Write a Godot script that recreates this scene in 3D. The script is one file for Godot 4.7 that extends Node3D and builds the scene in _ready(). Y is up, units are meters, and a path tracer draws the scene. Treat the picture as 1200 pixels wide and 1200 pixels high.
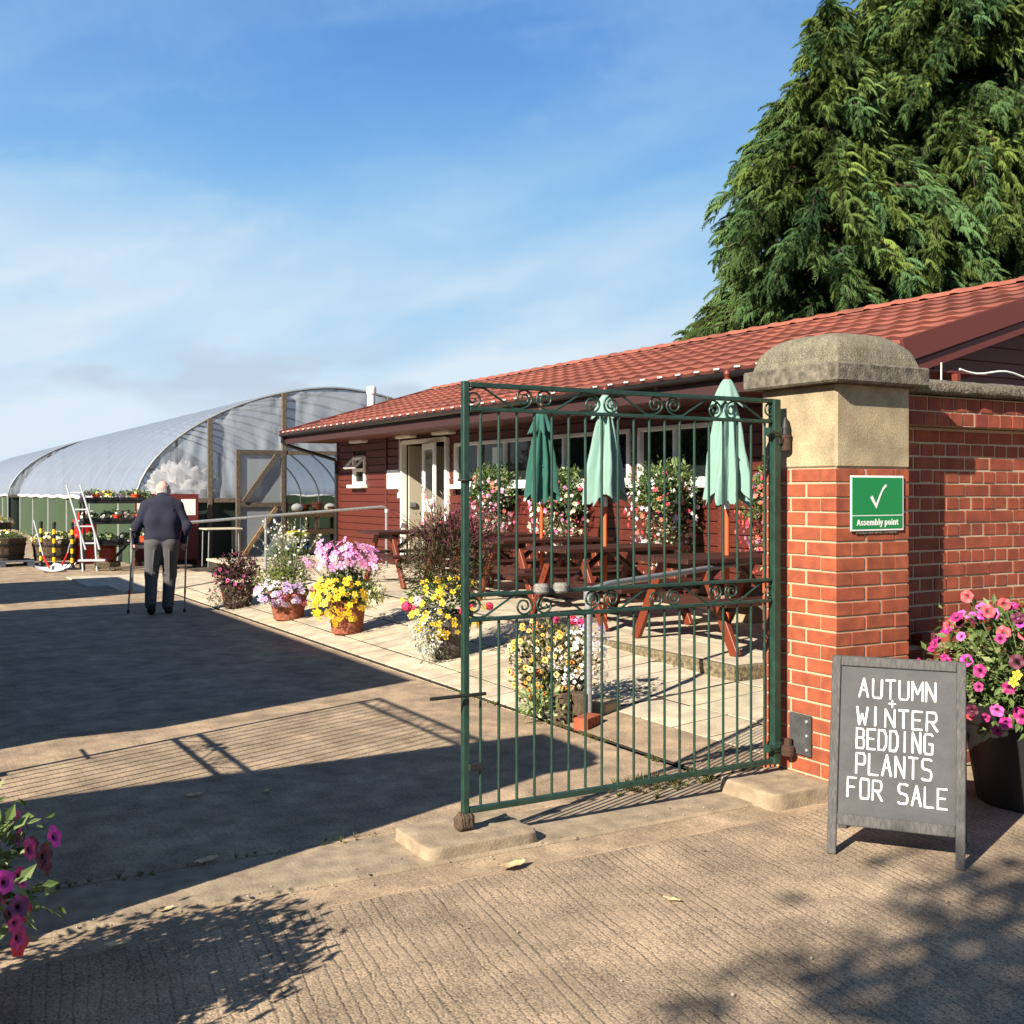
extends Node3D

# ------------------------------------------------------------------ mesh builder
class MB:
	var v := PackedVector3Array()
	var n := PackedVector3Array()
	var c := PackedColorArray()
	var t := PackedVector2Array()
	var i := PackedInt32Array()
	var col := Color(1, 1, 1)
	var x := Transform3D()
	var uvs := 1.0

	func put(p: Vector3, nn: Vector3, uv := Vector2.ZERO) -> int:
		v.append(x * p)
		n.append((x.basis * nn).normalized())
		c.append(col)
		t.append(uv)
		return v.size() - 1

	func tri(a: Vector3, b: Vector3, d: Vector3) -> void:      # counter-clockwise from outside
		var nn := (b - a).cross(d - a).normalized()
		var k := put(a, nn)
		put(b, nn)
		put(d, nn)
		i.append_array(PackedInt32Array([k, k + 2, k + 1]))

	func quad(a: Vector3, b: Vector3, d: Vector3, e: Vector3, u0 := Vector2(0, 0), u1 := Vector2(1, 1)) -> void:
		var nn := (d - a).cross(e - b).normalized()
		var k := put(a, nn, Vector2(u0.x, u1.y))
		put(b, nn, Vector2(u1.x, u1.y))
		put(d, nn, Vector2(u1.x, u0.y))
		put(e, nn, u0)
		i.append_array(PackedInt32Array([k, k + 2, k + 1, k, k + 3, k + 2]))

	func face(pts: Array, mid: Vector3) -> void:                # flat convex face turned away from mid
		var nn: Vector3 = (pts[1] - pts[0]).cross(pts[2] - pts[0]).normalized()
		var cc := Vector3.ZERO
		for p in pts:
			cc += p
		cc /= pts.size()
		var out := nn.dot(cc - mid) > 0.0
		if not out:
			nn = -nn
		var k := v.size()
		for p in pts:
			put(p, nn)
		for q in range(1, pts.size() - 1):
			if out:
				i.append_array(PackedInt32Array([k, k + q + 1, k + q]))
			else:
				i.append_array(PackedInt32Array([k, k + q, k + q + 1]))

	func box(at: Vector3, size: Vector3, bev := 0.0, basis := Basis()) -> void:
		var h := size / 2.0
		if bev <= 0.0:
			var p := []
			for q in 8:
				p.append(at + basis * Vector3(h.x if q & 1 else -h.x, h.y if q & 2 else -h.y, h.z if q & 4 else -h.z))
			for f in [[0, 1, 3, 2], [4, 5, 7, 6], [0, 1, 5, 4], [2, 3, 7, 6], [0, 2, 6, 4], [1, 3, 7, 5]]:
				face([p[f[0]], p[f[1]], p[f[2]], p[f[3]]], at)
			return
		var b := minf(bev, minf(h.x, minf(h.y, h.z)) * 0.9)
		var g := {}
		for q in 8:
			var s := Vector3(1 if q & 1 else -1, 1 if q & 2 else -1, 1 if q & 4 else -1)
			for a in 3:
				var w := h - Vector3(b, b, b)
				w[a] = h[a]
				g[q * 3 + a] = at + basis * (s * w)
		for a in 3:
			var m1 := 1 << ((a + 1) % 3)
			var m2 := 1 << ((a + 2) % 3)
			for s in 2:
				var k := (1 << a) * s
				face([g[k * 3 + a], g[(k | m1) * 3 + a], g[(k | m1 | m2) * 3 + a], g[(k | m2) * 3 + a]], at)
			# edges along axis a
			for e in 4:
				var k2 := (m1 if e & 1 else 0) | (m2 if e & 2 else 0)
				var o := k2 | (1 << a)
				var a1 := (a + 1) % 3
				var a2 := (a + 2) % 3
				face([g[k2 * 3 + a1], g[k2 * 3 + a2], g[o * 3 + a2], g[o * 3 + a1]], at)
		for q in 8:
			face([g[q * 3], g[q * 3 + 1], g[q * 3 + 2]], at)

	func beam(a: Vector3, b: Vector3, w: float, h: float, bev := 0.0, up := Vector3.UP) -> void:   # box from a to b, h along up
		var z := (b - a).normalized()
		var xx := up.cross(z)
		if xx.length() < 0.01:
			xx = Vector3.RIGHT
		xx = xx.normalized()
		box((a + b) / 2.0, Vector3(w, h, (b - a).length()), bev, Basis(xx, z.cross(xx).normalized(), z))

	func tube(pts: Array, r, sides := 8, caps := true, flat := 1.0) -> void:
		var k0 := v.size()
		var z := Vector3.ZERO
		var xx := Vector3.ZERO
		var m := pts.size()
		for q in m:
			var d: Vector3 = (pts[mini(q + 1, m - 1)] - pts[maxi(q - 1, 0)]).normalized()
			if q == 0:
				xx = d.cross(Vector3.UP if absf(d.y) < 0.9 else Vector3.RIGHT).normalized()
			else:
				xx = (xx - d * xx.dot(d)).normalized()
			z = d
			var yy := z.cross(xx)
			var rr: float = r[q] if r is Array else r
			for s in sides:
				var a := TAU * s / sides
				var o := xx * cos(a) + yy * sin(a) * flat
				put(pts[q] + o * rr, o, Vector2(float(s) / sides, float(q)))
		for q in m - 1:
			for s in sides:
				var a0 := k0 + q * sides + s
				var b0 := k0 + q * sides + (s + 1) % sides
				i.append_array(PackedInt32Array([a0, a0 + sides, b0, b0, a0 + sides, b0 + sides]))
		if caps:
			for e in 2:
				var q: int = 0 if e == 0 else m - 1
				var nn: Vector3 = ((pts[0] - pts[1]) if e == 0 else (pts[m - 1] - pts[m - 2])).normalized()
				var kc := put(pts[q], nn)
				for s in sides:
					put(x.affine_inverse() * v[k0 + q * sides + s], nn)
				for s in sides:
					if e == 0:
						i.append_array(PackedInt32Array([kc, kc + 1 + s, kc + 1 + (s + 1) % sides]))
					else:
						i.append_array(PackedInt32Array([kc, kc + 1 + (s + 1) % sides, kc + 1 + s]))

	func lathe(prof: Array, segs := 20, at := Vector3.ZERO) -> void:      # prof: Vector2(r, y) from bottom up, outside
		for q in prof.size() - 1:
			var p0: Vector2 = prof[q]
			var p1: Vector2 = prof[q + 1]
			var d := (p1 - p0).normalized()
			var k0 := v.size()
			for s in segs + 1:
				var a := TAU * s / segs
				var nn := Vector3(cos(a) * d.y, -d.x, sin(a) * d.y)
				put(at + Vector3(cos(a) * p0.x, p0.y, sin(a) * p0.x), nn, Vector2(float(s) / segs, p0.y))
				put(at + Vector3(cos(a) * p1.x, p1.y, sin(a) * p1.x), nn, Vector2(float(s) / segs, p1.y))
			for s in segs:
				var k := k0 + s * 2
				i.append_array(PackedInt32Array([k, k + 2, k + 1, k + 1, k + 2, k + 3]))

	func grid(nu: int, nv: int, f: Callable, flip := false) -> void:      # smooth sheet of f(u, v)
		var k0 := v.size()
		var p := []
		for a in nu + 1:
			for b in nv + 1:
				p.append(f.call(float(a) / nu, float(b) / nv))
		for a in nu + 1:
			for b in nv + 1:
				var du: Vector3 = p[mini(a + 1, nu) * (nv + 1) + b] - p[maxi(a - 1, 0) * (nv + 1) + b]
				var dv: Vector3 = p[a * (nv + 1) + mini(b + 1, nv)] - p[a * (nv + 1) + maxi(b - 1, 0)]
				var nn := du.cross(dv).normalized()
				if nn == Vector3.ZERO:
					nn = Vector3.UP
				put(p[a * (nv + 1) + b], -nn if flip else nn, Vector2(float(a) / nu, float(b) / nv))
		for a in nu:
			for b in nv:
				var k := k0 + a * (nv + 1) + b
				var l := k + nv + 1
				if flip:
					i.append_array(PackedInt32Array([k, l, k + 1, k + 1, l, l + 1]))
				else:
					i.append_array(PackedInt32Array([k, k + 1, l, k + 1, l + 1, l]))

	func mesh() -> ArrayMesh:
		var arr := []
		arr.resize(Mesh.ARRAY_MAX)
		arr[Mesh.ARRAY_VERTEX] = v
		arr[Mesh.ARRAY_NORMAL] = n
		arr[Mesh.ARRAY_COLOR] = c
		arr[Mesh.ARRAY_TEX_UV] = t
		arr[Mesh.ARRAY_INDEX] = i
		var m := ArrayMesh.new()
		m.add_surface_from_arrays(Mesh.PRIMITIVE_TRIANGLES, arr)
		return m

# ------------------------------------------------------------------ naming helpers
var used := {}
var G := {}            # shared textures
var M := {}            # shared materials
var R := RandomNumberGenerator.new()

func numbered(called: String) -> String:
	var k: int = used.get(called, 0)
	used[called] = k + 1
	return called if k == 0 else "%s_%03d" % [called, k]

func tag(o: Node, label: String, category: String, group := "", kind := "") -> void:
	o.set_meta("label", label)
	o.set_meta("category", category)
	if group:
		o.set_meta("group", group)
	if kind:
		o.set_meta("kind", kind)

func thing(called: String, label: String, category: String, at := Vector3.ZERO, yaw := 0.0, group := "", kind := "") -> Node3D:
	var o := Node3D.new()
	o.name = numbered(called)
	o.position = at
	o.rotation.y = yaw
	add_child(o)
	tag(o, label, category, group, kind)
	return o

func part(parent: Node, called: String, what, mat: Material, at := Vector3.ZERO, label := "") -> MeshInstance3D:
	var o := MeshInstance3D.new()
	var key := str(parent.get_instance_id()) + called
	var k: int = used.get(key, 0)
	used[key] = k + 1
	o.name = called if k == 0 else "%s_%03d" % [called, k]
	o.mesh = what.mesh() if what is MB else what
	o.material_override = mat
	o.position = at
	parent.add_child(o, true)
	if label:
		o.set_meta("label", label)
	return o

func solo(called: String, label: String, category: String, what, mat: Material, at := Vector3.ZERO, group := "", kind := "") -> MeshInstance3D:
	var o := MeshInstance3D.new()
	o.name = numbered(called)
	o.mesh = what.mesh() if what is MB else what
	o.material_override = mat
	o.position = at
	add_child(o)
	tag(o, label, category, group, kind)
	return o

func copy_of(o: Node3D, label: String, at: Vector3, yaw := 0.0, group := "") -> Node3D:
	var base := str(o.name).get_slice("_0", 0)
	var d: Node3D = o.duplicate()
	d.name = numbered(base)
	add_child(d)
	d.position = at
	d.rotation.y = yaw
	d.set_meta("label", label)
	if group:
		d.set_meta("group", group)
	return d

func scatter(parent: Node, called: String, mesh: Mesh, mat: Material, xf: Array, cols: Array, stuff := true) -> MultiMeshInstance3D:
	var mm := MultiMesh.new()
	mm.transform_format = MultiMesh.TRANSFORM_3D
	mm.use_colors = true
	mm.mesh = mesh
	mm.instance_count = xf.size()
	for k in xf.size():
		mm.set_instance_transform(k, xf[k])
		mm.set_instance_color(k, cols[k % cols.size()] if cols.size() != xf.size() else cols[k])
	var o := MultiMeshInstance3D.new()
	var key := str(parent.get_instance_id()) + called
	var kk: int = used.get(key, 0)
	used[key] = kk + 1
	o.name = called if kk == 0 else "%s_%03d" % [called, kk]
	o.multimesh = mm
	o.material_override = mat
	parent.add_child(o, true)
	if stuff:
		o.set_meta("kind", "stuff")
	return o

# ------------------------------------------------------------------ textures and materials
func noise_tex(seed_: int, freq: float, oct: int, lo: float, hi: float, size := 512, bump := false, type := FastNoiseLite.TYPE_SIMPLEX_SMOOTH) -> Texture2D:
	var f := FastNoiseLite.new()
	f.seed = seed_
	f.noise_type = type
	f.frequency = freq
	f.fractal_octaves = oct
	var im := f.get_seamless_image(size, size)
	if not bump:
		im.convert(Image.FORMAT_L8)
		var d := im.get_data()
		var o := PackedByteArray()
		o.resize(d.size() * 3)
		for k in d.size():
			var g := int(lerpf(lo, hi, d[k] / 255.0) * 255.0)
			o[k * 3] = g
			o[k * 3 + 1] = g
			o[k * 3 + 2] = g
		im = Image.create_from_data(size, size, false, Image.FORMAT_RGB8, o)
	else:
		im.convert(Image.FORMAT_RGB8)
	return ImageTexture.create_from_image(im)

func mat(key: String, color: Color, rough := 0.8, tex = null, scale := Vector3.ONE, bump = null, cm := 0.0, detail = null, dscale := Vector3.ONE) -> StandardMaterial3D:
	var m := StandardMaterial3D.new()
	m.resource_name = key
	m.albedo_color = color
	m.roughness = rough
	m.vertex_color_use_as_albedo = true
	m.cull_mode = BaseMaterial3D.CULL_DISABLED
	if tex:
		m.albedo_texture = tex
		m.uv1_triplanar = true
		m.uv1_world_triplanar = true
		m.uv1_scale = scale
	if bump:
		m.heightmap_enabled = true
		m.heightmap_texture = bump
		m.heightmap_scale = cm
		m.uv1_triplanar = true
		m.uv1_world_triplanar = true
		m.uv1_scale = scale
	if detail:
		m.detail_enabled = true
		m.detail_albedo = detail
		m.detail_blend_mode = BaseMaterial3D.BLEND_MODE_MUL
		m.detail_uv_layer = BaseMaterial3D.DETAIL_UV_2
		m.uv2_triplanar = true
		m.uv2_world_triplanar = true
		m.uv2_scale = dscale
	M[key] = m
	return m

func make_materials() -> void:
	G.fine = noise_tex(1, 0.06, 4, 0.82, 1.0)
	G.speck = noise_tex(2, 0.25, 2, 0.7, 1.0)
	G.coarse = noise_tex(3, 0.012, 4, 0.72, 1.0)
	G.strong = noise_tex(4, 0.02, 5, 0.45, 1.0)
	G.bfine = noise_tex(5, 0.12, 3, 0, 1, 512, true)
	G.bcoarse = noise_tex(6, 0.04, 5, 0, 1, 512, true)
	G.cell = noise_tex(7, 0.05, 2, 0.6, 1.0, 512, false, FastNoiseLite.TYPE_CELLULAR)
	mat("brick", Color(0.76, 0.385, 0.245), 0.85, G.fine, Vector3(3, 3, 3), G.bfine, 0.12, G.coarse, Vector3(1.1, 1.1, 1.1))
	mat("wall brick", Color(0.69, 0.335, 0.22), 0.88, G.fine, Vector3(3, 3, 3), G.bfine, 0.15, G.coarse, Vector3(0.8, 0.8, 0.8))
	mat("mortar", Color(0.84, 0.75, 0.61), 0.95, G.speck, Vector3(4, 4, 4), G.bfine, 0.25)
	mat("render", Color(0.79, 0.71, 0.56), 0.95, G.fine, Vector3(2, 2, 2), G.bfine, 0.2, G.coarse, Vector3(0.6, 0.6, 0.6))
	mat("cap", Color(0.63, 0.59, 0.51), 0.95, G.speck, Vector3(3, 3, 3), G.bcoarse, 0.3, G.strong, Vector3(1.2, 1.2, 1.2))
	mat("dome", Color(0.74, 0.70, 0.58), 0.95, G.strong, Vector3(7, 7, 7), G.bcoarse, 0.7, G.coarse, Vector3(1.6, 1.6, 1.6))
	mat("coping", Color(0.55, 0.51, 0.43), 0.95, G.strong, Vector3(3, 3, 3), G.bcoarse, 0.9)
	mat("gate green", Color(0.165, 0.30, 0.245), 0.42, G.fine, Vector3(4, 4, 4), null, 0.0, G.coarse, Vector3(2, 2, 2))
	mat("dark iron", Color(0.16, 0.15, 0.14), 0.6, G.strong, Vector3(6, 6, 6))
	mat("rust", Color(0.36, 0.24, 0.18), 0.85, G.strong, Vector3(8, 8, 8), G.bfine, 0.2)
	mat("galvanised", Color(0.64, 0.65, 0.65), 0.42, G.coarse, Vector3(4, 4, 4)).metallic = 0.25
	mat("aluminium", Color(0.78, 0.79, 0.80), 0.35).metallic = 0.3
	mat("slab", Color(0.93, 0.86, 0.74), 0.92, G.fine, Vector3(2, 2, 2), G.bfine, 0.12, G.coarse, Vector3(0.5, 0.5, 0.5))
	mat("slab joint", Color(0.27, 0.23, 0.17), 0.95, G.strong, Vector3(3, 3, 3))
	mat("step edge", Color(0.58, 0.52, 0.40), 0.95, G.strong, Vector3(2, 2, 2), G.bcoarse, 0.4)
	mat("block", Color(0.78, 0.69, 0.565), 0.95, G.speck, Vector3(2.5, 2.5, 2.5), G.bcoarse, 0.16, G.coarse, Vector3(1.1, 1.1, 1.1))
	mat("drive", Color(0.80, 0.70, 0.575), 0.93, G.speck, Vector3(1.6, 1.6, 1.6), G.bcoarse, 0.35, G.coarse, Vector3(0.28, 0.28, 0.28))
	mat("earth", Color(0.44, 0.38, 0.30), 0.97, G.strong, Vector3(0.2, 0.2, 0.2), null, 0.0, G.speck, Vector3(1, 1, 1))
	mat("plank", Color(0.475, 0.205, 0.15), 0.55, G.strong, Vector3(2.5, 14, 0.7), G.bfine, 0.06)
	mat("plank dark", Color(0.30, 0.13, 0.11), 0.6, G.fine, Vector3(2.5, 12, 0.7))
	mat("bargeboard", Color(0.42, 0.19, 0.15), 0.6, G.fine, Vector3(2, 2, 2))
	mat("bench wood", Color(0.31, 0.15, 0.105), 0.5, G.strong, Vector3(0.8, 9, 9), G.bfine, 0.06)
	mat("bench orange", Color(0.47, 0.20, 0.105), 0.5, G.fine, Vector3(1, 6, 6))
	mat("roof", Color(0.75, 0.425, 0.335), 0.85, G.speck, Vector3(2, 2, 2), null, 0.0, G.coarse, Vector3(0.3, 0.3, 0.3))
	mat("gutter", Color(0.12, 0.12, 0.13), 0.35)
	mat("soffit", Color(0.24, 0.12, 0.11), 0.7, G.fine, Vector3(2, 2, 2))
	mat("white", Color(0.90, 0.89, 0.86), 0.35)
	mat("lamp white", Color(0.82, 0.80, 0.74), 0.5)
	mat("paper", Color(0.92, 0.91, 0.88), 0.7)
	mat("cream", Color(0.74, 0.70, 0.60), 0.6)
	mat("tan panel", Color(0.52, 0.46, 0.38), 0.6)
	mat("inside", Color(0.24, 0.22, 0.20), 0.9)
	mat("fabric pale", Color(0.51, 0.65, 0.595), 0.85, G.fine, Vector3(20, 20, 20)).rim_enabled = true
	mat("fabric dark", Color(0.12, 0.35, 0.30), 0.85, G.fine, Vector3(20, 20, 20)).rim_enabled = true
	mat("pole wood", Color(0.72, 0.34, 0.16), 0.5)
	mat("board grey", Color(0.33, 0.33, 0.33), 0.7, G.fine, Vector3(6, 2, 6), G.bfine, 0.05, G.coarse, Vector3(1.5, 1.5, 1.5))
	mat("board frame", Color(0.40, 0.39, 0.38), 0.75, G.strong, Vector3(14, 1.5, 14), G.bfine, 0.08)
	mat("chalk", Color(0.95, 0.95, 0.93), 0.8)
	mat("sign green", Color(0.05, 0.49, 0.24), 0.35)
	mat("terracotta", Color(0.72, 0.42, 0.29), 0.85, G.strong, Vector3(2, 2, 2), G.bfine, 0.1)
	mat("grey pot", Color(0.38, 0.35, 0.31), 0.85, G.strong, Vector3(3, 3, 3))
	mat("black pot", Color(0.10, 0.10, 0.10), 0.5)
	mat("old wood", Color(0.42, 0.34, 0.26), 0.9, G.strong, Vector3(3, 1, 3), G.bcoarse, 0.6)
	mat("pale timber", Color(0.70, 0.55, 0.38), 0.75, G.strong, Vector3(4, 1, 4))
	mat("grey timber", Color(0.50, 0.44, 0.37), 0.85, G.strong, Vector3(4, 1, 4))
	mat("soil", Color(0.13, 0.10, 0.08), 1.0)
	mat("orange plastic", Color(0.85, 0.30, 0.12), 0.5)
	mat("red plastic", Color(0.72, 0.10, 0.07), 0.4)
	mat("yellow", Color(0.93, 0.72, 0.05), 0.5)
	mat("black", Color(0.05, 0.05, 0.05), 0.6)
	mat("dry leaf", Color(0.80, 0.68, 0.50), 0.9)
	mat("maroon", Color(0.40, 0.13, 0.10), 0.6)
	mat("skirt green", Color(0.22, 0.30, 0.17), 0.6, G.fine, Vector3(3, 0.5, 3))
	var lf := mat("leaf", Color(1, 1, 1), 0.65)
	lf.metallic_specular = 0.3
	lf.backlight_enabled = true
	lf.backlight = Color(0.45, 0.5, 0.25)
	var pt := mat("petal", Color(1, 1, 1), 0.65)
	pt.backlight_enabled = true
	pt.backlight = Color(0.5, 0.5, 0.5)
	mat("needle", Color(1, 1, 1), 0.8).metallic_specular = 0.15
	mat("bark", Color(0.33, 0.24, 0.18), 0.95, G.strong, Vector3(3, 0.8, 3), G.bcoarse, 1.5)
	mat("cloth", Color(1, 1, 1), 0.95, G.fine, Vector3(8, 8, 8))
	mat("skin", Color(1, 1, 1), 0.55)
	var gl := mat("glass", Color(0.45, 0.5, 0.5, 0.04), 0.03)
	gl.metallic_specular = 0.28
	gl.transparency = BaseMaterial3D.TRANSPARENCY_ALPHA
	var fm := mat("film side", Color(0.64, 0.68, 0.74, 0.76), 0.4)
	fm.backlight_enabled = true
	fm.backlight = Color(0.9, 0.9, 0.9)
	fm.transparency = BaseMaterial3D.TRANSPARENCY_ALPHA
	var fe := mat("film end", Color(0.66, 0.68, 0.70, 0.70), 0.4)
	fe.backlight_enabled = true
	fe.backlight = Color(0.7, 0.7, 0.7)
	var fc := mat("film end clear", Color(0.70, 0.72, 0.74, 0.34), 0.4)
	fc.transparency = BaseMaterial3D.TRANSPARENCY_ALPHA
	mat("fleece", Color(0.97, 0.95, 0.93), 0.9)
	fe.transparency = BaseMaterial3D.TRANSPARENCY_ALPHA

# ------------------------------------------------------------------ setting
func sky_texture() -> Texture2D:
	var w := 1536
	var h := 768
	var im := Image.create(w, h, false, Image.FORMAT_RGB8)
	var f := FastNoiseLite.new()
	f.seed = 21
	f.frequency = 1.0
	f.fractal_octaves = 5
	f.domain_warp_enabled = true
	f.domain_warp_amplitude = 0.35
	f.domain_warp_frequency = 1.3
	var f2 := FastNoiseLite.new()
	f2.seed = 5
	f2.frequency = 1.0
	f2.fractal_octaves = 5
	var stops := [[0.0, Color(0.83, 0.91, 0.97)], [4.0, Color(0.78, 0.89, 0.97)], [9.0, Color(0.64, 0.82, 0.96)], [15.0, Color(0.52, 0.74, 0.94)], [21.0, Color(0.41, 0.63, 0.89)], [27.0, Color(0.33, 0.55, 0.83)], [50.0, Color(0.25, 0.38, 0.57)], [90.0, Color(0.20, 0.29, 0.44)]]
	for y in h:
		var el := 90.0 - (y + 0.5) / h * 180.0
		var base := Color(0.80, 0.86, 0.90)
		if el > 0.0:
			for k in stops.size() - 1:
				if el >= stops[k][0] and el <= stops[k + 1][0]:
					base = stops[k][1].lerp(stops[k + 1][1], (el - stops[k][0]) / (stops[k + 1][0] - stops[k][0]))
		if el < -1.0:
			im.fill_rect(Rect2i(0, y, w, 1), Color(0.52, 0.50, 0.46))
			continue
		for xx in w:
			var az := wrapf(float(xx) / w * TAU, -PI, PI)
			var d := Vector3(sin(az) * cos(deg_to_rad(el)), sin(deg_to_rad(el)), -cos(az) * cos(deg_to_rad(el)))
			# thin streaks that rise slowly to one side, thicker towards the horizon
			var s := f.get_noise_3d(d.x * 1.5 + 3.1, d.y * 5.0 - d.x * 1.2 + d.z * 0.6, d.z * 1.5)
			var veil := smoothstep(-0.3, 0.62, s + 0.34 * exp(-el / 10.0) - 0.05) * (0.16 + 0.50 * exp(-el / 14.0))
			var rel := wrapf(rad_to_deg(az) - 30.0, -180.0, 180.0)
			var fib := clampf(0.62 + 1.1 * f2.get_noise_3d(d.x * 2.2 + 0.4 * d.y, d.y * 9.0 - (d.x * 0.866 + d.z * 0.5) * 2.6, d.z * 2.2), 0.0, 1.2)
			for bnd in [[10.2, 0.28, 2.6, 0.50], [6.5, 0.20, 2.4, 0.50], [15.5, 0.22, 2.0, 0.16]]:
				var mid: float = bnd[0] + bnd[1] * 60.0 * sin(deg_to_rad(rel)) * 0.95
				veil += bnd[3] * exp(-pow((el - mid) / bnd[2], 2.0)) * fib
			veil += 0.80 * exp(-pow((el - 8.0) / 5.0, 2.0)) * (0.5 - 0.5 * sin(deg_to_rad(rel * 2.2 + 25.0))) * fib
			var c := base.lerp(Color(0.89, 0.94, 0.985), clampf(veil, 0.0, 0.88))
			if el > 1.0 and el < 11.0:
				var q := f2.get_noise_3d(d.x * 5.0, d.y * 17.0, d.z * 5.0)
				var band := exp(-pow((el - 5.6) / 1.5, 2.0))
				var cl := smoothstep(0.08, 0.33, q) * band
				c = c.lerp(Color(0.77, 0.83, 0.90), cl * 0.85)
			im.set_pixel(xx, y, c)
	return ImageTexture.create_from_image(im)

func yard_textures() -> Array:
	var s := 1024
	var f := FastNoiseLite.new()
	f.noise_type = FastNoiseLite.TYPE_SIMPLEX_SMOOTH
	f.seed = 31
	f.frequency = 0.004
	f.fractal_octaves = 3
	var warp := f.get_seamless_image(s, s).get_data()
	f.seed = 32
	f.frequency = 0.05
	f.fractal_octaves = 3
	var jag := f.get_seamless_image(s, s).get_data()
	f.seed = 33
	f.frequency = 0.22
	f.fractal_octaves = 2
	var grain := f.get_seamless_image(s, s).get_data()
	f.seed = 34
	f.frequency = 0.012
	f.fractal_octaves = 4
	var blot := f.get_seamless_image(s, s).get_data()
	f.seed = 35
	f.frequency = 0.09
	f.fractal_octaves = 3
	var fine := f.get_seamless_image(s, s).get_data()
	var rk := RandomNumberGenerator.new()
	rk.seed = 36
	var rib := []
	for q in 62:
		rib.append(Vector2(pow(rk.randf(), 1.6), rk.randf_range(0.08, 0.24)))
	var hb := PackedByteArray()
	hb.resize(s * s * 3)
	var cb := PackedByteArray()
	cb.resize(s * s * 3)
	var db := PackedByteArray()
	db.resize(s * s * 3)
	for y in s:
		for xx in s:
			var k := y * s + xx
			var ks := (absi(y - s / 2) / 3) * s + xx
			var w: float = warp[k] / 255.0 - 0.5
			var j: float = jag[ks] / 255.0 - 0.5
			var fi: float = fine[k] / 255.0 - 0.5
			var g: float = grain[k] / 255.0 - 0.5
			var b: float = blot[k] / 255.0
			var ph: float = (float(xx) / s * 62.0) + w * 0.40 + j * 0.22 + (fine[k] / 255.0 - 0.5) * 0.22
			var rr: float = ph - floorf(ph)
			# a tamped ridge: long slope, ragged groove; some stretches worn nearly flat
			var amp := clampf(0.25 + 1.1 * smoothstep(0.3, 0.62, warp[(k * 3 + 7919) % (s * s)] / 255.0 * 0.5 + b * 0.5), 0.1, 1.0)
			var rb: Vector2 = rib[posmod(int(floorf(ph)), 62)]
			var groove := smoothstep(0.0, rb.y + 0.10 * j, rr) * smoothstep(1.0, 0.84, rr)
			amp = clampf(amp * 0.5 + rb.x * 0.8, 0.05, 1.15)
			var hgt := 0.55 + (groove - 0.7) * 0.32 * amp + fi * 0.24 + g * 0.34
			var hv := int(clampf(hgt, 0.0, 1.0) * 255.0)
			hb[k * 3] = hv
			hb[k * 3 + 1] = hv
			hb[k * 3 + 2] = hv
			var tone := 0.86 + 0.13 * (b - 0.5) * 1.6 + fi * 0.26 + g * 0.50 - (1.0 - groove) * 0.20 * amp
			if grain[k] > 214:
				tone += 0.20
			if grain[k] < 44:
				tone -= 0.22
			tone = clampf(tone, 0.3, 1.0)
			var t2 := clampf(0.86 + 0.26 * (b - 0.5) + fi * 0.20 + g * 0.42 - (1.0 - groove) * 0.045 * amp, 0.3, 1.0)
			db[k * 3] = int(t2 * 255.0)
			db[k * 3 + 1] = int(t2 * 252.0)
			db[k * 3 + 2] = int(t2 * 248.0)
			cb[k * 3] = int(tone * 255.0)
			cb[k * 3 + 1] = int(tone * 252.0)
			cb[k * 3 + 2] = int(tone * 248.0)
	return [ImageTexture.create_from_image(Image.create_from_data(s, s, false, Image.FORMAT_RGB8, cb)), ImageTexture.create_from_image(Image.create_from_data(s, s, false, Image.FORMAT_RGB8, hb)), ImageTexture.create_from_image(Image.create_from_data(s, s, false, Image.FORMAT_RGB8, db))]

func low(xx: float, z: float) -> float:          # height of the lower paving
	var k := 0.075 + 0.067 * clampf((-6.3 - z) / 2.6, 0.0, 1.0)
	return 0.015 + clampf(xx - 3.9, 0.0, 1.75) * k

const TERRACE := 0.25

func slab(parent: Node, x0: float, x1: float, z0: float, z1: float, flat: bool) -> void:
	var m := MB.new()
	var cx := (x0 + x1) / 2.0
	var cz := (z0 + z1) / 2.0
	var y := TERRACE if flat else low(cx, cz)
	var b := Basis()
	if not flat:
		var dx := (low(x1, cz) - low(x0, cz)) / (x1 - x0)
		var dz := (low(cx, z1) - low(cx, z0)) / (z1 - z0)
		b = Basis(Vector3(1, dx, 0).normalized(), Vector3(-dx, 1, -dz).normalized(), Vector3(0, dz, 1).normalized()).orthonormalized()
	b = b * Basis.from_euler(Vector3(R.randfn(0, 0.004), R.randfn(0, 0.004), R.randfn(0, 0.004)))
	var tone := 1.0 + R.randfn(0, 0.055)
	m.col = Color(tone, tone * R.randf_range(0.97, 1.01), tone * R.randf_range(0.93, 1.0))
	m.box(Vector3.ZERO, Vector3(absf(x1 - x0) - 0.017, 0.045, absf(z1 - z0) - 0.017), 0.004, b)
	part(parent, "paving_slab", m, M.slab, Vector3(cx, y - 0.0225 + R.randf_range(-0.002, 0.002), cz))

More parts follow.
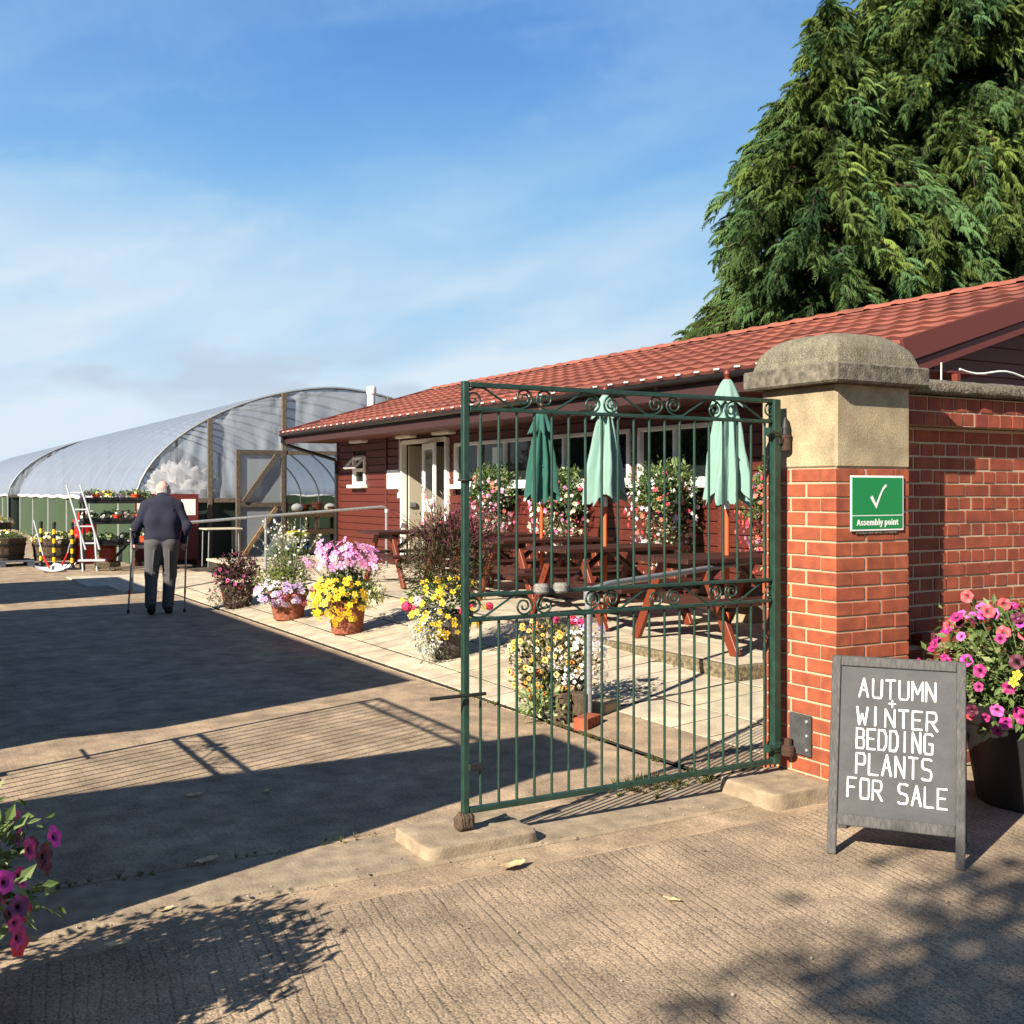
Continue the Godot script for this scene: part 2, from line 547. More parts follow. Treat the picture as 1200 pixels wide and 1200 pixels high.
func build_ground() -> void:
	var yt := yard_textures()
	var dm: StandardMaterial3D = M.drive
	dm.albedo_texture = yt[2]
	dm.heightmap_texture = yt[1]
	dm.uv1_scale = Vector3(0.42, 0.42, 0.42)
	dm.heightmap_scale = 0.10
	var ym := StandardMaterial3D.new()
	ym.resource_name = "ribbed concrete"
	ym.albedo_color = Color(0.80, 0.705, 0.585)
	ym.albedo_texture = yt[0]
	ym.roughness = 0.95
	ym.heightmap_enabled = true
	ym.heightmap_texture = yt[1]
	ym.heightmap_scale = 0.65
	ym.vertex_color_use_as_albedo = true
	ym.detail_enabled = true
	ym.detail_albedo = G.coarse
	ym.detail_blend_mode = BaseMaterial3D.BLEND_MODE_MUL
	ym.detail_uv_layer = BaseMaterial3D.DETAIL_UV_2
	ym.uv2_triplanar = true
	ym.uv2_world_triplanar = true
	ym.uv2_scale = Vector3(0.23, 0.23, 0.23)
	var g := MB.new()
	g.quad(Vector3(-200, -0.04, 200), Vector3(200, -0.04, 200), Vector3(200, -0.04, -200), Vector3(-200, -0.04, -200))
	solo("ground", "bare brown earth and worn ground stretching away around the yard", "ground", g, M.earth, Vector3.ZERO, "", "structure")
	# ribbed concrete in front of the gate: the texture runs along Z, turned a little
	var y := MB.new()
	var rot := Basis(Vector3.UP, deg_to_rad(9.0))
	var k0 := 0
	for p in [Vector3(-14, 0, 12), Vector3(16, 0, 12), Vector3(16, 0, -3.92), Vector3(-14, 0, -3.92)]:
		var q: Vector3 = rot * p
		y.put(p, Vector3.UP, Vector2(q.x, q.z) / 2.5)
	y.i = PackedInt32Array([0, 2, 1, 0, 3, 2])
	solo("concrete_yard", "tamped ribbed beige concrete yard in front of the gate", "yard", y, ym, Vector3.ZERO, "", "structure")
	var s := MB.new()
	s.box(Vector3(1, -0.02, -4.025), Vector3(30, 0.044, 0.205), 0.004)
	solo("concrete_margin", "smooth trowelled concrete margin along the gateway", "path", s, M.drive, Vector3.ZERO, "", "structure")
	s = MB.new()
	s.box(Vector3(1.95, -0.02, -4.37), Vector3(5.2, 0.06, 0.46), 0.012)
	solo("gateway_threshold", "rough worn concrete threshold strip across the gateway", "threshold", s, M.block, Vector3.ZERO, "", "structure")
	var dr := thing("driveway", "pale concrete driveway laid in bays running back to the polytunnels", "driveway", Vector3.ZERO, 0.0, "", "structure")
	var zs := [-4.61, -7.65, -11.08, -14.5, -18.0, -21.5, -25.5, -30.0, -38.0, -48.0, -60.0]
	for q in zs.size() - 1:
		var m := MB.new()
		var tone := 1.0 + R.randfn(0, 0.03)
		m.col = Color(tone, tone, tone)
		var xl := -12.0 if q > 2 else -6.0
		var xr := 3.9 if q < 4 else (5.0 if q > 5 else 5.4)
		m.box(Vector3((xl + xr) / 2.0, -0.02, (zs[q] + zs[q + 1]) / 2.0), Vector3(xr - xl, 0.052, zs[q] - zs[q + 1] - 0.014), 0.005)
		part(dr, "concrete_bay", m, M.drive)
	var mm := MB.new()
	mm.grid(2, 2, func(a, b):
		var px: float = lerpf(3.925, 4.39, a)
		var pz: float = lerpf(-4.61, -6.29, b)
		return Vector3(px, low(px, pz) + 0.003, pz), true)
	part(dr, "edge_strip", mm, M.drive)
	# paving
	var pv := thing("paving", "cream rectangular paving slabs beside the driveway and up to the cabin", "paving", Vector3.ZERO, 0.0, "", "structure")
	var bed := MB.new()
	bed.grid(8, 24, func(a, b):
		var px: float = lerpf(3.91, 5.6, a)
		var pz: float = lerpf(-4.55, -17.6, b)
		return Vector3(px, low(px, pz) - 0.004, pz), true)
	bed.quad(Vector3(5.58, low(5.58, -5.5) - 0.004, -4.55), Vector3(8.2, low(8, -5.5) - 0.004, -4.55), Vector3(8.2, low(8, -5.5) - 0.004, -6.4), Vector3(5.58, low(5.58, -5.5) - 0.004, -6.4))
	bed.box(Vector3(6.9, 0.1235, -13.9), Vector3(2.56, 0.246, 15.0))
	part(pv, "joint_bed", bed, M["slab joint"])
	var z := -6.3
	while z > -17.4:
		var st := 0.31 if z > -13.0 else 0.62
		for b in [[3.93, 4.22], [4.22, 4.85], [4.85, 5.55]]:
			var wide: bool = b[0] < 4.0 and R.randf() < 0.45
			slab(pv, b[0], b[1], z, z - st, false)
		z -= st
	z = -4.56
	while z > -6.2:
		for b in [[4.40, 4.85], [4.85, 5.55], [5.55, 6.2], [6.2, 6.85], [6.85, 7.5], [7.5, 8.15]]:
			slab(pv, b[0], b[1], z, z - 0.345, false)
		z -= 0.345
	z = -6.34
	while z > -21.0:
		var first := z > -6.4
		for b in [[5.60, 6.2], [6.2, 6.8], [6.8, 7.4], [7.4, 8.05]]:
			slab(pv, b[0], b[1], z, z - 0.61, true)
		z -= 0.61
	# landing at the far end and ramp to the door
	for r in [[3.3, 5.5, -17.6, -18.9], [3.0, 5.5, -18.9, -21.2]]:
		var m := MB.new()
		m.box(Vector3((r[0] + r[1]) / 2, -0.03, (r[2] + r[3]) / 2), Vector3(r[1] - r[0] - 0.012, 0.11, r[2] - r[3] - 0.012), 0.006)
		part(pv, "concrete_landing", m, M.slab)
	# step edges of the terrace
	var ed := MB.new()
	for k in 4:
		var xa := 5.52 + k * 0.63
		ed.col = Color(1, 1, 1) * (1.0 + R.randfn(0, 0.05))
		ed.box(Vector3(xa + 0.31, 0.115, -6.31), Vector3(0.62, 0.275, 0.06), 0.008)
	for k in 10:
		var za := -6.35 - k * 0.62
		ed.col = Color(1, 1, 1) * (1.0 + R.randfn(0, 0.05))
		ed.box(Vector3(5.565, 0.115, za - 0.31), Vector3(0.07, 0.275, 0.61), 0.008)
	part(pv, "step_edge", ed, M["step edge"])

func grass_tufts() -> void:
	var bl := MB.new()
	for k in 7:
		var a := TAU * k / 7.0
		var o := Vector3(cos(a), 0, sin(a))
		var s := o.cross(Vector3.UP) * 0.09
		bl.tri(o * 0.05 - s, o * 0.05 + s, o * 0.55 + Vector3(0, 0.8 - 0.3 * (k % 3) * 0.5, 0))
	var xf := []
	var cols := []
	for k in 420:
		var p: Vector3
		if k < 230:
			var zz := R.randf_range(-4.9, -8.0)
			p = Vector3(3.91 + R.randfn(0, 0.018), 0.006, zz)
			if sin(zz * 5.0) + sin(zz * 13.0) < -0.4:
				continue
		elif k < 330:
			p = Vector3(R.randfn(3.62, 0.20), 0.01, R.randfn(-4.66, 0.07))
		elif k < 380:
			p = Vector3(R.randf_range(0.3, 2.0), 0.01, -4.60 + R.randfn(0, 0.02))
		else:
			p = Vector3(5.52 + R.randfn(0, 0.02), low(5.5, -7) + 0.0, R.randf_range(-6.3, -12.0))
		var s := R.randf_range(0.012, 0.04) * (1.7 if k >= 230 and k < 330 else 1.0)
		xf.append(Transform3D(Basis(Vector3.UP, R.randf() * TAU).scaled(Vector3(s, s * R.randf_range(0.5, 1.2), s)), p))
		var gg := R.randf_range(0.6, 1.2)
		cols.append(Color(0.10 * gg + R.randf() * 0.05, 0.13 * gg, 0.035 * gg))
	var o := scatter(self, "weeds", bl.mesh(), M.leaf, xf, cols)
	tag(o, "small weeds and moss growing in the joints of the paving", "weeds", "", "stuff")

func light_and_camera() -> void:
	var cam := Camera3D.new()
	cam.name = "camera"
	cam.position = Vector3(0, 1.55, 0)
	cam.rotation_degrees = Vector3(0, -30, 0)
	var near := 0.05
	cam.set_frustum(near * 2.0 * 600.0 / 1298.0, Vector2(0, -near * 24.0 / 1298.0), near, 900.0)
	cam.current = true
	add_child(cam)
	var sun := DirectionalLight3D.new()
	sun.name = "sun"
	sun.basis = Basis.looking_at(Vector3(0.805, -0.51, -0.302))
	sun.light_color = Color(1.0, 0.96, 0.90)
	sun.light_energy = 1.6
	sun.light_angular_distance = 0.5
	sun.shadow_enabled = true
	add_child(sun)
	var env := Environment.new()
	env.background_mode = Environment.BG_SKY
	var sk := Sky.new()
	var sm := PanoramaSkyMaterial.new()
	sm.panorama = sky_texture()
	sm.energy_multiplier = 0.44
	sk.sky_material = sm
	env.sky = sk
	env.tonemap_mode = Environment.TONE_MAPPER_LINEAR
	env.tonemap_exposure = 2.25
	env.sdfgi_enabled = true
	env.ssao_enabled = true
	env.ssil_enabled = true
	var we := WorldEnvironment.new()
	we.name = "world_environment"
	we.environment = env
	add_child(we)

# ------------------------------------------------------------------ gateway: pillars, walls, gates, board, sign
func brick_set(l: float, h: float, d: float, count: int, sd: int) -> Array:
	var r := RandomNumberGenerator.new()
	r.seed = sd
	var out := []
	for k in count:
		var m := MB.new()
		var t := 1.0 + r.randfn(0, 0.07)
		m.col = Color(t, t * (1.0 + r.randfn(0, 0.05)), t * (1.0 + r.randfn(0, 0.05)))
		m.box(Vector3.ZERO, Vector3(l, h, d), 0.0022)
		out.append(m.mesh())
	return out

const PW := 0.53       # side of a pillar

func make_pillar() -> Node3D:
	var t := thing("gate_pillar", "square red brick gate pillar with rendered neck and domed concrete cap, green sign on its face", "gate pillar", Vector3(4.167, 0, -3.98), 0.0, "pillars of the gateway")
	var core := MB.new()
	core.box(Vector3(PW / 2, 0.83, -PW / 2), Vector3(PW - 0.012, 1.68, PW - 0.012))
	part(t, "mortar_core", core, M.mortar)
	var p := PW / 2.5
	var xs := brick_set(p - 0.0115, 0.0640, p / 2 - 0.001, 6, 3)
	var zs := brick_set(p / 2 - 0.001, 0.0640, p - 0.0115, 6, 4)
	for k in 22:
		var y := 0.02 + 0.075 * k + 0.0375
		var h := p / 4.0
		var spots := []
		if k % 2 == 0:
			spots = [[p, h, 0], [2 * p, h, 0], [PW - h, p, 1], [PW - h, 2 * p, 1], [1.5 * p, PW - h, 0], [0.5 * p, PW - h, 0], [h, 1.5 * p, 1], [h, 0.5 * p, 1]]
		else:
			spots = [[0.5 * p, h, 0], [1.5 * p, h, 0], [PW - h, 0.5 * p, 1], [PW - h, 1.5 * p, 1], [2 * p, PW - h, 0], [p, PW - h, 0], [h, 2 * p, 1], [h, p, 1]]
		for s in spots:
			# the outer ends of the corner bricks stay flush with the faces
			var run: int = s[2]
			if absf(s[run] - 0.5 * p) < 0.001:
				s[run] -= 0.0052
			elif absf(s[run] - 2.0 * p) < 0.001:
				s[run] += 0.0052
			part(t, "brick", (xs if s[2] == 0 else zs)[R.randi() % 6], M.brick, Vector3(s[0] + clampf(R.randfn(0, 0.0008), -0.0015, 0.0015), y + R.randfn(0, 0.0008), -s[1] + clampf(R.randfn(0, 0.0008), -0.0015, 0.0015)))
	var rd := MB.new()
	rd.box(Vector3(PW / 2, 1.883, -PW / 2), Vector3(PW + 0.008, 0.43, PW + 0.008), 0.012)
	part(t, "render_block", rd, M.render)
	var sl := MB.new()
	sl.box(Vector3(PW / 2, 2.143, -PW / 2), Vector3(PW + 0.15, 0.1, PW + 0.15), 0.01)
	part(t, "cap_slab", sl, M.cap)
	var dm := MB.new()
	var f := FastNoiseLite.new()
	f.seed = 8
	f.frequency = 6.0
	var hw := PW / 2 + 0.035
	dm.grid(36, 36, func(a, b):
		var u: float = a * 2 - 1
		var w: float = b * 2 - 1
		var cu: float = pow(maxf(0.0, 1.0 - pow(absf(u), 3.4)), 0.5)
		var cw: float = pow(maxf(0.0, 1.0 - pow(absf(w), 3.4)), 0.5)
		var q := Vector3(PW / 2 + u * hw, 2.192 + 0.185 * minf(cu, cw) * (0.72 + 0.28 * maxf(cu, cw)), -PW / 2 - w * hw)
		return q + Vector3(1, 1, 1) * f.get_noise_3dv(q) * 0.006)
	part(t, "cap_dome", dm, M.dome)
	return t

func brick_wall(t: Node3D, x0: float, x1: float, zf: float, courses: int, named_to: float) -> void:
	var core := MB.new()
	core.box(Vector3((x0 + x1) / 2, 0.02 + courses * 0.0375, zf - 0.11), Vector3(x1 - x0, courses * 0.075 + 0.02, 0.212))
	part(t, "mortar_core", core, M.mortar)
	var p := 0.2125
	var st := brick_set(p - 0.0115, 0.0640, 0.05, 6, 13)
	var hd := brick_set(p / 2 - 0.0115, 0.0640, 0.05, 6, 14)
	var rest := MB.new()
	for k in courses:
		var y := 0.0575 + 0.075 * k
		var header := k % 2 == 1
		var step := p / 2 if header else p
		var xx := x0 + (p / 4 if not header else 0.0)
		while xx + step < x1 + 0.01:
			var at := Vector3(xx + step / 2, y + R.randfn(0, 0.001), zf - 0.024 + R.randfn(0, 0.0015))
			if xx < named_to:
				part(t, "brick", (hd if header else st)[R.randi() % 6], M["wall brick"], at)
			else:
				rest.col = Color(1, 1, 1) * (1.0 + R.randfn(0, 0.07))
				rest.box(at, Vector3(step - 0.0115, 0.0640, 0.05), 0.0035)
			xx += step
	if rest.v.size():
		part(t, "brickwork", rest, M["wall brick"]).set_meta("kind", "stuff")

func make_wall() -> void:
	var t := thing("brick_wall", "low red brick boundary wall with mossy concrete coping right of the pillar", "brick wall", Vector3.ZERO)
	brick_wall(t, 4.70, 8.6, -4.175, 25, 6.05)
	# projecting header course under the coping
	var co := MB.new()
	co.box(Vector3(6.65, 1.99, -4.22), Vector3(3.9, 0.16, 0.28))
	part(t, "corbel_bed", co, M.mortar)
	var hd := brick_set(0.0985, 0.072, 0.06, 5, 23)
	for k in 36:
		for q in 2:
			part(t, "brick", hd[R.randi() % 5], M["wall brick"], Vector3(4.76 + k * 0.107 + q * 0.04, 1.947 + q * 0.08, -4.105 + R.randfn(0, 0.002)))
	var pl := MB.new()
	var rest := MB.new()
	pl.box(Vector3(6.65, 0.36, -4.16), Vector3(3.9, 0.70, 0.088), 0.002)
	part(t, "plinth_bed", pl, M.mortar)
	var pst := brick_set(0.2010, 0.0640, 0.03, 6, 33)
	var phd := brick_set(0.0948, 0.0640, 0.03, 6, 34)
	for k in 9:
		var stp := 0.10625 if k % 2 == 1 else 0.2125
		var px := 4.71 + (0.0 if k % 2 == 1 else 0.053)
		while px + stp < 8.6:
			if px < 5.6 or k > 6:
				part(t, "brick", (phd if k % 2 == 1 else pst)[R.randi() % 6], M["wall brick"], Vector3(px + stp / 2, 0.0575 + 0.075 * k, -4.128 + clampf(R.randfn(0, 0.001), -0.002, 0.002)))
			else:
				rest.col = Color(1, 1, 1) * (1.0 + R.randfn(0, 0.07))
				rest.box(Vector3(px + stp / 2, 0.0575 + 0.075 * k, -4.128), Vector3(stp - 0.0115, 0.064, 0.03), 0.002)
			px += stp
	part(t, "plinth_brickwork", rest, M["wall brick"]).set_meta("kind", "stuff")
	var f := FastNoiseLite.new()
	f.seed = 4
	f.frequency = 5.0
	for k in 4:
		var m := MB.new()
		var x0 := 4.705 + k * 0.97
		m.grid(40, 10, func(a, b):
			var prof := [Vector2(-4.065, 2.085), Vector2(-4.03, 2.078), Vector2(-4.022, 2.10), Vector2(-4.025, 2.135), Vector2(-4.06, 2.155), Vector2(-4.18, 2.175), Vector2(-4.30, 2.17), Vector2(-4.40, 2.15), Vector2(-4.42, 2.12), Vector2(-4.41, 2.08), Vector2(-4.38, 2.078)]
			var q: Vector2 = prof[int(round(b * 10))]
			var w := Vector3(x0 + a * 0.965, q.y, q.x)
			var nn := f.get_noise_3dv(w)
			return w + Vector3(0, nn * 0.012, -nn * 0.010), true)
		m.box(Vector3(x0 + 0.4825, 2.10, -4.22), Vector3(0.95, 0.045, 0.30))
		part(t, "coping_stone", m, M.coping)
	# plinth bricks
	for k in 18:
		part(t, "brick", hd[R.randi() % 5], M["wall brick"], Vector3(4.78 + k * 0.215, 0.738, -4.13))

func left_side() -> void:
	# the other half of the gateway, outside the frame: what throws the long shadows over the driveway
	var t := thing("brick_wall", "tall brick wall left of the gateway that shades the driveway", "brick wall", Vector3.ZERO)
	brick_wall(t, -7.0, -0.46, -4.175, 34, -99.0)
	var m := MB.new()
	m.box(Vector3(-3.73, 2.61, -4.28), Vector3(6.54, 0.09, 0.36), 0.01)
	part(t, "coping", m, M.coping)
	for q in [[-6.46, -14.2, 3.0, "long dark shed left of the driveway, nearer the gate"], [-15.7, -18.9, 3.0, "short dark shed left of the driveway, nearer the polytunnels"]]:
		var s := thing("shed", q[3], "shed", Vector3.ZERO, 0.0, "sheds along the driveway")
		var w := MB.new()
		w.box(Vector3(-3.0, 0.8, (q[0] + q[1]) / 2), Vector3(3.8, 1.6, q[0] - q[1] - 0.3))
		part(s, "wall", w, M["grey timber"])
		var r := MB.new()
		r.face([Vector3(-0.9, q[2], q[0]), Vector3(-0.9, q[2], q[1]), Vector3(-0.9, 1.6, q[1]), Vector3(-0.9, 1.6, q[0])], Vector3(-3, 1.8, (q[0] + q[1]) / 2))
		r.face([Vector3(-0.9, q[2], q[0]), Vector3(-0.9, q[2], q[1]), Vector3(-5.2, 1.75, q[1]), Vector3(-5.2, 1.75, q[0])], Vector3(-3, 1.7, (q[0] + q[1]) / 2))
		for z in [q[0], q[1]]:
			r.face([Vector3(-0.9, q[2], z), Vector3(-0.9, 1.6, z), Vector3(-5.2, 1.6, z), Vector3(-5.2, 1.75, z)], Vector3(-3, 1.8, (q[0] + q[1]) / 2))
		part(s, "roof", r, M["grey timber"])

func scroll(flip: bool) -> Array:           # one S of wrought iron in a panel 0.372 x 0.11, local u, v
	var pts := []
	var L := 0.372
	var H := 0.11
	var c := Vector2(0.056, 0.062)
	var n := 26
	for k in n + 1:
		var q := float(k) / n
		var a := PI - (1.0 - q) * TAU * 1.55
		var r := lerpf(0.007, 0.043, pow(q, 0.8))
		pts.append(c + Vector2(cos(a), sin(a)) * r)
	var p0: Vector2 = pts[-1]
	var p3 := Vector2(0.115, 0.012)
	for k in range(1, 9):
		var q := k / 8.0
		pts.append(p0.bezier_interpolate(p0 + Vector2(0, -0.035), p3 + Vector2(-0.055, -0.014), p3, q))
	var half := pts.duplicate()
	half.reverse()
	for h in half:
		pts.append(Vector2(L - h.x, H - h.y))
	var out := []
	for q in pts:
		out.append(Vector3(q.x, (H - q.y) if flip else q.y, 0))
	return out

func make_gate(label: String) -> Node3D:            # origin at the hinge end on the ground, leaf runs along -X, W wide
	var W := 1.86
	var t := thing("iron_gate", label, "gate", Vector3(4.10, 0, -4.32), 0.0, "leaves of the iron gate")
	var gm: Material = M["gate green"]
	var m := MB.new()
	m.box(Vector3(-0.024, 1.08, 0), Vector3(0.048, 1.90, 0.048), 0.004)
	part(t, "hinge_stile", m, gm)
	m = MB.new()
	m.box(Vector3(-W + 0.016, 1.085, 0), Vector3(0.030, 1.90, 0.030), 0.003)
	part(t, "closing_stile", m, gm)
	for r in [[0.146, 0.026], [0.983, 0.017], [1.092, 0.017], [1.914, 0.017], [2.021, 0.022]]:
		m = MB.new()
		m.box(Vector3(-W / 2, r[0], 0), Vector3(W - 0.07, r[1], 0.028), 0.003)
		part(t, "rail", m, gm)
	var low_bar := MB.new()
	low_bar.tube([Vector3(0, 0.158, 0), Vector3(0, 0.974, 0)], 0.0066, 10)
	var high_bar := MB.new()
	high_bar.tube([Vector3(0, 1.102, 0), Vector3(0, 1.905, 0)], 0.0066, 10)
	var lm := low_bar.mesh()
	var hm := high_bar.mesh()
	for k in range(1, 20):
		var xx := -W + W * k / 20.0
		part(t, "bar", lm, gm, Vector3(xx, 0, 0))
		part(t, "bar", hm, gm, Vector3(xx, 0, 0))
	var sa := MB.new()
	sa.tube(scroll(false), 0.0052, 6, true)
	var sb := MB.new()
	sb.tube(scroll(true), 0.0052, 6, true)
	var ma := sa.mesh()
	var mb := sb.mesh()
	for k in 5:
		var s := part(t, "scroll", mb if k % 2 == 0 else ma, gm, Vector3(-W + k * 0.372, 1.914 if true else 0.0, 0))
		s.scale.y = 0.95
		s = part(t, "scroll", ma if k % 2 == 0 else mb, gm, Vector3(-W + k * 0.372, 0.985, 0))
		s.scale.y = 0.95
	m = MB.new()
	m.tube([Vector3(-W - 0.17, 0.66, 0.035), Vector3(-W + 0.10, 0.66, 0.035)], 0.008, 8)
	part(t, "latch_rod", m, M["dark iron"])
	m = MB.new()
	m.box(Vector3(-W + 0.065, 0.335, 0.004), Vector3(0.075, 0.035, 0.03), 0.004)
	part(t, "bolt_keeper", m, M["dark iron"])
	m = MB.new()
	m.box(Vector3(-W + 0.012, 0.10, 0.0), Vector3(0.095, 0.085, 0.06), 0.022)
	part(t, "foot_bracket", m, M["old wood"])
	m = MB.new()
	var ring := []
	for k in 17:
		ring.append(Vector3(-W + 0.016 + cos(TAU * k / 16) * 0.028, 1.60, sin(TAU * k / 16) * 0.028))
	m.tube(ring, 0.006, 6, false)
	part(t, "post_ring", m, M["dark iron"])
	for k in 2:
		m = MB.new()
		m.lathe([Vector2(0.0, 0.0), Vector2(0.026, 0.002), Vector2(0.036, 0.012), Vector2(0.036, 0.036), Vector2(0.028, 0.048), Vector2(0.0, 0.050)], 18)
		m.x = Transform3D()
		part(t, "rubber_buffer", m, mat("pad grey", Color(0.66, 0.64, 0.60), 0.9, G.strong, Vector3(8, 8, 8)), Vector3(-W + 0.395 + k * 0.105, 1.082, 0.022), "round weathered grey pad on the upper middle rail")
	m = MB.new()
	for y in [0.22, 1.86]:
		m.tube([Vector3(-0.085, y, 0.02), Vector3(-0.02, y, 0.02)], 0.016, 10)
		m.tube([Vector3(-0.095, y, 0.02), Vector3(-0.085, y, 0.02)], 0.024, 6)
		m.box(Vector3(-0.024, y, 0), Vector3(0.06, 0.05, 0.06), 0.005)
	part(t, "hinge_bolt", m, gm)
	return t

func gate_hinges() -> void:
	# ironwork let into the pillar
	var t := thing("gate_hinge", "rusty upper hinge pin let into the rendered neck of the pillar", "hinge", Vector3(4.163, 1.84, -4.30), 0.0, "hinges on the brick pillar")
	var m := MB.new()
	m.lathe([Vector2(0.0, -0.075), Vector2(0.030, -0.075), Vector2(0.030, -0.01), Vector2(0.033, -0.008), Vector2(0.033, 0.004), Vector2(0.026, 0.006)], 14)
	part(t, "pin_socket", m, M.rust, Vector3(-0.03, 0, 0))
	m = MB.new()
	m.lathe([Vector2(0.026, 0.0), Vector2(0.024, 0.04), Vector2(0.014, 0.075), Vector2(0.008, 0.09), Vector2(0, 0.092)], 14)
	part(t, "hinge_pin", m, M["dark iron"], Vector3(-0.03, 0.007, 0))
	m = MB.new()
	m.box(Vector3(-0.055, -0.03, 0.0), Vector3(0.06, 0.03, 0.03), 0.004)
	part(t, "strap", m, M["dark iron"])
	t = thing("gate_hinge", "grey bolted lower hinge plate with pivot at the foot of the pillar", "hinge", Vector3(4.163, 0.0, -4.30), 0.0, "hinges on the brick pillar")
	m = MB.new()
	m.box(Vector3(-0.006, 0.295, 0.085), Vector3(0.012, 0.21, 0.15), 0.002)
	part(t, "plate", m, M["board grey"])
	for k in 3:
		m = MB.new()
		m.lathe([Vector2(0.010, 0), Vector2(0.009, 0.006), Vector2(0.004, 0.009), Vector2(0, 0.0095)], 10)
		m = m
		var b := part(t, "bolt", m, M.galvanised, Vector3(-0.012, 0.222 + k * 0.073, 0.135))
		b.rotation_degrees = Vector3(0, 0, 90)
	m = MB.new()
	m.lathe([Vector2(0.035, 0.17), Vector2(0.037, 0.20), Vector2(0.033, 0.215), Vector2(0.022, 0.22), Vector2(0.020, 0.255), Vector2(0, 0.257)], 14)
	part(t, "pivot", m, M.rust, Vector3(-0.04, 0.01, 0.03))
	m = MB.new()
	m.box(Vector3(-0.035, 0.20, 0.03), Vector3(0.06, 0.03, 0.04), 0.004)
	part(t, "strap", m, M["dark iron"])
	# blocks the gate stands on
	var f := FastNoiseLite.new()
	f.seed = 12
	f.frequency = 7.0
	for q in [[Vector3(2.27, 0.0, -4.345), Vector3(0.54, 0.125, 0.38), "low rough concrete block under the free end of the iron gate"], [Vector3(4.0, 0.0, -4.21), Vector3(0.46, 0.17, 0.42), "worn concrete step block at the foot of the brick pillar"]]:
		var b := MB.new()
		rough_block(b, q[0], q[1], f)
		solo("concrete_block", q[2], "concrete block", b, M.block, Vector3.ZERO, "concrete blocks in the gateway")

func rough_block(b: MB, at: Vector3, size: Vector3, f: FastNoiseLite) -> void:
	# worn block: rounded box made of a warped grid, bottom below ground
	var s := size / 2.0
	b.grid(48, 16, func(a, w):
		var ang: float = -a * TAU
		var cx := cos(ang)
		var cz := sin(ang)
		var k: float = 1.0 / pow(pow(absf(cx), 14.0) + pow(absf(cz), 14.0), 1.0 / 14.0)
		var ring: float = 1.0
		var y: float = s.y
		if w < 0.45:
			y = lerpf(-s.y, s.y - 0.012, w / 0.45)
			ring = lerpf(1.03, 1.0, w / 0.45)
		elif w < 0.6:
			var e: float = (w - 0.45) / 0.15
			y = s.y - 0.012 + 0.012 * sin(e * PI / 2)
			ring = 1.0 - 0.05 * (1.0 - cos(e * PI / 2))
		else:
			ring = 0.95 * (1.0 - (w - 0.6) / 0.4)
		var p := Vector3(cx * k * s.x * ring, y, cz * k * s.z * ring)
		var q := at + p
		var n1 := f.get_noise_3dv(q)
		var n2 := f.get_noise_3dv(q * 3.0)
		return q + Vector3(cx, 0.6, cz) * (n1 * 0.012 + n2 * 0.006))

const GLYPHS := {
	"A": [[0, 0, 0.5, 1, 1, 0], [0.2, 0.38, 0.8, 0.38]], "U": [[0, 1, 0, 0.12, 0.15, 0, 0.85, 0, 1, 0.12, 1, 1]], "T": [[0, 1, 1, 1], [0.5, 1, 0.5, 0]],
	"M": [[0, 0, 0, 1, 0.5, 0.35, 1, 1, 1, 0]], "N": [[0, 0, 0, 1, 1, 0, 1, 1]], "W": [[0, 1, 0.22, 0, 0.5, 0.62, 0.78, 0, 1, 1]], "I": [[0.5, 0, 0.5, 1]],
	"E": [[1, 1, 0, 1, 0, 0, 1, 0], [0, 0.52, 0.8, 0.52]], "R": [[0, 0, 0, 1, 0.85, 1, 1, 0.86, 1, 0.62, 0.85, 0.48, 0, 0.48], [0.45, 0.48, 1.1, 0]],
	"B": [[0, 0, 0, 1, 0.8, 1, 0.95, 0.88, 0.95, 0.65, 0.8, 0.53, 0, 0.53], [0.8, 0.53, 1, 0.42, 1, 0.12, 0.85, 0, 0, 0]], "D": [[0, 0, 0, 1, 0.7, 1, 1, 0.75, 1, 0.25, 0.7, 0, 0, 0]],
	"G": [[1, 0.92, 0.85, 1, 0.15, 1, 0, 0.88, 0, 0.12, 0.15, 0, 1, 0, 1, 0.5, 0.6, 0.5]], "P": [[0, 0, 0, 1, 0.85, 1, 1, 0.86, 1, 0.6, 0.85, 0.46, 0, 0.46]],
	"L": [[0, 1, 0, 0, 1, 0]], "S": [[1, 0.95, 0.8, 1, 0.15, 1, 0, 0.88, 0, 0.64, 0.15, 0.53, 0.85, 0.47, 1, 0.36, 1, 0.12, 0.85, 0, 0.1, 0, 0, 0.05]],
	"F": [[0, 0, 0, 1, 1, 1], [0, 0.52, 0.75, 0.52]], "O": [[0.1, 0, 0, 0.12, 0, 0.88, 0.1, 1, 0.9, 1, 1, 0.88, 1, 0.12, 0.9, 0, 0.1, 0]], "+": [[0, 0.5, 1, 0.5], [0.5, 0, 0.5, 1]],
}

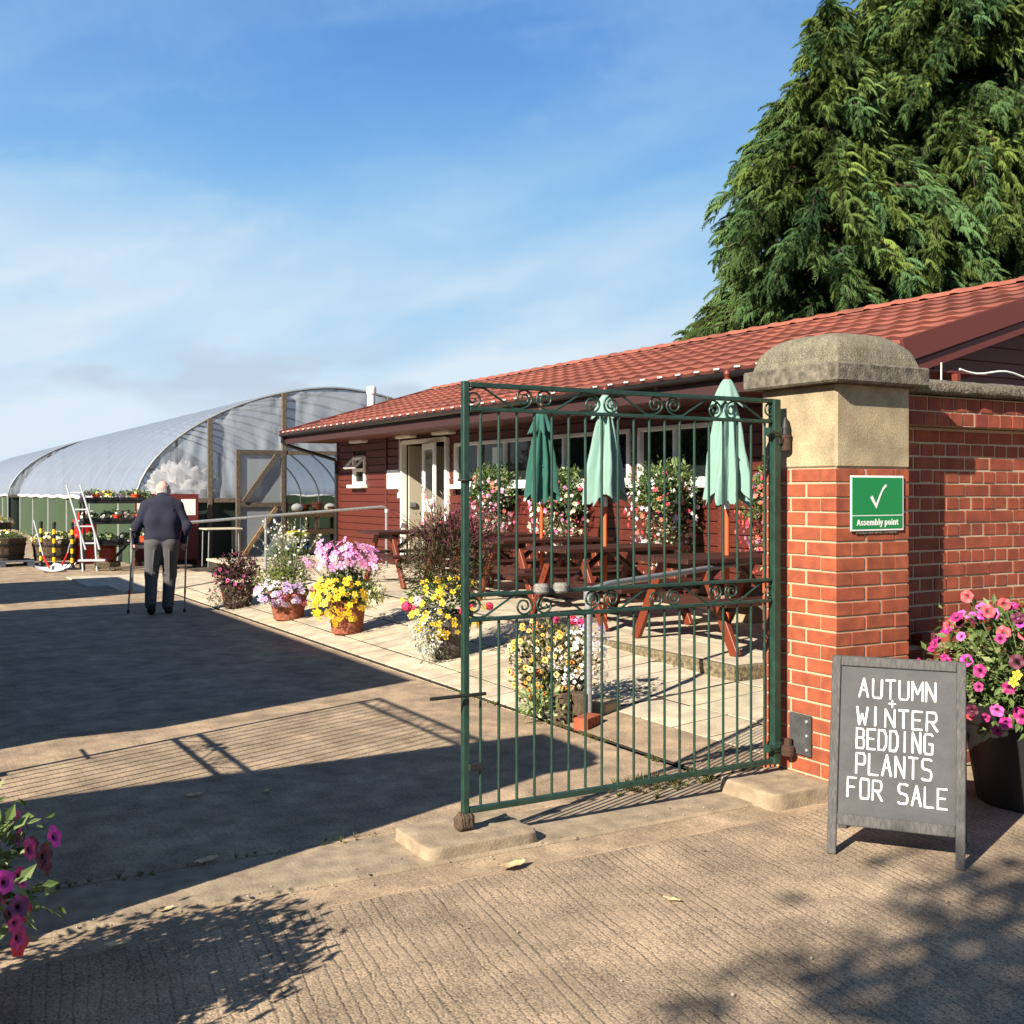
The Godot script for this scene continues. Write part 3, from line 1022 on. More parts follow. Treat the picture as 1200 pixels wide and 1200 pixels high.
func write_line(m: MB, text: String, u0: float, u1: float, v0: float, v1: float, z: float, drop := 0.0, pen := 0.0042) -> void:
	var n := text.length()
	var adv := (u1 - u0) / n
	for k in n:
		var ch := text[k]
		if not GLYPHS.has(ch):
			continue
		var wd := adv * (0.66 if ch not in ["I"] else 0.3)
		if ch in ["M", "W"]:
			wd = adv * 0.76
		var ou := u0 + adv * k + (adv - wd) * 0.5 + R.randfn(0, 0.0008)
		var dv := drop * k / float(n) + R.randfn(0, 0.0008)
		for s in GLYPHS[ch]:
			var pts := []
			for q in range(0, s.size(), 2):
				pts.append(Vector3(ou + s[q] * wd, lerpf(v0, v1, s[q + 1]) - dv, z))
			for q in pts.size() - 1:
				var a: Vector3 = pts[q]
				var b: Vector3 = pts[q + 1]
				var d := (b - a).normalized()
				var sd := Vector3(-d.y, d.x, 0) * pen * R.randf_range(0.78, 1.12)
				var se := Vector3(-d.y, d.x, 0) * pen * R.randf_range(0.70, 1.12)
				var e := d * pen * R.randf_range(0.5, 1.0)
				var cc := R.randf_range(0.84, 1.0)
				m.col = Color(cc, cc, cc)
				m.face([a - e - sd * 0.7, a - sd, b - se, b + e - se * 0.7, b + e + se * 0.7, b + se, a + sd, a - e + sd * 0.7], a + Vector3(0, 0, -1))

func chalkboard() -> void:
	# local: x to the right along the board, y up, z towards the viewer; front panel leans back
	var ux := Vector3(0.598, 0, 0.801).normalized()
	var yaw := atan2(-ux.z, ux.x)
	var t := thing("chalkboard", "grey wooden A-frame chalkboard with white hand-painted lettering", "chalkboard", Vector3(3.706, 0, -3.216), yaw)
	var W := 0.55
	var lean := 0.236
	for side in 2:
		var p := Node3D.new()
		p.name = "front_leaf" if side == 0 else "back_leaf"
		t.add_child(p)
		if side == 0:
			p.rotation.x = -lean
		else:
			p.position.z = -0.40
			p.rotation = Vector3(lean, PI, 0)
			p.rotation_order = EULER_ORDER_YXZ
			p.rotation = Vector3(-lean, PI, 0)
		var m: MB
		for s in [-1, 1]:
			m = MB.new()
			m.box(Vector3(s * (W / 2 - 0.019), 0.422, 0), Vector3(0.038, 0.844, 0.024), 0.003)
			part(p, "leg", m, M["board frame"])
		for r in [[0.823, 0.042], [0.148, 0.048]]:
			m = MB.new()
			m.box(Vector3(0, r[0], -0.001), Vector3(W - 0.077, r[1], 0.022), 0.003)
			part(p, "rail", m, M["board frame"])
		m = MB.new()
		m.box(Vector3(0, 0.487, -0.004), Vector3(W - 0.077, 0.632, 0.008), 0.0)
		part(p, "panel", m, M["board grey"])
		if side == 0:
			var lines := [["AUTUMN", -0.167, 0.165, 0.672, 0.750, 0.0], ["WINTER", -0.172, 0.168, 0.553, 0.628, 0.004], ["BEDDING", -0.172, 0.150, 0.452, 0.535, 0.0], ["PLANTS", -0.172, 0.150, 0.345, 0.430, 0.0], ["FOR SALE", -0.205, 0.212, 0.245, 0.325, 0.012]]
			for l in lines:
				m = MB.new()
				write_line(m, l[0], l[1], l[2], l[3], l[4], 0.0015, l[5])
				part(p, "lettering", m, M.chalk)
			m = MB.new()
			write_line(m, "+", -0.040, -0.002, 0.636, 0.664, 0.0017, 0.0, 0.0032)
			part(p, "lettering", m, M.chalk)

func assembly_sign() -> void:
	var t := thing("assembly_point_sign", "green assembly point sign with white tick on the brick pillar", "sign", Vector3(4.450, 1.490, -3.98 + 0.008))
	var m := MB.new()
	m.box(Vector3(0, 0, 0), Vector3(0.386, 0.282, 0.006), 0.002)
	part(t, "border", m, M.white)
	m = MB.new()
	m.box(Vector3(0, 0, 0.0025), Vector3(0.366, 0.262, 0.004), 0.001)
	part(t, "panel", m, M["sign green"])
	m = MB.new()
	m.box(Vector3(0, -0.062, 0.0035), Vector3(0.364, 0.004, 0.004))
	part(t, "divider", m, M.white)
	m = MB.new()
	var zz := 0.0058
	var mid := Vector3(0, 0, -1)
	m.face([Vector3(-0.058, 0.030, zz), Vector3(-0.040, 0.040, zz), Vector3(-0.014, -0.002, zz), Vector3(-0.012, -0.028, zz)], mid)
	m.face([Vector3(-0.012, -0.028, zz), Vector3(-0.014, -0.002, zz), Vector3(0.010, 0.044, zz + 0.0002), Vector3(0.026, 0.048, zz + 0.0002), Vector3(0.002, 0.002, zz)], mid)
	m.face([Vector3(0.010, 0.044, zz + 0.0002), Vector3(0.034, 0.080, zz), Vector3(0.056, 0.099, zz), Vector3(0.066, 0.090, zz), Vector3(0.044, 0.072, zz), Vector3(0.026, 0.048, zz + 0.0002)], mid)
	part(t, "tick", m, M.white)
	var tm := TextMesh.new()
	tm.text = "Assembly point"
	var sf := SystemFont.new()
	sf.font_names = PackedStringArray(["Droid Sans"])
	sf.font_weight = 700
	tm.font = sf
	tm.font_size = 32
	tm.pixel_size = 0.00128
	tm.depth = 0.001
	var o := part(t, "lettering", tm, M.white, Vector3(0, -0.098, 0.0053))
	m = MB.new()
	m.box(Vector3(0.0, -0.148, -0.004), Vector3(0.30, 0.012, 0.006))
	part(t, "adhesive", m, M["coping"])

# ------------------------------------------------------------------ timber cabin
const XW := 8.04
const EX := 7.0
const RX := 10.36
const EY := 2.68
const ZA := -20.85     # far end of the front wall
const ZB := -6.55      # near end
const RZ0 := -21.2
const RZ1 := -5.98

func cut(spans: Array, a: float, b: float) -> Array:
	var out := []
	for s in spans:
		if b <= s[0] or a >= s[1]:
			out.append(s)
		else:
			if a - s[0] > 0.03:
				out.append([s[0], a])
			if s[1] - b > 0.03:
				out.append([b, s[1]])
	return out

func window_unit(t: Node3D, z0: float, z1: float, y0: float, y1: float, mull: Array) -> void:   # z0 < z1
	var fr := Node3D.new()
	fr.name = "window" if not t.has_node("window") else "window_%03d" % t.get_children().filter(func(c): return str(c.name).begins_with("window")).size()
	t.add_child(fr)
	var wm: Material = M.white
	var fw := 0.055
	for b in [[Vector3(XW - 0.01, y1 - fw / 2, (z0 + z1) / 2), Vector3(0.07, fw, z1 - z0)], [Vector3(XW - 0.01, y0 + fw / 2, (z0 + z1) / 2), Vector3(0.07, fw, z1 - z0)], [Vector3(XW - 0.012, (y0 + y1) / 2, z0 + fw / 2), Vector3(0.07, y1 - y0 - fw * 2, fw)], [Vector3(XW - 0.012, (y0 + y1) / 2, z1 - fw / 2), Vector3(0.07, y1 - y0 - fw * 2, fw)]]:
		var m := MB.new()
		m.box(b[0], b[1], 0.006)
		part(fr, "frame", m, wm)
	var last := z0 + fw
	var edges := mull.duplicate()
	edges.append(z1 - fw)
	for e in edges:
		var g := MB.new()
		var zr: float = e - (0.03 if e != z1 - fw else 0.0)
		g.box(Vector3(XW + 0.012, (y0 + y1) / 2, (last + zr) / 2), Vector3(0.008, y1 - y0 - fw * 2 + 0.01, zr - last + 0.01))
		part(fr, "pane", g, M.glass)
		if e != z1 - fw:
			var m := MB.new()
			m.box(Vector3(XW - 0.008, (y0 + y1) / 2, e), Vector3(0.062, y1 - y0 - fw * 2, 0.06), 0.006)
			part(fr, "mullion", m, wm)
		last = e + 0.03
	var s := MB.new()
	s.box(Vector3(XW - 0.06, y0 - 0.035, (z0 + z1) / 2), Vector3(0.17, 0.065, z1 - z0 + 0.1), 0.008)
	part(fr, "sill", s, wm)

func roof_sheet() -> ArrayMesh:
	var m := MB.new()
	var wid := (RZ1 - RZ0) / 13.0 + 0.004
	var dl := 0.405
	var prof := func(z: float) -> float:
		var ph := fposmod(z / (wid / 4.0), 1.0)
		return 0.021 * pow(0.5 - 0.5 * cos(ph * TAU), 1.4)
	m.grid(40, 4, func(a, b):
		var z: float = (a - 0.5) * wid
		var w: float = prof.call((a) * wid)
		var q: float = [0.0, 0.35, 0.8, 0.985, 1.0][int(round(b * 4))]
		return Vector3(-q * dl, w * (0.55 + 0.45 * q) + 0.031 * q - (0.004 if b > 0.99 else 0.0), z), true)
	m.col = Color(0.42, 0.36, 0.34)      # shade line under each lap, painted into the tile colour
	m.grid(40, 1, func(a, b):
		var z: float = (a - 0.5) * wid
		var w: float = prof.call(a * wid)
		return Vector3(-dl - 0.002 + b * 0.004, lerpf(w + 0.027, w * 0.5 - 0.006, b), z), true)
	return m.mesh()

func build_cabin() -> void:
	var t := thing("cabin", "long reddish brown timber cabin with red tiled roof and deep eaves", "cabin", Vector3.ZERO)
	var s := (RY() - EY) / (RX - EX)
	# openings in the front wall: z from, z to, y from, y to
	var open := [[-17.72, -15.92, 0.30, 2.42], [-15.70, -11.0, 1.60, 2.32], [-10.83, -9.35, 1.60, 2.32], [-20.0, -19.40, 1.62, 2.20]]
	var pitch := 0.137
	var y := 0.26
	var k := 0
	while y < 2.60:
		var spans := [[ZA, ZB]]
		for o in open:
			if y + pitch > o[2] + 0.02 and y < o[3] - 0.02:
				spans = cut(spans, o[0], o[1])
		for q in [-18.43, -13.4, -9.34]:           # boards butt at the battens
			var nxt := []
			for p in spans:
				if q > p[0] + 0.1 and q < p[1] - 0.1:
					nxt.append([p[0], q])
					nxt.append([q, p[1]])
				else:
					nxt.append(p)
			spans = nxt
		for p in spans:
			var m := MB.new()
			var tone := 1.0 + R.randfn(0, 0.10)
			m.col = Color(tone, tone * R.randf_range(0.92, 1.05), tone * R.randf_range(0.92, 1.05))
			m.box(Vector3.ZERO, Vector3(0.022, pitch - 0.009, p[1] - p[0] - 0.004), 0.004, Basis(Vector3(0, 0, 1), 0.11))
			part(t, "plank", m, M.plank, Vector3(XW, y + pitch / 2, (p[0] + p[1]) / 2))
		y += pitch
		k += 1
	# walls behind the boards, with the openings left open
	var wl := MB.new()
	var cuts := [-20.85, -20.0, -19.40, -17.72, -15.92, -15.70, -11.0, -10.83, -9.35, -6.55]
	var ho := {1: 3, 3: 0, 5: 1, 7: 2}
	for q in cuts.size() - 1:
		var z0: float = cuts[q]
		var z1: float = cuts[q + 1]
		var mid := (z0 + z1) / 2
		if ho.has(q):
			var o: Array = open[ho[q]]
			if o[2] > 0.31:
				wl.box(Vector3(XW + 0.07, (0.2 + o[2]) / 2, mid), Vector3(0.10, o[2] - 0.2, z1 - z0))
			wl.box(Vector3(XW + 0.07, (o[3] + 2.68) / 2, mid), Vector3(0.10, 2.68 - o[3], z1 - z0))
		else:
			wl.box(Vector3(XW + 0.07, 1.44, mid), Vector3(0.10, 2.48, z1 - z0))
	wl.box(Vector3(12.7, 1.44, (ZA + ZB) / 2), Vector3(0.1, 2.48, ZB - ZA))
	wl.box(Vector3(10.4, 0.16, (ZA + ZB) / 2), Vector3(4.8, 0.14, ZB - ZA))
	for z in [ZA + 0.06, ZB - 0.07]:
		wl.box(Vector3(10.4, 1.44, z), Vector3(4.5, 2.48, 0.08))
		wl.face([Vector3(8.0, 2.66, z), Vector3(12.75, 2.66, z), Vector3(12.75, 2.95, z), Vector3(RX, RY() - 0.06, z), Vector3(8.0, 2.98, z)], Vector3(RX, 3, -14))
	wl.box(Vector3(10.4, 2.64, (ZA + ZB) / 2), Vector3(4.7, 0.06, ZB - ZA - 0.2))
	wl.box(Vector3(9.4, 1.4, -16.9), Vector3(0.06, 2.4, 3.0))
	part(t, "wall", wl, M.inside)
	# battens and corner boards
	for z in [ZA + 0.02, -18.43, -13.4, -9.34, ZB - 0.02]:
		var b := MB.new()
		b.box(Vector3(XW - 0.022, 1.42, z), Vector3(0.028, 2.36, 0.06), 0.004)
		part(t, "batten", b, M.plank)
	# gable wall towards the gate
	y = 0.26
	while y < RY() - 0.2:
		var xr := 12.75
		var xl := XW
		if y + pitch > EY + 0.1:
			xl = maxf(XW, EX + (y + pitch + 0.10 - EY) / s)
			xr = RX * 2 - xl
		if xr - xl > 0.2:
			var m := MB.new()
			var tone := 1.0 + R.randfn(0, 0.08)
			m.col = Color(tone, tone, tone)
			m.box(Vector3.ZERO, Vector3(xr - xl, pitch - 0.004, 0.022), 0.003, Basis(Vector3(1, 0, 0), -0.06))
			part(t, "plank", m, M.plank, Vector3((xl + xr) / 2, y + pitch / 2, ZB))
		y += pitch
	window_unit(t, -15.70, -11.0, 1.66, 2.32, [-14.9, -14.11, -13.3, -12.5, -11.75])
	window_unit(t, -10.83, -9.35, 1.66, 2.32, [-10.13])
	window_unit(t, -20.0, -19.40, 1.68, 2.20, [])
	# small top vent propped open
	var v := MB.new()
	for q in [[Vector3(0, 0, 0), Vector3(0.04, 0.05, 0.58)], [Vector3(0, -0.26, 0), Vector3(0.04, 0.06, 0.58)], [Vector3(0, -0.13, -0.265), Vector3(0.04, 0.22, 0.05)], [Vector3(0, -0.13, 0.265), Vector3(0.04, 0.22, 0.05)]]:
		v.box(q[0], q[1], 0.004)
	var vp := part(t, "vent_light", v, M.white, Vector3(XW - 0.03, 2.20, -19.70))
	vp.rotation.z = -0.75
	var bar := MB.new()
	bar.box(Vector3(XW - 0.02, 1.96, -19.7), Vector3(0.07, 0.06, 0.5), 0.004)
	part(t, "transom", bar, M.white)
	build_roof(t, s)
	build_door(t)
	# lights under the eaves
	for z in [-19.55, -17.40, -15.95]:
		var l := MB.new()
		l.box(Vector3(XW - 0.10, 2.50, z), Vector3(0.16, 0.07, 0.62), 0.02)
		var lp := part(t, "bulkhead_light", l, M["lamp white"])
		l = MB.new()
		l.box(Vector3(XW - 0.10, 2.55, z), Vector3(0.12, 0.05, 0.50), 0.01)
		part(lp, "backplate", l, M.cream)
	var c := MB.new()
	c.tube([Vector3(XW - 0.10, 2.53, -19.2), Vector3(XW - 0.06, 2.545, -18.5), Vector3(XW - 0.05, 2.54, -17.95), Vector3(XW - 0.03, 2.50, -17.82), Vector3(XW - 0.03, 1.52, -17.82)], 0.014, 6)
	c.box(Vector3(XW - 0.04, 1.48, -17.82), Vector3(0.05, 0.10, 0.07), 0.01)
	part(t, "white_conduit", c, M.white)
	var n := MB.new()
	n.box(Vector3(XW - 0.03, 1.765, -18.11), Vector3(0.02, 0.34, 0.50), 0.003)
	part(t, "notice", n, M.paper)
	# paper notices and a green box inside the window
	n = MB.new()
	n.box(Vector3(XW + 0.05, 2.02, -14.47), Vector3(0.004, 0.38, 0.26))
	var pn := part(t, "window_notice", n, M.paper)
	n = MB.new()
	n.box(Vector3(XW + 0.046, 1.90, -14.47), Vector3(0.003, 0.09, 0.22))
	n.lathe([Vector2(0, 0), Vector2(0.055, 0), Vector2(0.055, 0.006), Vector2(0, 0.006)], 14)
	part(pn, "print", n, M["board grey"])
	n = MB.new()
	n.box(Vector3(XW + 0.10, 1.76, -15.05), Vector3(0.10, 0.08, 0.12), 0.01)
	var gb := MB.new()
	part(t, "green_box", n, mat("bright green", Color(0.25, 0.75, 0.25), 0.5))
	# pale strips of ceiling lights seen through the glass
	n = MB.new()
	for z in [-14.5, -12.4, -10.2]:
		n.box(Vector3(9.9, 2.585, z), Vector3(0.14, 0.05, 1.2), 0.01)
	part(t, "ceiling_strip", n, M.white)

func RY() -> float:
	return 3.70

func build_roof(t: Node3D, s: float) -> void:
	var ang := atan(s)
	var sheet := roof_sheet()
	var wid := (RZ1 - RZ0) / 13.0
	var n := 9
	var run := (RX - EX) / n
	var tones := []
	for q in 6:
		var mm: StandardMaterial3D = M.roof.duplicate()
		var g := 1.0 + R.randfn(0, 0.05)
		mm.albedo_color = Color(M.roof.albedo_color.r * g, M.roof.albedo_color.g * g, M.roof.albedo_color.b * g)
		tones.append(mm)
	for r in n:
		for k in 13:
			var xx := RX - run * r
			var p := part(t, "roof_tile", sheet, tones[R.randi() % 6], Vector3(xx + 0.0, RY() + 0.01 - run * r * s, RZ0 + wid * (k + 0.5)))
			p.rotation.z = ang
	var rb := MB.new()
	rb.quad(Vector3(RX, RY() - 0.01, RZ1), Vector3(RX, RY() - 0.01, RZ0), Vector3(EX + 0.03, EY + 0.0, RZ0), Vector3(EX + 0.03, EY + 0.0, RZ1))
	rb.quad(Vector3(RX, RY() + 0.04, RZ1), Vector3(RX * 2 - EX, EY + 0.04, RZ1), Vector3(RX * 2 - EX, EY + 0.04, RZ0), Vector3(RX, RY() + 0.04, RZ0))
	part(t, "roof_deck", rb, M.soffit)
	var rt := MB.new()
	rt.grid(8, 6, func(a, b):
		var an: float = lerpf(0.15, PI - 0.15, a)
		return Vector3(cos(an) * 0.12, sin(an) * 0.075 + (0.012 if b < 0.25 else 0.0), (b - 0.5) * 0.41))
	var rm := rt.mesh()
	for k in 37:
		part(t, "ridge_tile", rm, tones[k % 6], Vector3(RX, RY() + 0.0, RZ0 + 0.2 + k * 0.4085))
	# white filler combs under the first row
	var f := MB.new()
	for k in 52:
		var z := RZ0 + wid / 4.0 * (k + 0.5)
		f.box(Vector3(EX - 0.03, EY + 0.035, z), Vector3(0.02, 0.018, 0.085), 0.008)
	part(t, "eaves_filler", f, M.paper).set_meta("kind", "stuff")
	# eaves
	var m := MB.new()
	m.box(Vector3(EX + 0.06, EY - 0.10, (RZ0 + RZ1) / 2), Vector3(0.03, 0.20, RZ1 - RZ0 - 0.04), 0.003)
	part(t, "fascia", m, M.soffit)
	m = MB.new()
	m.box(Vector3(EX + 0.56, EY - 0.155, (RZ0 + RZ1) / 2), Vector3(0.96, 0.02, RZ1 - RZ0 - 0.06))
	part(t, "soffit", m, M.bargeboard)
	m = MB.new()
	var zs := [RZ0 + 0.0, -17.2, -13.2, -9.2, RZ1]
	for k in 4:
		m = MB.new()
		m.grid(10, 1, func(a, b):
			var an: float = PI + a * PI
			return Vector3(EX - 0.01 + cos(an) * 0.058, EY - 0.005 + sin(an) * 0.055, lerpf(zs[k], zs[k + 1] - 0.01, b)))
		m.grid(10, 1, func(a, b):
			var an: float = PI + a * PI
			return Vector3(EX - 0.01 + cos(an) * 0.052, EY - 0.005 + sin(an) * 0.049, lerpf(zs[k], zs[k + 1] - 0.01, b)), true)
		part(t, "gutter", m, M.gutter)
	m = MB.new()
	m.tube([Vector3(EX - 0.01, EY - 0.05, RZ0 + 0.05), Vector3(EX - 0.01, EY - 0.16, RZ0 + 0.05), Vector3(EX + 0.08, EY - 0.22, RZ0 + 0.08), Vector3(XW - 0.08, EY - 0.50, ZA + 0.02), Vector3(XW - 0.05, EY - 0.62, ZA + 0.02), Vector3(XW - 0.05, 0.25, ZA + 0.02)], 0.034, 10)
	part(t, "downpipe", m, M.gutter)
	# bargeboards on both gables
	for z in [RZ1 + 0.015, RZ0 - 0.015]:
		for sd in [1, -1]:
			m = MB.new()
			var e0 := Vector3(RX - sd * (RX - EX) + sd * -0.03, EY - 0.03, z)
			var e1 := Vector3(RX, RY() - 0.03, z)
			m.beam(e0, e1, 0.03, 0.19, 0.004)
			part(t, "bargeboard", m, M.bargeboard)
			m = MB.new()
			m.beam(e0 + Vector3(sd * 0.12, -0.13, -0.03 * signf(z + 13)), e1 + Vector3(0, -0.15, -0.03 * signf(z + 13)), 0.04, 0.10, 0.004)
			part(t, "verge_board", m, M.bargeboard)
		m = MB.new()
		var zz: float = z - 0.3 * signf(z + 13)
		m.beam(Vector3(EX + 0.1, EY - 0.10, zz), Vector3(RX, RY() - 0.14, zz), 0.55, 0.02)
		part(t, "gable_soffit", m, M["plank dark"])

func build_door(t: Node3D) -> void:
	var d := Node3D.new()
	d.name = "door"
	t.add_child(d)
	var m := MB.new()
	m.box(Vector3(XW - 0.02, 1.36, -17.68), Vector3(0.10, 2.12, 0.07), 0.005)
	m.box(Vector3(XW - 0.02, 1.36, -15.96), Vector3(0.10, 2.12, 0.07), 0.005)
	m.box(Vector3(XW - 0.02, 2.40, -16.82), Vector3(0.10, 0.07, 1.66), 0.005)
	part(d, "frame", m, M.white)
	# open leaf, swung a little out of the wall
	var leaf := Node3D.new()
	leaf.name = "leaf"
	leaf.position = Vector3(XW - 0.03, 0.34, -16.86)
	leaf.rotation.y = -0.20
	d.add_child(leaf)
	m = MB.new()
	for b in [[0.045, 1.0, 0.09, 2.02], [0.755, 1.0, 0.09, 2.02], [0.40, 1.955, 0.62, 0.10], [0.40, 0.98, 0.62, 0.22], [0.40, 0.05, 0.62, 0.10]]:
		m.box(Vector3(0, b[1], b[0]), Vector3(0.045, b[3], b[2]), 0.006)
	part(leaf, "leaf_frame", m, M.white)
	m = MB.new()
	m.box(Vector3(0.0, 0.48, 0.40), Vector3(0.02, 0.78, 0.63))
	part(leaf, "lower_panel", m, M["tan panel"])
	m = MB.new()
	m.box(Vector3(0.0, 1.50, 0.40), Vector3(0.008, 0.83, 0.63))
	part(leaf, "pane", m, M.glass)
	m = MB.new()
	m.box(Vector3(-0.05, 1.0, 0.70), Vector3(0.025, 0.03, 0.15), 0.008)
	part(leaf, "handle", m, M.white)
	# inner leaf standing open inside
	m = MB.new()
	m.box(Vector3(XW + 0.42, 1.33, -17.60), Vector3(0.76, 2.04, 0.045), 0.006)
	part(d, "inner_leaf", m, M.cream)
	m = MB.new()
	m.box(Vector3(XW + 0.10, 1.32, -17.565), Vector3(0.13, 0.09, 0.04), 0.01)
	part(d, "latch", m, M.galvanised)
	m = MB.new()
	m.box(Vector3(XW - 0.02, 0.28, -16.82), Vector3(0.30, 0.08, 1.66), 0.008)
	part(d, "threshold", m, M["step edge"])

# ------------------------------------------------------------------ tables, parasols, rails
func make_table(label: String, at: Vector3) -> Node3D:
	var t := thing("picnic_table", label, "picnic table", at, 0.0, "picnic tables outside the cabin")
	var top := MB.new()
	top.box(Vector3.ZERO, Vector3(1.5, 0.038, 0.142), 0.004)
	var tm := top.mesh()
	for k in 5:
		part(t, "table_board", tm, M["bench wood"], Vector3(R.randfn(0, 0.004), 0.735, -0.3 + k * 0.15))
	for sd in [-1, 1]:
		for k in 2:
			part(t, "seat_board", tm, M["bench wood"], Vector3(R.randfn(0, 0.004), 0.43, sd * (0.60 + k * 0.15)))
	for e in [-0.50, 0.50]:
		for sd in [-1, 1]:
			var l := MB.new()
			l.beam(Vector3(e, 0.715, sd * 0.25), Vector3(e, 0.0, sd * 0.66), 0.09, 0.045, 0.004, Vector3(1, 0, 0))
			part(t, "leg", l, M["bench orange"])
		var c := MB.new()
		c.box(Vector3(e + 0.045, 0.385, 0), Vector3(0.044, 0.095, 1.5), 0.004)
		part(t, "seat_bearer", c, M["bench wood"])
		c = MB.new()
		c.box(Vector3(e + 0.045, 0.68, 0), Vector3(0.044, 0.075, 0.68), 0.004)
		part(t, "top_bearer", c, M["bench wood"])
		c = MB.new()
		c.beam(Vector3(e + signf(-e) * 0.05, 0.40, 0), Vector3(signf(e) * 0.05, 0.70, 0), 0.07, 0.035, 0.003)
		part(t, "brace", c, M["bench wood"])
	return t

func make_parasol(label: String, at: Vector3, fab: Material, sd: int, tiered: bool) -> void:
	var t := thing("parasol", label, "parasol", at, 0.0, "folded parasols on the picnic tables")
	var r := RandomNumberGenerator.new()
	r.seed = sd
	var ph := r.randf() * TAU
	var pnoise := FastNoiseLite.new()
	pnoise.seed = sd
	pnoise.frequency = 1.0
	var m := MB.new()
	m.grid(96, 26, func(a, b):
		var an: float = -a * TAU
		var q: float = b
		var base: float = 0.026 + 0.115 * pow(q, 0.62) + 0.03 * q * q
		var lob: float = cos(an * 4.0 + ph)
		var lob2: float = cos(an * 8.0 + ph * 2.0 + q * 1.4)
		var cre: float = pnoise.get_noise_3d(cos(an) * 1.6, q * 1.1, sin(an) * 1.6)
		var cre2: float = pnoise.get_noise_3d(cos(an) * 5.0, q * 2.0, sin(an) * 5.0 + 7.0)
		var rad: float = base * (1.0 + 0.16 * lob * smoothstep(0.05, 0.5, q) + 0.24 * signf(lob2) * pow(absf(lob2), 0.7) * smoothstep(0.0, 0.4, q) + 0.38 * cre * q + 0.14 * cre2 * q)
		var y: float = 2.25 - 0.98 * q - (0.07 * (0.5 + 0.5 * cos(an * 4.0 + ph + 2.6)) + 0.03 * lob2 + 0.10 * cre) * smoothstep(0.75, 1.0, q)
		var tw: float = an + q * 0.35
		return Vector3(cos(tw) * rad, y, sin(tw) * rad), true)
	part(t, "canopy", m, fab)
	m = MB.new()
	m.grid(48, 8, func(a, b):
		var an: float = -a * TAU
		var rad: float = (0.03 + 0.100 * pow(b, 0.75)) * (1.0 + (0.34 if tiered else 0.20) * cos(an * 8.0 + ph) * b)
		return Vector3(cos(an) * rad, 2.265 - (0.27 if tiered else 0.22) * b - 0.03 * cos(an * 8.0 + ph) * b * b, sin(an) * rad), true)
	part(t, "top_vent", m, fab)
	m = MB.new()
	m.lathe([Vector2(0.021, 0.0), Vector2(0.021, 2.25)], 12)
	part(t, "pole", m, M["pole wood"])
	m = MB.new()
	m.lathe([Vector2(0.0, 1.15), Vector2(0.024, 1.15), Vector2(0.024, 1.25)], 12)
	part(t, "ferrule", m, M.white)
	m = MB.new()
	m.lathe([Vector2(0.03, 2.245), Vector2(0.034, 2.265), Vector2(0.018, 2.28), Vector2(0.030, 2.31), Vector2(0.024, 2.335), Vector2(0.008, 2.35), Vector2(0.0, 2.365)], 12)
	part(t, "finial", m, M["bench orange"])
	m = MB.new()
	m.tube([Vector3(0.10, 1.60, 0.03), Vector3(0.0, 1.59, 0.13), Vector3(-0.11, 1.60, 0.03), Vector3(-0.02, 1.61, -0.11), Vector3(0.10, 1.60, 0.03)], 0.010, 6, false)
	part(t, "tie", m, fab)

func rails() -> void:
	var t := thing("handrail", "galvanised tubular handrail up the ramp to the cabin door", "handrail")
	var m := MB.new()
	m.tube([Vector3(3.46, 0.0, -17.7), Vector3(3.46, 0.97, -17.7), Vector3(3.50, 1.0, -17.7), Vector3(3.58, 1.01, -17.7), Vector3(7.5, 1.29, -17.45), Vector3(7.58, 1.28, -17.45), Vector3(7.6, 1.24, -17.45), Vector3(7.6, 0.25, -17.45)], 0.024, 10)
	part(t, "rail", m, M.galvanised)
	m = MB.new()
	m.tube([Vector3(5.53, 0.1, -17.575), Vector3(5.53, 1.13, -17.575)], 0.022, 10)
	part(t, "post", m, M.galvanised)
	for p in [Vector3(3.46, 0.95, -17.7), Vector3(7.6, 1.22, -17.45)]:
		m = MB.new()
		m.lathe([Vector2(0.026, -0.03), Vector2(0.032, -0.028), Vector2(0.032, 0.03), Vector2(0.026, 0.032)], 12, p)
		part(t, "collar", m, M.aluminium)
	t = thing("handrail", "grey tubular handrail rising behind the gate from a post set beside a red brick", "handrail")
	m = MB.new()
	var foot := Vector3(4.10, 0.03, -6.09)
	m.tube([foot, foot + Vector3(0, 0.86, 0)], 0.024, 12)
	part(t, "post", m, M.galvanised)
	m = MB.new()
	m.lathe([Vector2(0.025, -0.06), Vector2(0.033, -0.058), Vector2(0.033, 0.02), Vector2(0.026, 0.03), Vector2(0.0, 0.034)], 12, foot + Vector3(0, 0.86, 0))
	part(t, "elbow", m, M.galvanised)
	m = MB.new()
	m.tube([foot + Vector3(0.0, 0.86, 0.0), Vector3(4.35, 0.92, -6.21), Vector3(7.3, 0.94, -7.68), Vector3(7.34, 0.90, -7.70), Vector3(7.34, 0.25, -7.70)], 0.023, 12)
	part(t, "rail", m, M.galvanised)
	m = MB.new()
	m.lathe([Vector2(0.042, 0), Vector2(0.040, 0.02), Vector2(0.026, 0.03)], 12, foot)
	part(t, "foot_collar", m, M.galvanised)

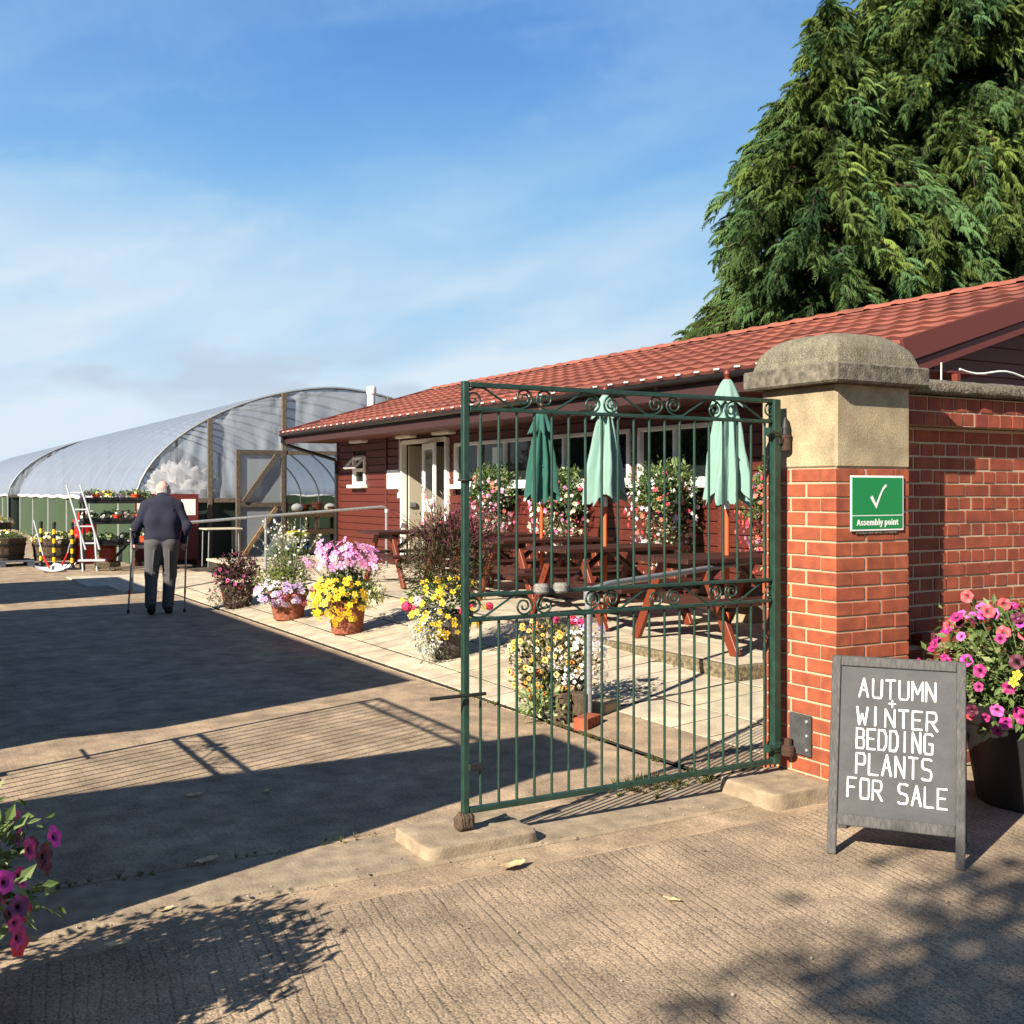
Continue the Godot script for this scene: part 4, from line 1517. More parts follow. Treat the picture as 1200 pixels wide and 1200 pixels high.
# ------------------------------------------------------------------ plants
func plant_meshes() -> void:
	var m := MB.new()           # oval leaf along +Z, folded along the midrib
	var w := 0.24
	m.quad(Vector3(0, 0, 0), Vector3(w, 0.05, 0.45), Vector3(0, 0.0, 1.0), Vector3(0, -0.03, 0.5))
	m.quad(Vector3(0, 0, 0), Vector3(0, -0.03, 0.5), Vector3(0, 0.0, 1.0), Vector3(-w, 0.05, 0.45))
	G.leaf = m.mesh()
	m = MB.new()
	w = 0.09
	m.quad(Vector3(0, 0, 0), Vector3(w, 0.02, 0.4), Vector3(0, -0.08, 1.0), Vector3(-w, 0.02, 0.4))
	G.blade = m.mesh()
	m = MB.new()                # petunia, axis +Y
	var lobes := 5
	var n := 20
	for k in n:
		var a0 := TAU * k / n
		var a1 := TAU * (k + 1) / n
		var r0 := 1.0 - 0.13 * pow(absf(sin(a0 * lobes / 2.0)), 6.0) - 0.05 * absf(sin(a0 * lobes))
		var r1 := 1.0 - 0.13 * pow(absf(sin(a1 * lobes / 2.0)), 6.0) - 0.05 * absf(sin(a1 * lobes))
		var o0 := Vector3(cos(a0), 0, sin(a0))
		var o1 := Vector3(cos(a1), 0, sin(a1))
		var w0 := Vector3(0, 0.10 * sin(a0 * 5.0), 0)
		var w1 := Vector3(0, 0.10 * sin(a1 * 5.0), 0)
		m.col = Color(1, 1, 1)
		m.quad(o0 * 0.45 + Vector3(0, -0.02, 0), o0 * r0 + w0, o1 * r1 + w1, o1 * 0.45 + Vector3(0, -0.02, 0))
		m.col = Color(0.55, 0.42, 0.55)
		m.quad(o0 * 0.22 + Vector3(0, -0.16, 0), o0 * 0.45 + Vector3(0, -0.02, 0), o1 * 0.45 + Vector3(0, -0.02, 0), o1 * 0.22 + Vector3(0, -0.16, 0))
		m.col = Color(0.13, 0.06, 0.12)
		m.tri(Vector3(0, -0.6, 0), o0 * 0.22 + Vector3(0, -0.16, 0), o1 * 0.22 + Vector3(0, -0.16, 0))
	G.petunia = m.mesh()
	m = MB.new()                # small five-petalled flower
	for k in 5:
		var a := TAU * k / 5.0
		var o := Vector3(cos(a), 0.0, sin(a))
		var s := Vector3(-sin(a), 0, cos(a)) * 0.38
		m.col = Color(1, 1, 1)
		m.quad(o * 0.12, o * 0.7 - s + Vector3(0, 0.12, 0), o * 1.05 + Vector3(0, 0.05, 0), o * 0.7 + s + Vector3(0, 0.12, 0))
	m.col = Color(0.9, 0.55, 0.08)
	for k in 5:
		var a := TAU * k / 5.0
		var b := TAU * (k + 1) / 5.0
		m.tri(Vector3(0, 0.16, 0), Vector3(cos(a), 0.3, sin(a)) * 0.2, Vector3(cos(b), 0.3, sin(b)) * 0.2)
	G.flower = m.mesh()
	m = MB.new()                # bell-shaped hanging flower / tubular
	for k in 6:
		var a0 := TAU * k / 6.0
		var a1 := TAU * (k + 1) / 6.0
		m.quad(Vector3(cos(a0) * 0.15, 0, sin(a0) * 0.15), Vector3(cos(a1) * 0.15, 0, sin(a1) * 0.15), Vector3(cos(a1) * 0.35, -1, sin(a1) * 0.35), Vector3(cos(a0) * 0.35, -1, sin(a0) * 0.35))
	G.bell = m.mesh()
	m = MB.new()                # plain soft bloom
	for k in 6:
		var a := TAU * k / 6.0
		var b := TAU * (k + 1) / 6.0
		m.col = Color(1, 1, 1)
		m.quad(Vector3(cos(a), 0, sin(a)) * 0.3 + Vector3(0, -0.1, 0), Vector3(cos(a) * 0.9, 0.05, sin(a) * 0.9), Vector3(cos((a + b) / 2), -0.02, sin((a + b) / 2)) * 1.05, Vector3(cos(b), 0, sin(b)) * 0.3 + Vector3(0, -0.1, 0))
		m.col = Color(0.7, 0.6, 0.6)
		m.tri(Vector3(0, -0.25, 0), Vector3(cos(a), 0, sin(a)) * 0.3 + Vector3(0, -0.1, 0), Vector3(cos(b), 0, sin(b)) * 0.3 + Vector3(0, -0.1, 0))
	G.soft = m.mesh()
	m = MB.new()                # round flower head made of florets
	for k in 34:
		var y := 1.0 - 2.0 * (k + 0.5) / 34.0
		var r := sqrt(1.0 - y * y)
		var a := k * 2.39996
		var o := Vector3(cos(a) * r, y, sin(a) * r)
		var s := o.cross(Vector3(0.3, 1, 0.2)).normalized() * 0.34
		var u := o.cross(s).normalized() * 0.34
		var g := 0.85 + 0.3 * fmod(k * 0.37, 1.0)
		m.col = Color(g, g, g)
		m.quad(o * 0.8 - s, o * 0.95 - u, o * 0.8 + s, o * 0.95 + u)
	G.head = m.mesh()
	m = MB.new()                # drooping conifer spray along +Z
	var rr := RandomNumberGenerator.new()
	rr.seed = 4
	for k in 11:
		var q := k / 10.0
		var p := Vector3(0, 0.10 * sin(q * 2.4) - 0.55 * q * q, q)
		for sd in [-1, 1]:
			var l := (0.40 * (1.0 - 0.5 * q) + 0.06) * rr.randf_range(0.55, 1.35)
			var d := Vector3(sd * rr.randf_range(0.3, 0.8), -0.5 - rr.randf() * 0.6, 0.62).normalized() * l
			var base := Vector3(0, 0.01, 0.055)
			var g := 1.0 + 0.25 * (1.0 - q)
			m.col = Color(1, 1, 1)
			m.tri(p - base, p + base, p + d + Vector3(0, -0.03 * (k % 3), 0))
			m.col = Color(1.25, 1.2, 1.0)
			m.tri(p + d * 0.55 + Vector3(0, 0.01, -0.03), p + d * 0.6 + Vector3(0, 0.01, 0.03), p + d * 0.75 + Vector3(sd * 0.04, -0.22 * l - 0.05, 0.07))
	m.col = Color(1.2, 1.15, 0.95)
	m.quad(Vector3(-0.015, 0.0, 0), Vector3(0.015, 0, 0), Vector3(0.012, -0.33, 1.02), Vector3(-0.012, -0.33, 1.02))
	G.spray = m.mesh()

func rdir(r: RandomNumberGenerator) -> Vector3:
	var y := r.randf_range(-1, 1)
	var a := r.randf() * TAU
	var q := sqrt(1 - y * y)
	return Vector3(cos(a) * q, y, sin(a) * q)

func leaf_basis(z: Vector3, r: RandomNumberGenerator, s: float) -> Basis:
	var u := rdir(r)
	u.y = absf(u.y) + 0.5
	var x := u.cross(z).normalized()
	return Basis(x, z.cross(x).normalized(), z).scaled(Vector3(s, s, s))

func axis_basis(y: Vector3, r: RandomNumberGenerator, s: float) -> Basis:
	var x := rdir(r).cross(y).normalized()
	return Basis(x, y, x.cross(y)).scaled(Vector3(s, s, s))

# leaves through an uneven ellipsoid; opt: mesh, size, cols, ymin (cut), shell, droop, lump
func bush(parent: Node, called: String, at: Vector3, rad: Vector3, count: int, sd: int, size: float, cols: Array, mesh: Mesh = null, ymin := -0.4, droop := 0.0, shell := 0.45) -> void:
	var r := RandomNumberGenerator.new()
	r.seed = sd
	var f := FastNoiseLite.new()
	f.seed = sd
	f.frequency = 1.1
	var xf := []
	var cc := []
	while xf.size() < count:
		var o := rdir(r)
		if o.y < ymin:
			continue
		var lump := 1.0 + 0.55 * f.get_noise_3dv(o * 1.6) + 0.25 * f.get_noise_3dv(o * 4.0 + Vector3(9, 0, 0))
		var q := lump * lerpf(1.0, pow(r.randf(), 0.5), 1.0 - shell * 0.6) * r.randf_range(0.85, 1.06)
		var p := at + Vector3(o.x * rad.x, o.y * rad.y, o.z * rad.z) * q
		var z := (o * 0.8 + rdir(r) * 0.9 + Vector3(0, 0.35 - droop, 0)).normalized()
		var s := size * r.randf_range(0.6, 1.3)
		xf.append(Transform3D(leaf_basis(z, r, s), p))
		var c: Color = cols[r.randi() % cols.size()]
		var g := r.randf_range(0.75, 1.25)
		cc.append(Color(c.r * g, c.g * g, c.b * g))
	scatter(parent, called, mesh if mesh else G.leaf, M.leaf, xf, cc)

func blooms(parent: Node, called: String, mesh: Mesh, at: Vector3, rad: Vector3, count: int, sd: int, size: float, cols: Array, face := Vector3(-0.3, 0.4, 0.5), region := Vector3.ZERO, spread := 1.0, patch := false) -> void:
	# flowers on the surface of the ellipsoid, gathered round the direction «region» when it is given
	var r := RandomNumberGenerator.new()
	r.seed = sd
	var f := FastNoiseLite.new()
	f.seed = sd
	f.frequency = 1.1
	var xf := []
	var cc := []
	var guard := 0
	while xf.size() < count and guard < 60000:
		guard += 1
		var o := rdir(r)
		if region != Vector3.ZERO and o.dot(region.normalized()) < 1.0 - spread:
			continue
		if region == Vector3.ZERO and o.y < -0.35:
			continue
		if patch and f.get_noise_3dv(o * 3.2) < -0.12 + r.randf() * 0.1:
			continue
		var q := r.randf_range(0.88, 1.14)
		var p := at + Vector3(o.x * rad.x, o.y * rad.y, o.z * rad.z) * q
		var y := (o + rdir(r) * 0.45 + face * 0.7).normalized()
		xf.append(Transform3D(axis_basis(y, r, size * r.randf_range(0.75, 1.2)), p))
		var c: Color = cols[r.randi() % cols.size()]
		if patch:
			c = cols[posmod(int((f.get_noise_3dv(o * 1.5 + Vector3(5, 5, 5)) + 1.0) * cols.size() * 1.6 + r.randf() * 1.3), cols.size())]
		var g := r.randf_range(0.75, 1.15)
		cc.append(Color(c.r * g, c.g * g, c.b * g))
	scatter(parent, called, mesh, M.petal, xf, cc)

func stalks(parent: Node, at: Vector3, count: int, sd: int, height: float, lean: float, col: Color, tip: Color, tipmesh: Mesh, tipsize: float, tips := 3) -> void:
	var r := RandomNumberGenerator.new()
	r.seed = sd
	var m := MB.new()
	m.col = col
	var xf := []
	var cc := []
	for k in count:
		var a := r.randf() * TAU
		var h := height * r.randf_range(0.6, 1.1)
		var o := Vector3(cos(a), 0, sin(a)) * lean * r.randf_range(0.2, 1.1)
		var p0 := at + o * 0.25
		var p1 := at + o * 0.55 + Vector3(0, h * 0.55, 0)
		var p2 := at + o + Vector3(r.randfn(0, 0.03), h, r.randfn(0, 0.03))
		m.tube([p0, p1, p2], [0.004, 0.003, 0.0018], 4, false)
		for q in tips:
			var p := p2.lerp(p1, 0.75 * q / maxf(1.0, tips) * r.randf_range(0.5, 1.2)) + rdir(r) * 0.02
			xf.append(Transform3D(axis_basis((rdir(r) + Vector3(-0.4, 0.3, 0.4)).normalized(), r, tipsize * r.randf_range(0.6, 1.2)), p))
			var g := r.randf_range(0.8, 1.15)
			cc.append(Color(tip.r * g, tip.g * g, tip.b * g))
	part(parent, "stems", m, M.leaf).set_meta("kind", "stuff")
	if xf.size():
		scatter(parent, "blossom", tipmesh, M.petal, xf, cc)

func pot(parent: Node, called: String, r0: float, r1: float, h: float, m: Material, rim := true) -> void:
	var b := MB.new()
	var prof := [Vector2(0, 0), Vector2(r0 - 0.006, 0), Vector2(r0, 0.008), Vector2(lerpf(r0, r1, 0.8), h * 0.8)]
	if rim:
		prof += [Vector2(lerpf(r0, r1, 0.82) + 0.012, h * 0.81), Vector2(r1 + 0.014, h - 0.004), Vector2(r1 + 0.006, h), Vector2(r1 - 0.012, h), Vector2(r1 - 0.02, h * 0.88)]
	else:
		prof += [Vector2(r1, h), Vector2(r1 - 0.015, h), Vector2(r1 - 0.02, h * 0.88)]
	b.lathe(prof, 28)
	part(parent, called, b, m)
	b = MB.new()
	b.lathe([Vector2(r1 - 0.02, h * 0.9), Vector2(0, h * 0.91)], 20)
	part(parent, "soil", b, M.soil)

const GREEN := [Color(0.055, 0.10, 0.025), Color(0.08, 0.13, 0.035), Color(0.11, 0.16, 0.05), Color(0.045, 0.08, 0.02)]
const LIGHTG := [Color(0.16, 0.22, 0.08), Color(0.22, 0.28, 0.12), Color(0.12, 0.17, 0.06)]
const SILVER := [Color(0.34, 0.40, 0.28), Color(0.45, 0.50, 0.36), Color(0.24, 0.30, 0.18)]
const PURPLE := [Color(0.07, 0.025, 0.035), Color(0.10, 0.035, 0.045), Color(0.05, 0.03, 0.03), Color(0.09, 0.06, 0.03)]

func petunia_parts(parent: Node, list: Array) -> void:      # individually built large blooms: [position, facing, radius, colour]
	var r := RandomNumberGenerator.new()
	r.seed = 77
	var mats := {}
	for l in list:
		var c: Color = l[3]
		var key := "petunia %s" % c.to_html()
		if not M.has(key):
			var m := mat(key, c.linear_to_srgb(), 0.6)
			m.backlight_enabled = true
			m.backlight = Color(0.4, 0.4, 0.4)
		var o := part(parent, "petunia_flower", G.petunia, M[key])
		o.transform = Transform3D(axis_basis((l[1] as Vector3).normalized(), r, l[2]), l[0])

const PINK := Color(0.72, 0.12, 0.42)
const CORAL := Color(0.78, 0.085, 0.095)
const MAGENTA := Color(0.36, 0.015, 0.14)
const WINE := Color(0.085, 0.004, 0.024)
const VIOLET := Color(0.30, 0.05, 0.30)

func petunia_tub(at: Vector3, label: String, sd: int, eye: Vector3, cols: Array, cy: float, leggy: bool) -> void:
	var t := thing("petunia_tub", label, "flower tub", at, 0.0, "petunia tubs in front of the gateway")
	pot(t, "tub", 0.26, 0.34, cy * 0.78, M["black pot"])
	bush(t, "foliage", Vector3(0, cy, 0), Vector3(0.46, cy * 0.5, 0.46), 5200, sd, 0.05, [Color(0.10, 0.15, 0.04), Color(0.15, 0.20, 0.07), Color(0.07, 0.11, 0.03), Color(0.19, 0.22, 0.09)], null, -0.85, 0.35)
	var r := RandomNumberGenerator.new()
	r.seed = sd
	var list := []
	for k in 190:
		var o := rdir(r)
		if o.y < -0.6 or o.dot(eye) < -0.1:
			continue
		var p := Vector3(0, cy, 0) + Vector3(o.x * 0.50, o.y * cy * 0.56, o.z * 0.50) * r.randf_range(0.9, 1.12)
		list.append([p, o + eye * 0.8 + rdir(r) * 0.35, r.randf_range(0.021, 0.038), cols[r.randi() % cols.size()]])
	# a leggy stem with coral blooms
	var sm := MB.new()
	sm.col = Color(0.16, 0.20, 0.08)
	for q in [] if not leggy else [Vector3(-0.42, 1.04, -0.06), Vector3(-0.34, 0.97, 0.0), Vector3(-0.25, 1.0, 0.02), Vector3(-0.36, 0.88, 0.1), Vector3(-0.2, 0.86, 0.1)]:
		sm.tube([Vector3(q.x * 0.3, 0.6, q.z * 0.3), Vector3(q.x * 0.75, q.y - 0.12, q.z), q], 0.004, 5)
		list.append([q, (eye + rdir(r) * 0.4), r.randf_range(0.032, 0.04), [CORAL, CORAL, PINK][r.randi() % 3]])
	if leggy:
		part(t, "stems", sm, M.leaf)
	petunia_parts(t, list)
	var yl := []
	for k in 5:
		yl.append(Transform3D(axis_basis(eye, r, 0.024), Vector3(0, cy, 0) + Vector3(eye.x * 0.42 - 0.12 + r.randfn(0, 0.06), 0.12 + r.randfn(0, 0.07), eye.z * 0.42 + r.randfn(0, 0.06))))
	if leggy:
		scatter(t, "yellow_flowers", G.flower, M.petal, yl, [Color(0.9, 0.62, 0.03)])

func pot_plants() -> void:
	var eye := Vector3(-0.45, 0.2, 0.87)
	# dark red-purple plant, farthest of the row
	var t := thing("flower_pot", "dark purple leaved plant with red flowers in a dark pot, nearest the man", "potted plant", Vector3(4.12, low(4.1, -14) + 0.0, -14.3), 0.0, "flower pots along the driveway edge")
	pot(t, "pot", 0.17, 0.22, 0.30, mat("plum pot", Color(0.20, 0.10, 0.09), 0.7))
	bush(t, "foliage", Vector3(0, 0.40, 0), Vector3(0.30, 0.28, 0.30), 1500, 41, 0.05, PURPLE, null, -0.5)
	bush(t, "trailing_foliage", Vector3(-0.12, 0.16, 0.12), Vector3(0.32, 0.16, 0.28), 500, 42, 0.04, [Color(0.16, 0.15, 0.08), Color(0.10, 0.10, 0.05), Color(0.22, 0.17, 0.12)], null, -0.8)
	blooms(t, "blossom", G.petunia, Vector3(0, 0.42, 0), Vector3(0.30, 0.28, 0.30), 30, 43, 0.024, [Color(0.30, 0.02, 0.10), Color(0.5, 0.08, 0.28), Color(0.20, 0.01, 0.06), Color(0.25, 0.02, 0.10)])
	blooms(t, "red_blossom", G.flower, Vector3(-0.1, 0.3, 0.1), Vector3(0.26, 0.22, 0.26), 16, 44, 0.014, [Color(0.7, 0.06, 0.04), Color(0.75, 0.35, 0.45)], eye, eye, 0.9)
	# tall white gaura in terracotta
	t = thing("flower_pot", "terracotta pot of tall airy white flowers with lavender pansies at its rim", "potted plant", Vector3(4.22, low(4.2, -12.5), -12.55), 0.0, "flower pots along the driveway edge")
	pot(t, "pot", 0.17, 0.23, 0.34, M.terracotta)
	bush(t, "foliage", Vector3(0, 0.56, 0), Vector3(0.27, 0.34, 0.27), 1900, 51, 0.05, [Color(0.06, 0.11, 0.03), Color(0.10, 0.15, 0.05), Color(0.14, 0.18, 0.07)], G.blade, -0.4)
	bush(t, "foliage", Vector3(-0.1, 0.42, 0.1), Vector3(0.30, 0.2, 0.26), 700, 52, 0.05, [Color(0.14, 0.18, 0.04), Color(0.20, 0.22, 0.06)], null, -0.6)
	stalks(t, Vector3(0, 0.5, 0), 46, 53, 0.62, 0.40, Color(0.20, 0.22, 0.10), Color(0.78, 0.76, 0.64), G.flower, 0.014, 5)
	blooms(t, "white_blossom", G.flower, Vector3(0, 0.6, 0), Vector3(0.30, 0.3, 0.30), 50, 54, 0.014, [Color(0.8, 0.78, 0.7)])
	blooms(t, "lavender_pansies", G.flower, Vector3(-0.08, 0.33, 0.1), Vector3(0.33, 0.15, 0.28), 95, 55, 0.032, [Color(0.55, 0.38, 0.62), Color(0.70, 0.60, 0.78), Color(0.42, 0.25, 0.5), Color(0.75, 0.68, 0.8)], eye, eye + Vector3(-0.4, -0.2, 0), 0.8)
	blooms(t, "pink_geraniums", G.head, Vector3(0.05, 0.28, 0.1), Vector3(0.28, 0.16, 0.2), 5, 56, 0.04, [Color(0.8, 0.22, 0.25)], eye, eye + Vector3(0.6, -0.3, 0), 0.5)
	# yellow pansies, pink cosmos
	t = thing("flower_pot", "terracotta pot of bright yellow pansies with pink cosmos rising behind them", "potted plant", Vector3(4.30, low(4.3, -10.9), -10.9), 0.0, "flower pots along the driveway edge")
	pot(t, "pot", 0.16, 0.20, 0.36, M.terracotta, false)
	bush(t, "foliage", Vector3(-0.03, 0.42, 0), Vector3(0.30, 0.24, 0.28), 1300, 61, 0.05, GREEN, null, -0.6)
	bush(t, "variegated_leaves", Vector3(0.20, 0.38, 0.10), Vector3(0.19, 0.14, 0.18), 500, 62, 0.05, [Color(0.55, 0.55, 0.20), Color(0.62, 0.60, 0.36), Color(0.35, 0.40, 0.12)], null, -0.7)
	bush(t, "purple_leaves", Vector3(0.22, 0.66, -0.12), Vector3(0.24, 0.26, 0.22), 900, 63, 0.05, PURPLE, G.blade, -0.6)
	blooms(t, "yellow_pansies", G.flower, Vector3(-0.10, 0.36, 0.08), Vector3(0.30, 0.24, 0.26), 95, 64, 0.037, [Color(0.88, 0.58, 0.02), Color(0.9, 0.66, 0.05), Color(0.92, 0.52, 0.01)], eye, eye + Vector3(-0.45, -0.2, 0.1), 0.85)
	blooms(t, "pale_pansies", G.flower, Vector3(0.16, 0.37, 0.10), Vector3(0.20, 0.14, 0.18), 26, 65, 0.034, [Color(0.85, 0.78, 0.35), Color(0.85, 0.82, 0.55)], eye, eye, 0.8)
	stalks(t, Vector3(-0.05, 0.4, -0.02), 34, 66, 0.52, 0.42, Color(0.12, 0.15, 0.06), Color(0.82, 0.34, 0.62), G.flower, 0.050, 2)
	blooms(t, "pink_cosmos", G.flower, Vector3(-0.02, 0.76, 0.0), Vector3(0.34, 0.18, 0.30), 58, 67, 0.048, [Color(0.82, 0.36, 0.64), Color(0.74, 0.25, 0.55), Color(0.86, 0.5, 0.72)])
	# dark shrub over yellow bidens
	t = thing("flower_pot", "weathered tapered pot, dark red bushy plant above yellow flowers", "potted plant", Vector3(4.42, low(4.4, -8.75), -8.8), 0.0, "flower pots along the driveway edge")
	pot(t, "pot", 0.155, 0.235, 0.40, M["grey pot"], false)
	bush(t, "dark_foliage", Vector3(0.02, 0.86, 0), Vector3(0.43, 0.37, 0.41), 4800, 71, 0.06, [Color(0.05, 0.045, 0.02), Color(0.07, 0.07, 0.03), Color(0.09, 0.05, 0.035), Color(0.10, 0.09, 0.05), Color(0.06, 0.025, 0.03)], G.blade, -0.65)
	bush(t, "red_foliage", Vector3(0.12, 1.08, -0.02), Vector3(0.44, 0.24, 0.40), 1200, 72, 0.06, [Color(0.12, 0.03, 0.045), Color(0.16, 0.04, 0.06), Color(0.08, 0.03, 0.03)], G.blade, -0.3)
	bush(t, "foliage", Vector3(-0.05, 0.56, 0.06), Vector3(0.33, 0.22, 0.30), 900, 73, 0.05, GREEN, null, -0.7)
	stalks(t, Vector3(0.05, 0.9, 0), 34, 74, 0.46, 0.55, Color(0.12, 0.05, 0.05), Color(0.62, 0.08, 0.22), G.flower, 0.015, 1)
	stalks(t, Vector3(-0.13, 0.95, 0), 14, 75, 0.55, 0.14, Color(0.18, 0.13, 0.09), Color(0.35, 0.25, 0.18), G.blade, 0.05, 5)
	blooms(t, "yellow_bidens", G.flower, Vector3(-0.03, 0.46, 0.06), Vector3(0.37, 0.27, 0.30), 100, 76, 0.029, [Color(0.9, 0.58, 0.02), Color(0.92, 0.66, 0.04)], eye, eye + Vector3(0.05, -0.25, 0), 0.85)
	blooms(t, "red_geraniums", G.head, Vector3(0, 0.56, 0.05), Vector3(0.42, 0.2, 0.30), 5, 77, 0.042, [Color(0.75, 0.03, 0.09), Color(0.8, 0.05, 0.16)], eye, eye, 0.9)
	blooms(t, "white_geranium", G.head, Vector3(-0.36, 0.50, 0.12), Vector3(0.03, 0.03, 0.03), 1, 78, 0.05, [Color(0.9, 0.75, 0.78)])
	bush(t, "white_trailing_leaves", Vector3(-0.28, 0.26, 0.16), Vector3(0.14, 0.27, 0.13), 900, 79, 0.032, [Color(0.55, 0.56, 0.48), Color(0.70, 0.70, 0.64), Color(0.30, 0.34, 0.22)], null, -1.0, 0.8)
	# orange and white plant behind the gate
	t = thing("flower_pot", "low tub of orange and white flowers behind the gate", "potted plant", Vector3(4.06, low(4.0, -6.6), -6.45), 0.0, "flower pots along the driveway edge")
	pot(t, "pot", 0.17, 0.22, 0.26, M["grey pot"], false)
	bush(t, "foliage", Vector3(0, 0.36, 0), Vector3(0.31, 0.27, 0.29), 1900, 81, 0.04, [Color(0.12, 0.11, 0.04), Color(0.16, 0.15, 0.05), Color(0.09, 0.10, 0.03), Color(0.20, 0.17, 0.08)], null, -0.8)
	bush(t, "silver_leaves", Vector3(-0.16, 0.10, 0.16), Vector3(0.20, 0.14, 0.17), 420, 82, 0.055, [Color(0.24, 0.30, 0.12), Color(0.34, 0.38, 0.20), Color(0.18, 0.24, 0.09)], null, -0.5)
	blooms(t, "orange_flowers", G.petunia, Vector3(-0.10, 0.38, 0.04), Vector3(0.27, 0.25, 0.25), 80, 83, 0.019, [Color(0.85, 0.42, 0.06), Color(0.88, 0.55, 0.12), Color(0.75, 0.22, 0.05), Color(0.9, 0.68, 0.3)], eye, eye + Vector3(-0.45, 0.1, 0.0), 0.9)
	blooms(t, "white_flowers", G.flower, Vector3(0.10, 0.33, 0.08), Vector3(0.22, 0.26, 0.22), 150, 84, 0.015, [Color(0.9, 0.89, 0.85), Color(0.85, 0.84, 0.86)], eye, eye + Vector3(0.45, -0.1, 0.1), 0.75)
	blooms(t, "lavender_flowers", G.flower, Vector3(0.20, 0.48, 0.0), Vector3(0.22, 0.16, 0.2), 80, 85, 0.014, [Color(0.45, 0.36, 0.62), Color(0.6, 0.52, 0.7)], eye, Vector3(0.8, 0.5, 0.3), 0.8)
	blooms(t, "red_geraniums", G.head, Vector3(0.03, 0.58, 0.0), Vector3(0.22, 0.06, 0.16), 4, 86, 0.034, [Color(0.75, 0.02, 0.08), Color(0.78, 0.04, 0.2)], Vector3.UP, Vector3(0, 1, 0.2), 0.9)

func baskets() -> void:
	var eye := Vector3(-0.85, 0.1, 0.5)
	var white := Color(0.88, 0.86, 0.80)
	var rows := [
		[-14.15, 1.48, 0.50, "overflowing wall basket of pink, coral and white flowers nearest the cabin door", [Color(0.75, 0.12, 0.22), Color(0.72, 0.32, 0.55), Color(0.80, 0.55, 0.65), Color(0.82, 0.25, 0.16), white], 91],
		[-12.30, 1.42, 0.55, "wide wall basket of cream, pink and red flowers behind the dark green parasol", [Color(0.85, 0.76, 0.45), Color(0.80, 0.20, 0.45), Color(0.78, 0.06, 0.14), Color(0.82, 0.74, 0.6), white], 92],
		[-10.05, 1.42, 0.52, "wall basket of white flowers and pale trailing leaves between the two pale parasols", [white, Color(0.65, 0.55, 0.70), white, Color(0.78, 0.06, 0.10), Color(0.85, 0.20, 0.12)], 93],
		[-8.20, 1.40, 0.45, "narrow wall basket of red begonias half hidden behind the brick pillar", [Color(0.75, 0.03, 0.08), Color(0.85, 0.18, 0.12), Color(0.45, 0.2, 0.4)], 94]]
	for q in rows:
		var t := thing("wall_basket", q[3], "flower basket", Vector3(7.72, q[1], q[0]), 0.0, "flower baskets along the cabin wall")
		var m := MB.new()
		m.grid(12, 6, func(a, b):
			var an: float = PI / 2 + a * PI
			var rr: float = 0.26 * sqrt(1.0 - pow(b * 0.92, 2.0))
			return Vector3(0.26 + cos(an) * rr, -b * 0.26, sin(an) * rr * 1.5))
		part(t, "liner", m, M.soil)
		for k in 3:
			m = MB.new()
			var pts := []
			for s in 13:
				var an := PI / 2 + PI * s / 12.0
				var rr: float = [0.27, 0.22, 0.14][k]
				pts.append(Vector3(0.26 + cos(an) * rr, -k * 0.1, sin(an) * rr * 1.5))
			m.tube(pts, 0.006, 5)
			part(t, "hoop", m, M["dark iron"])
		m = MB.new()
		m.box(Vector3(0.28, -0.05, 0), Vector3(0.03, 0.5, 0.04))
		part(t, "bracket", m, M["dark iron"])
		var w: float = q[2]
		var sd: int = q[5]
		bush(t, "foliage", Vector3(0.10, 0.08, 0), Vector3(0.32, 0.38, w), 3600, sd, 0.055, GREEN + LIGHTG, null, -0.6)
		bush(t, "trailing_foliage", Vector3(0.06, -0.42, 0.05), Vector3(0.2, 0.36, w * 0.8), 1500, sd + 100, 0.045, [Color(0.10, 0.10, 0.04), Color(0.20, 0.22, 0.10), Color(0.40, 0.40, 0.26), Color(0.07, 0.06, 0.03)], null, -1.0, 0.8)
		blooms(t, "blossom", G.soft, Vector3(0.06, -0.12, 0), Vector3(0.32, 0.44, w), 100, sd + 200, 0.029, q[4], eye, eye + Vector3(0, -0.1, 0), 1.0, true)
		blooms(t, "small_blossom", G.flower, Vector3(0.04, -0.40, 0), Vector3(0.26, 0.50, w * 0.9), 150, sd + 300, 0.015, q[4], eye, eye, 1.0, true)

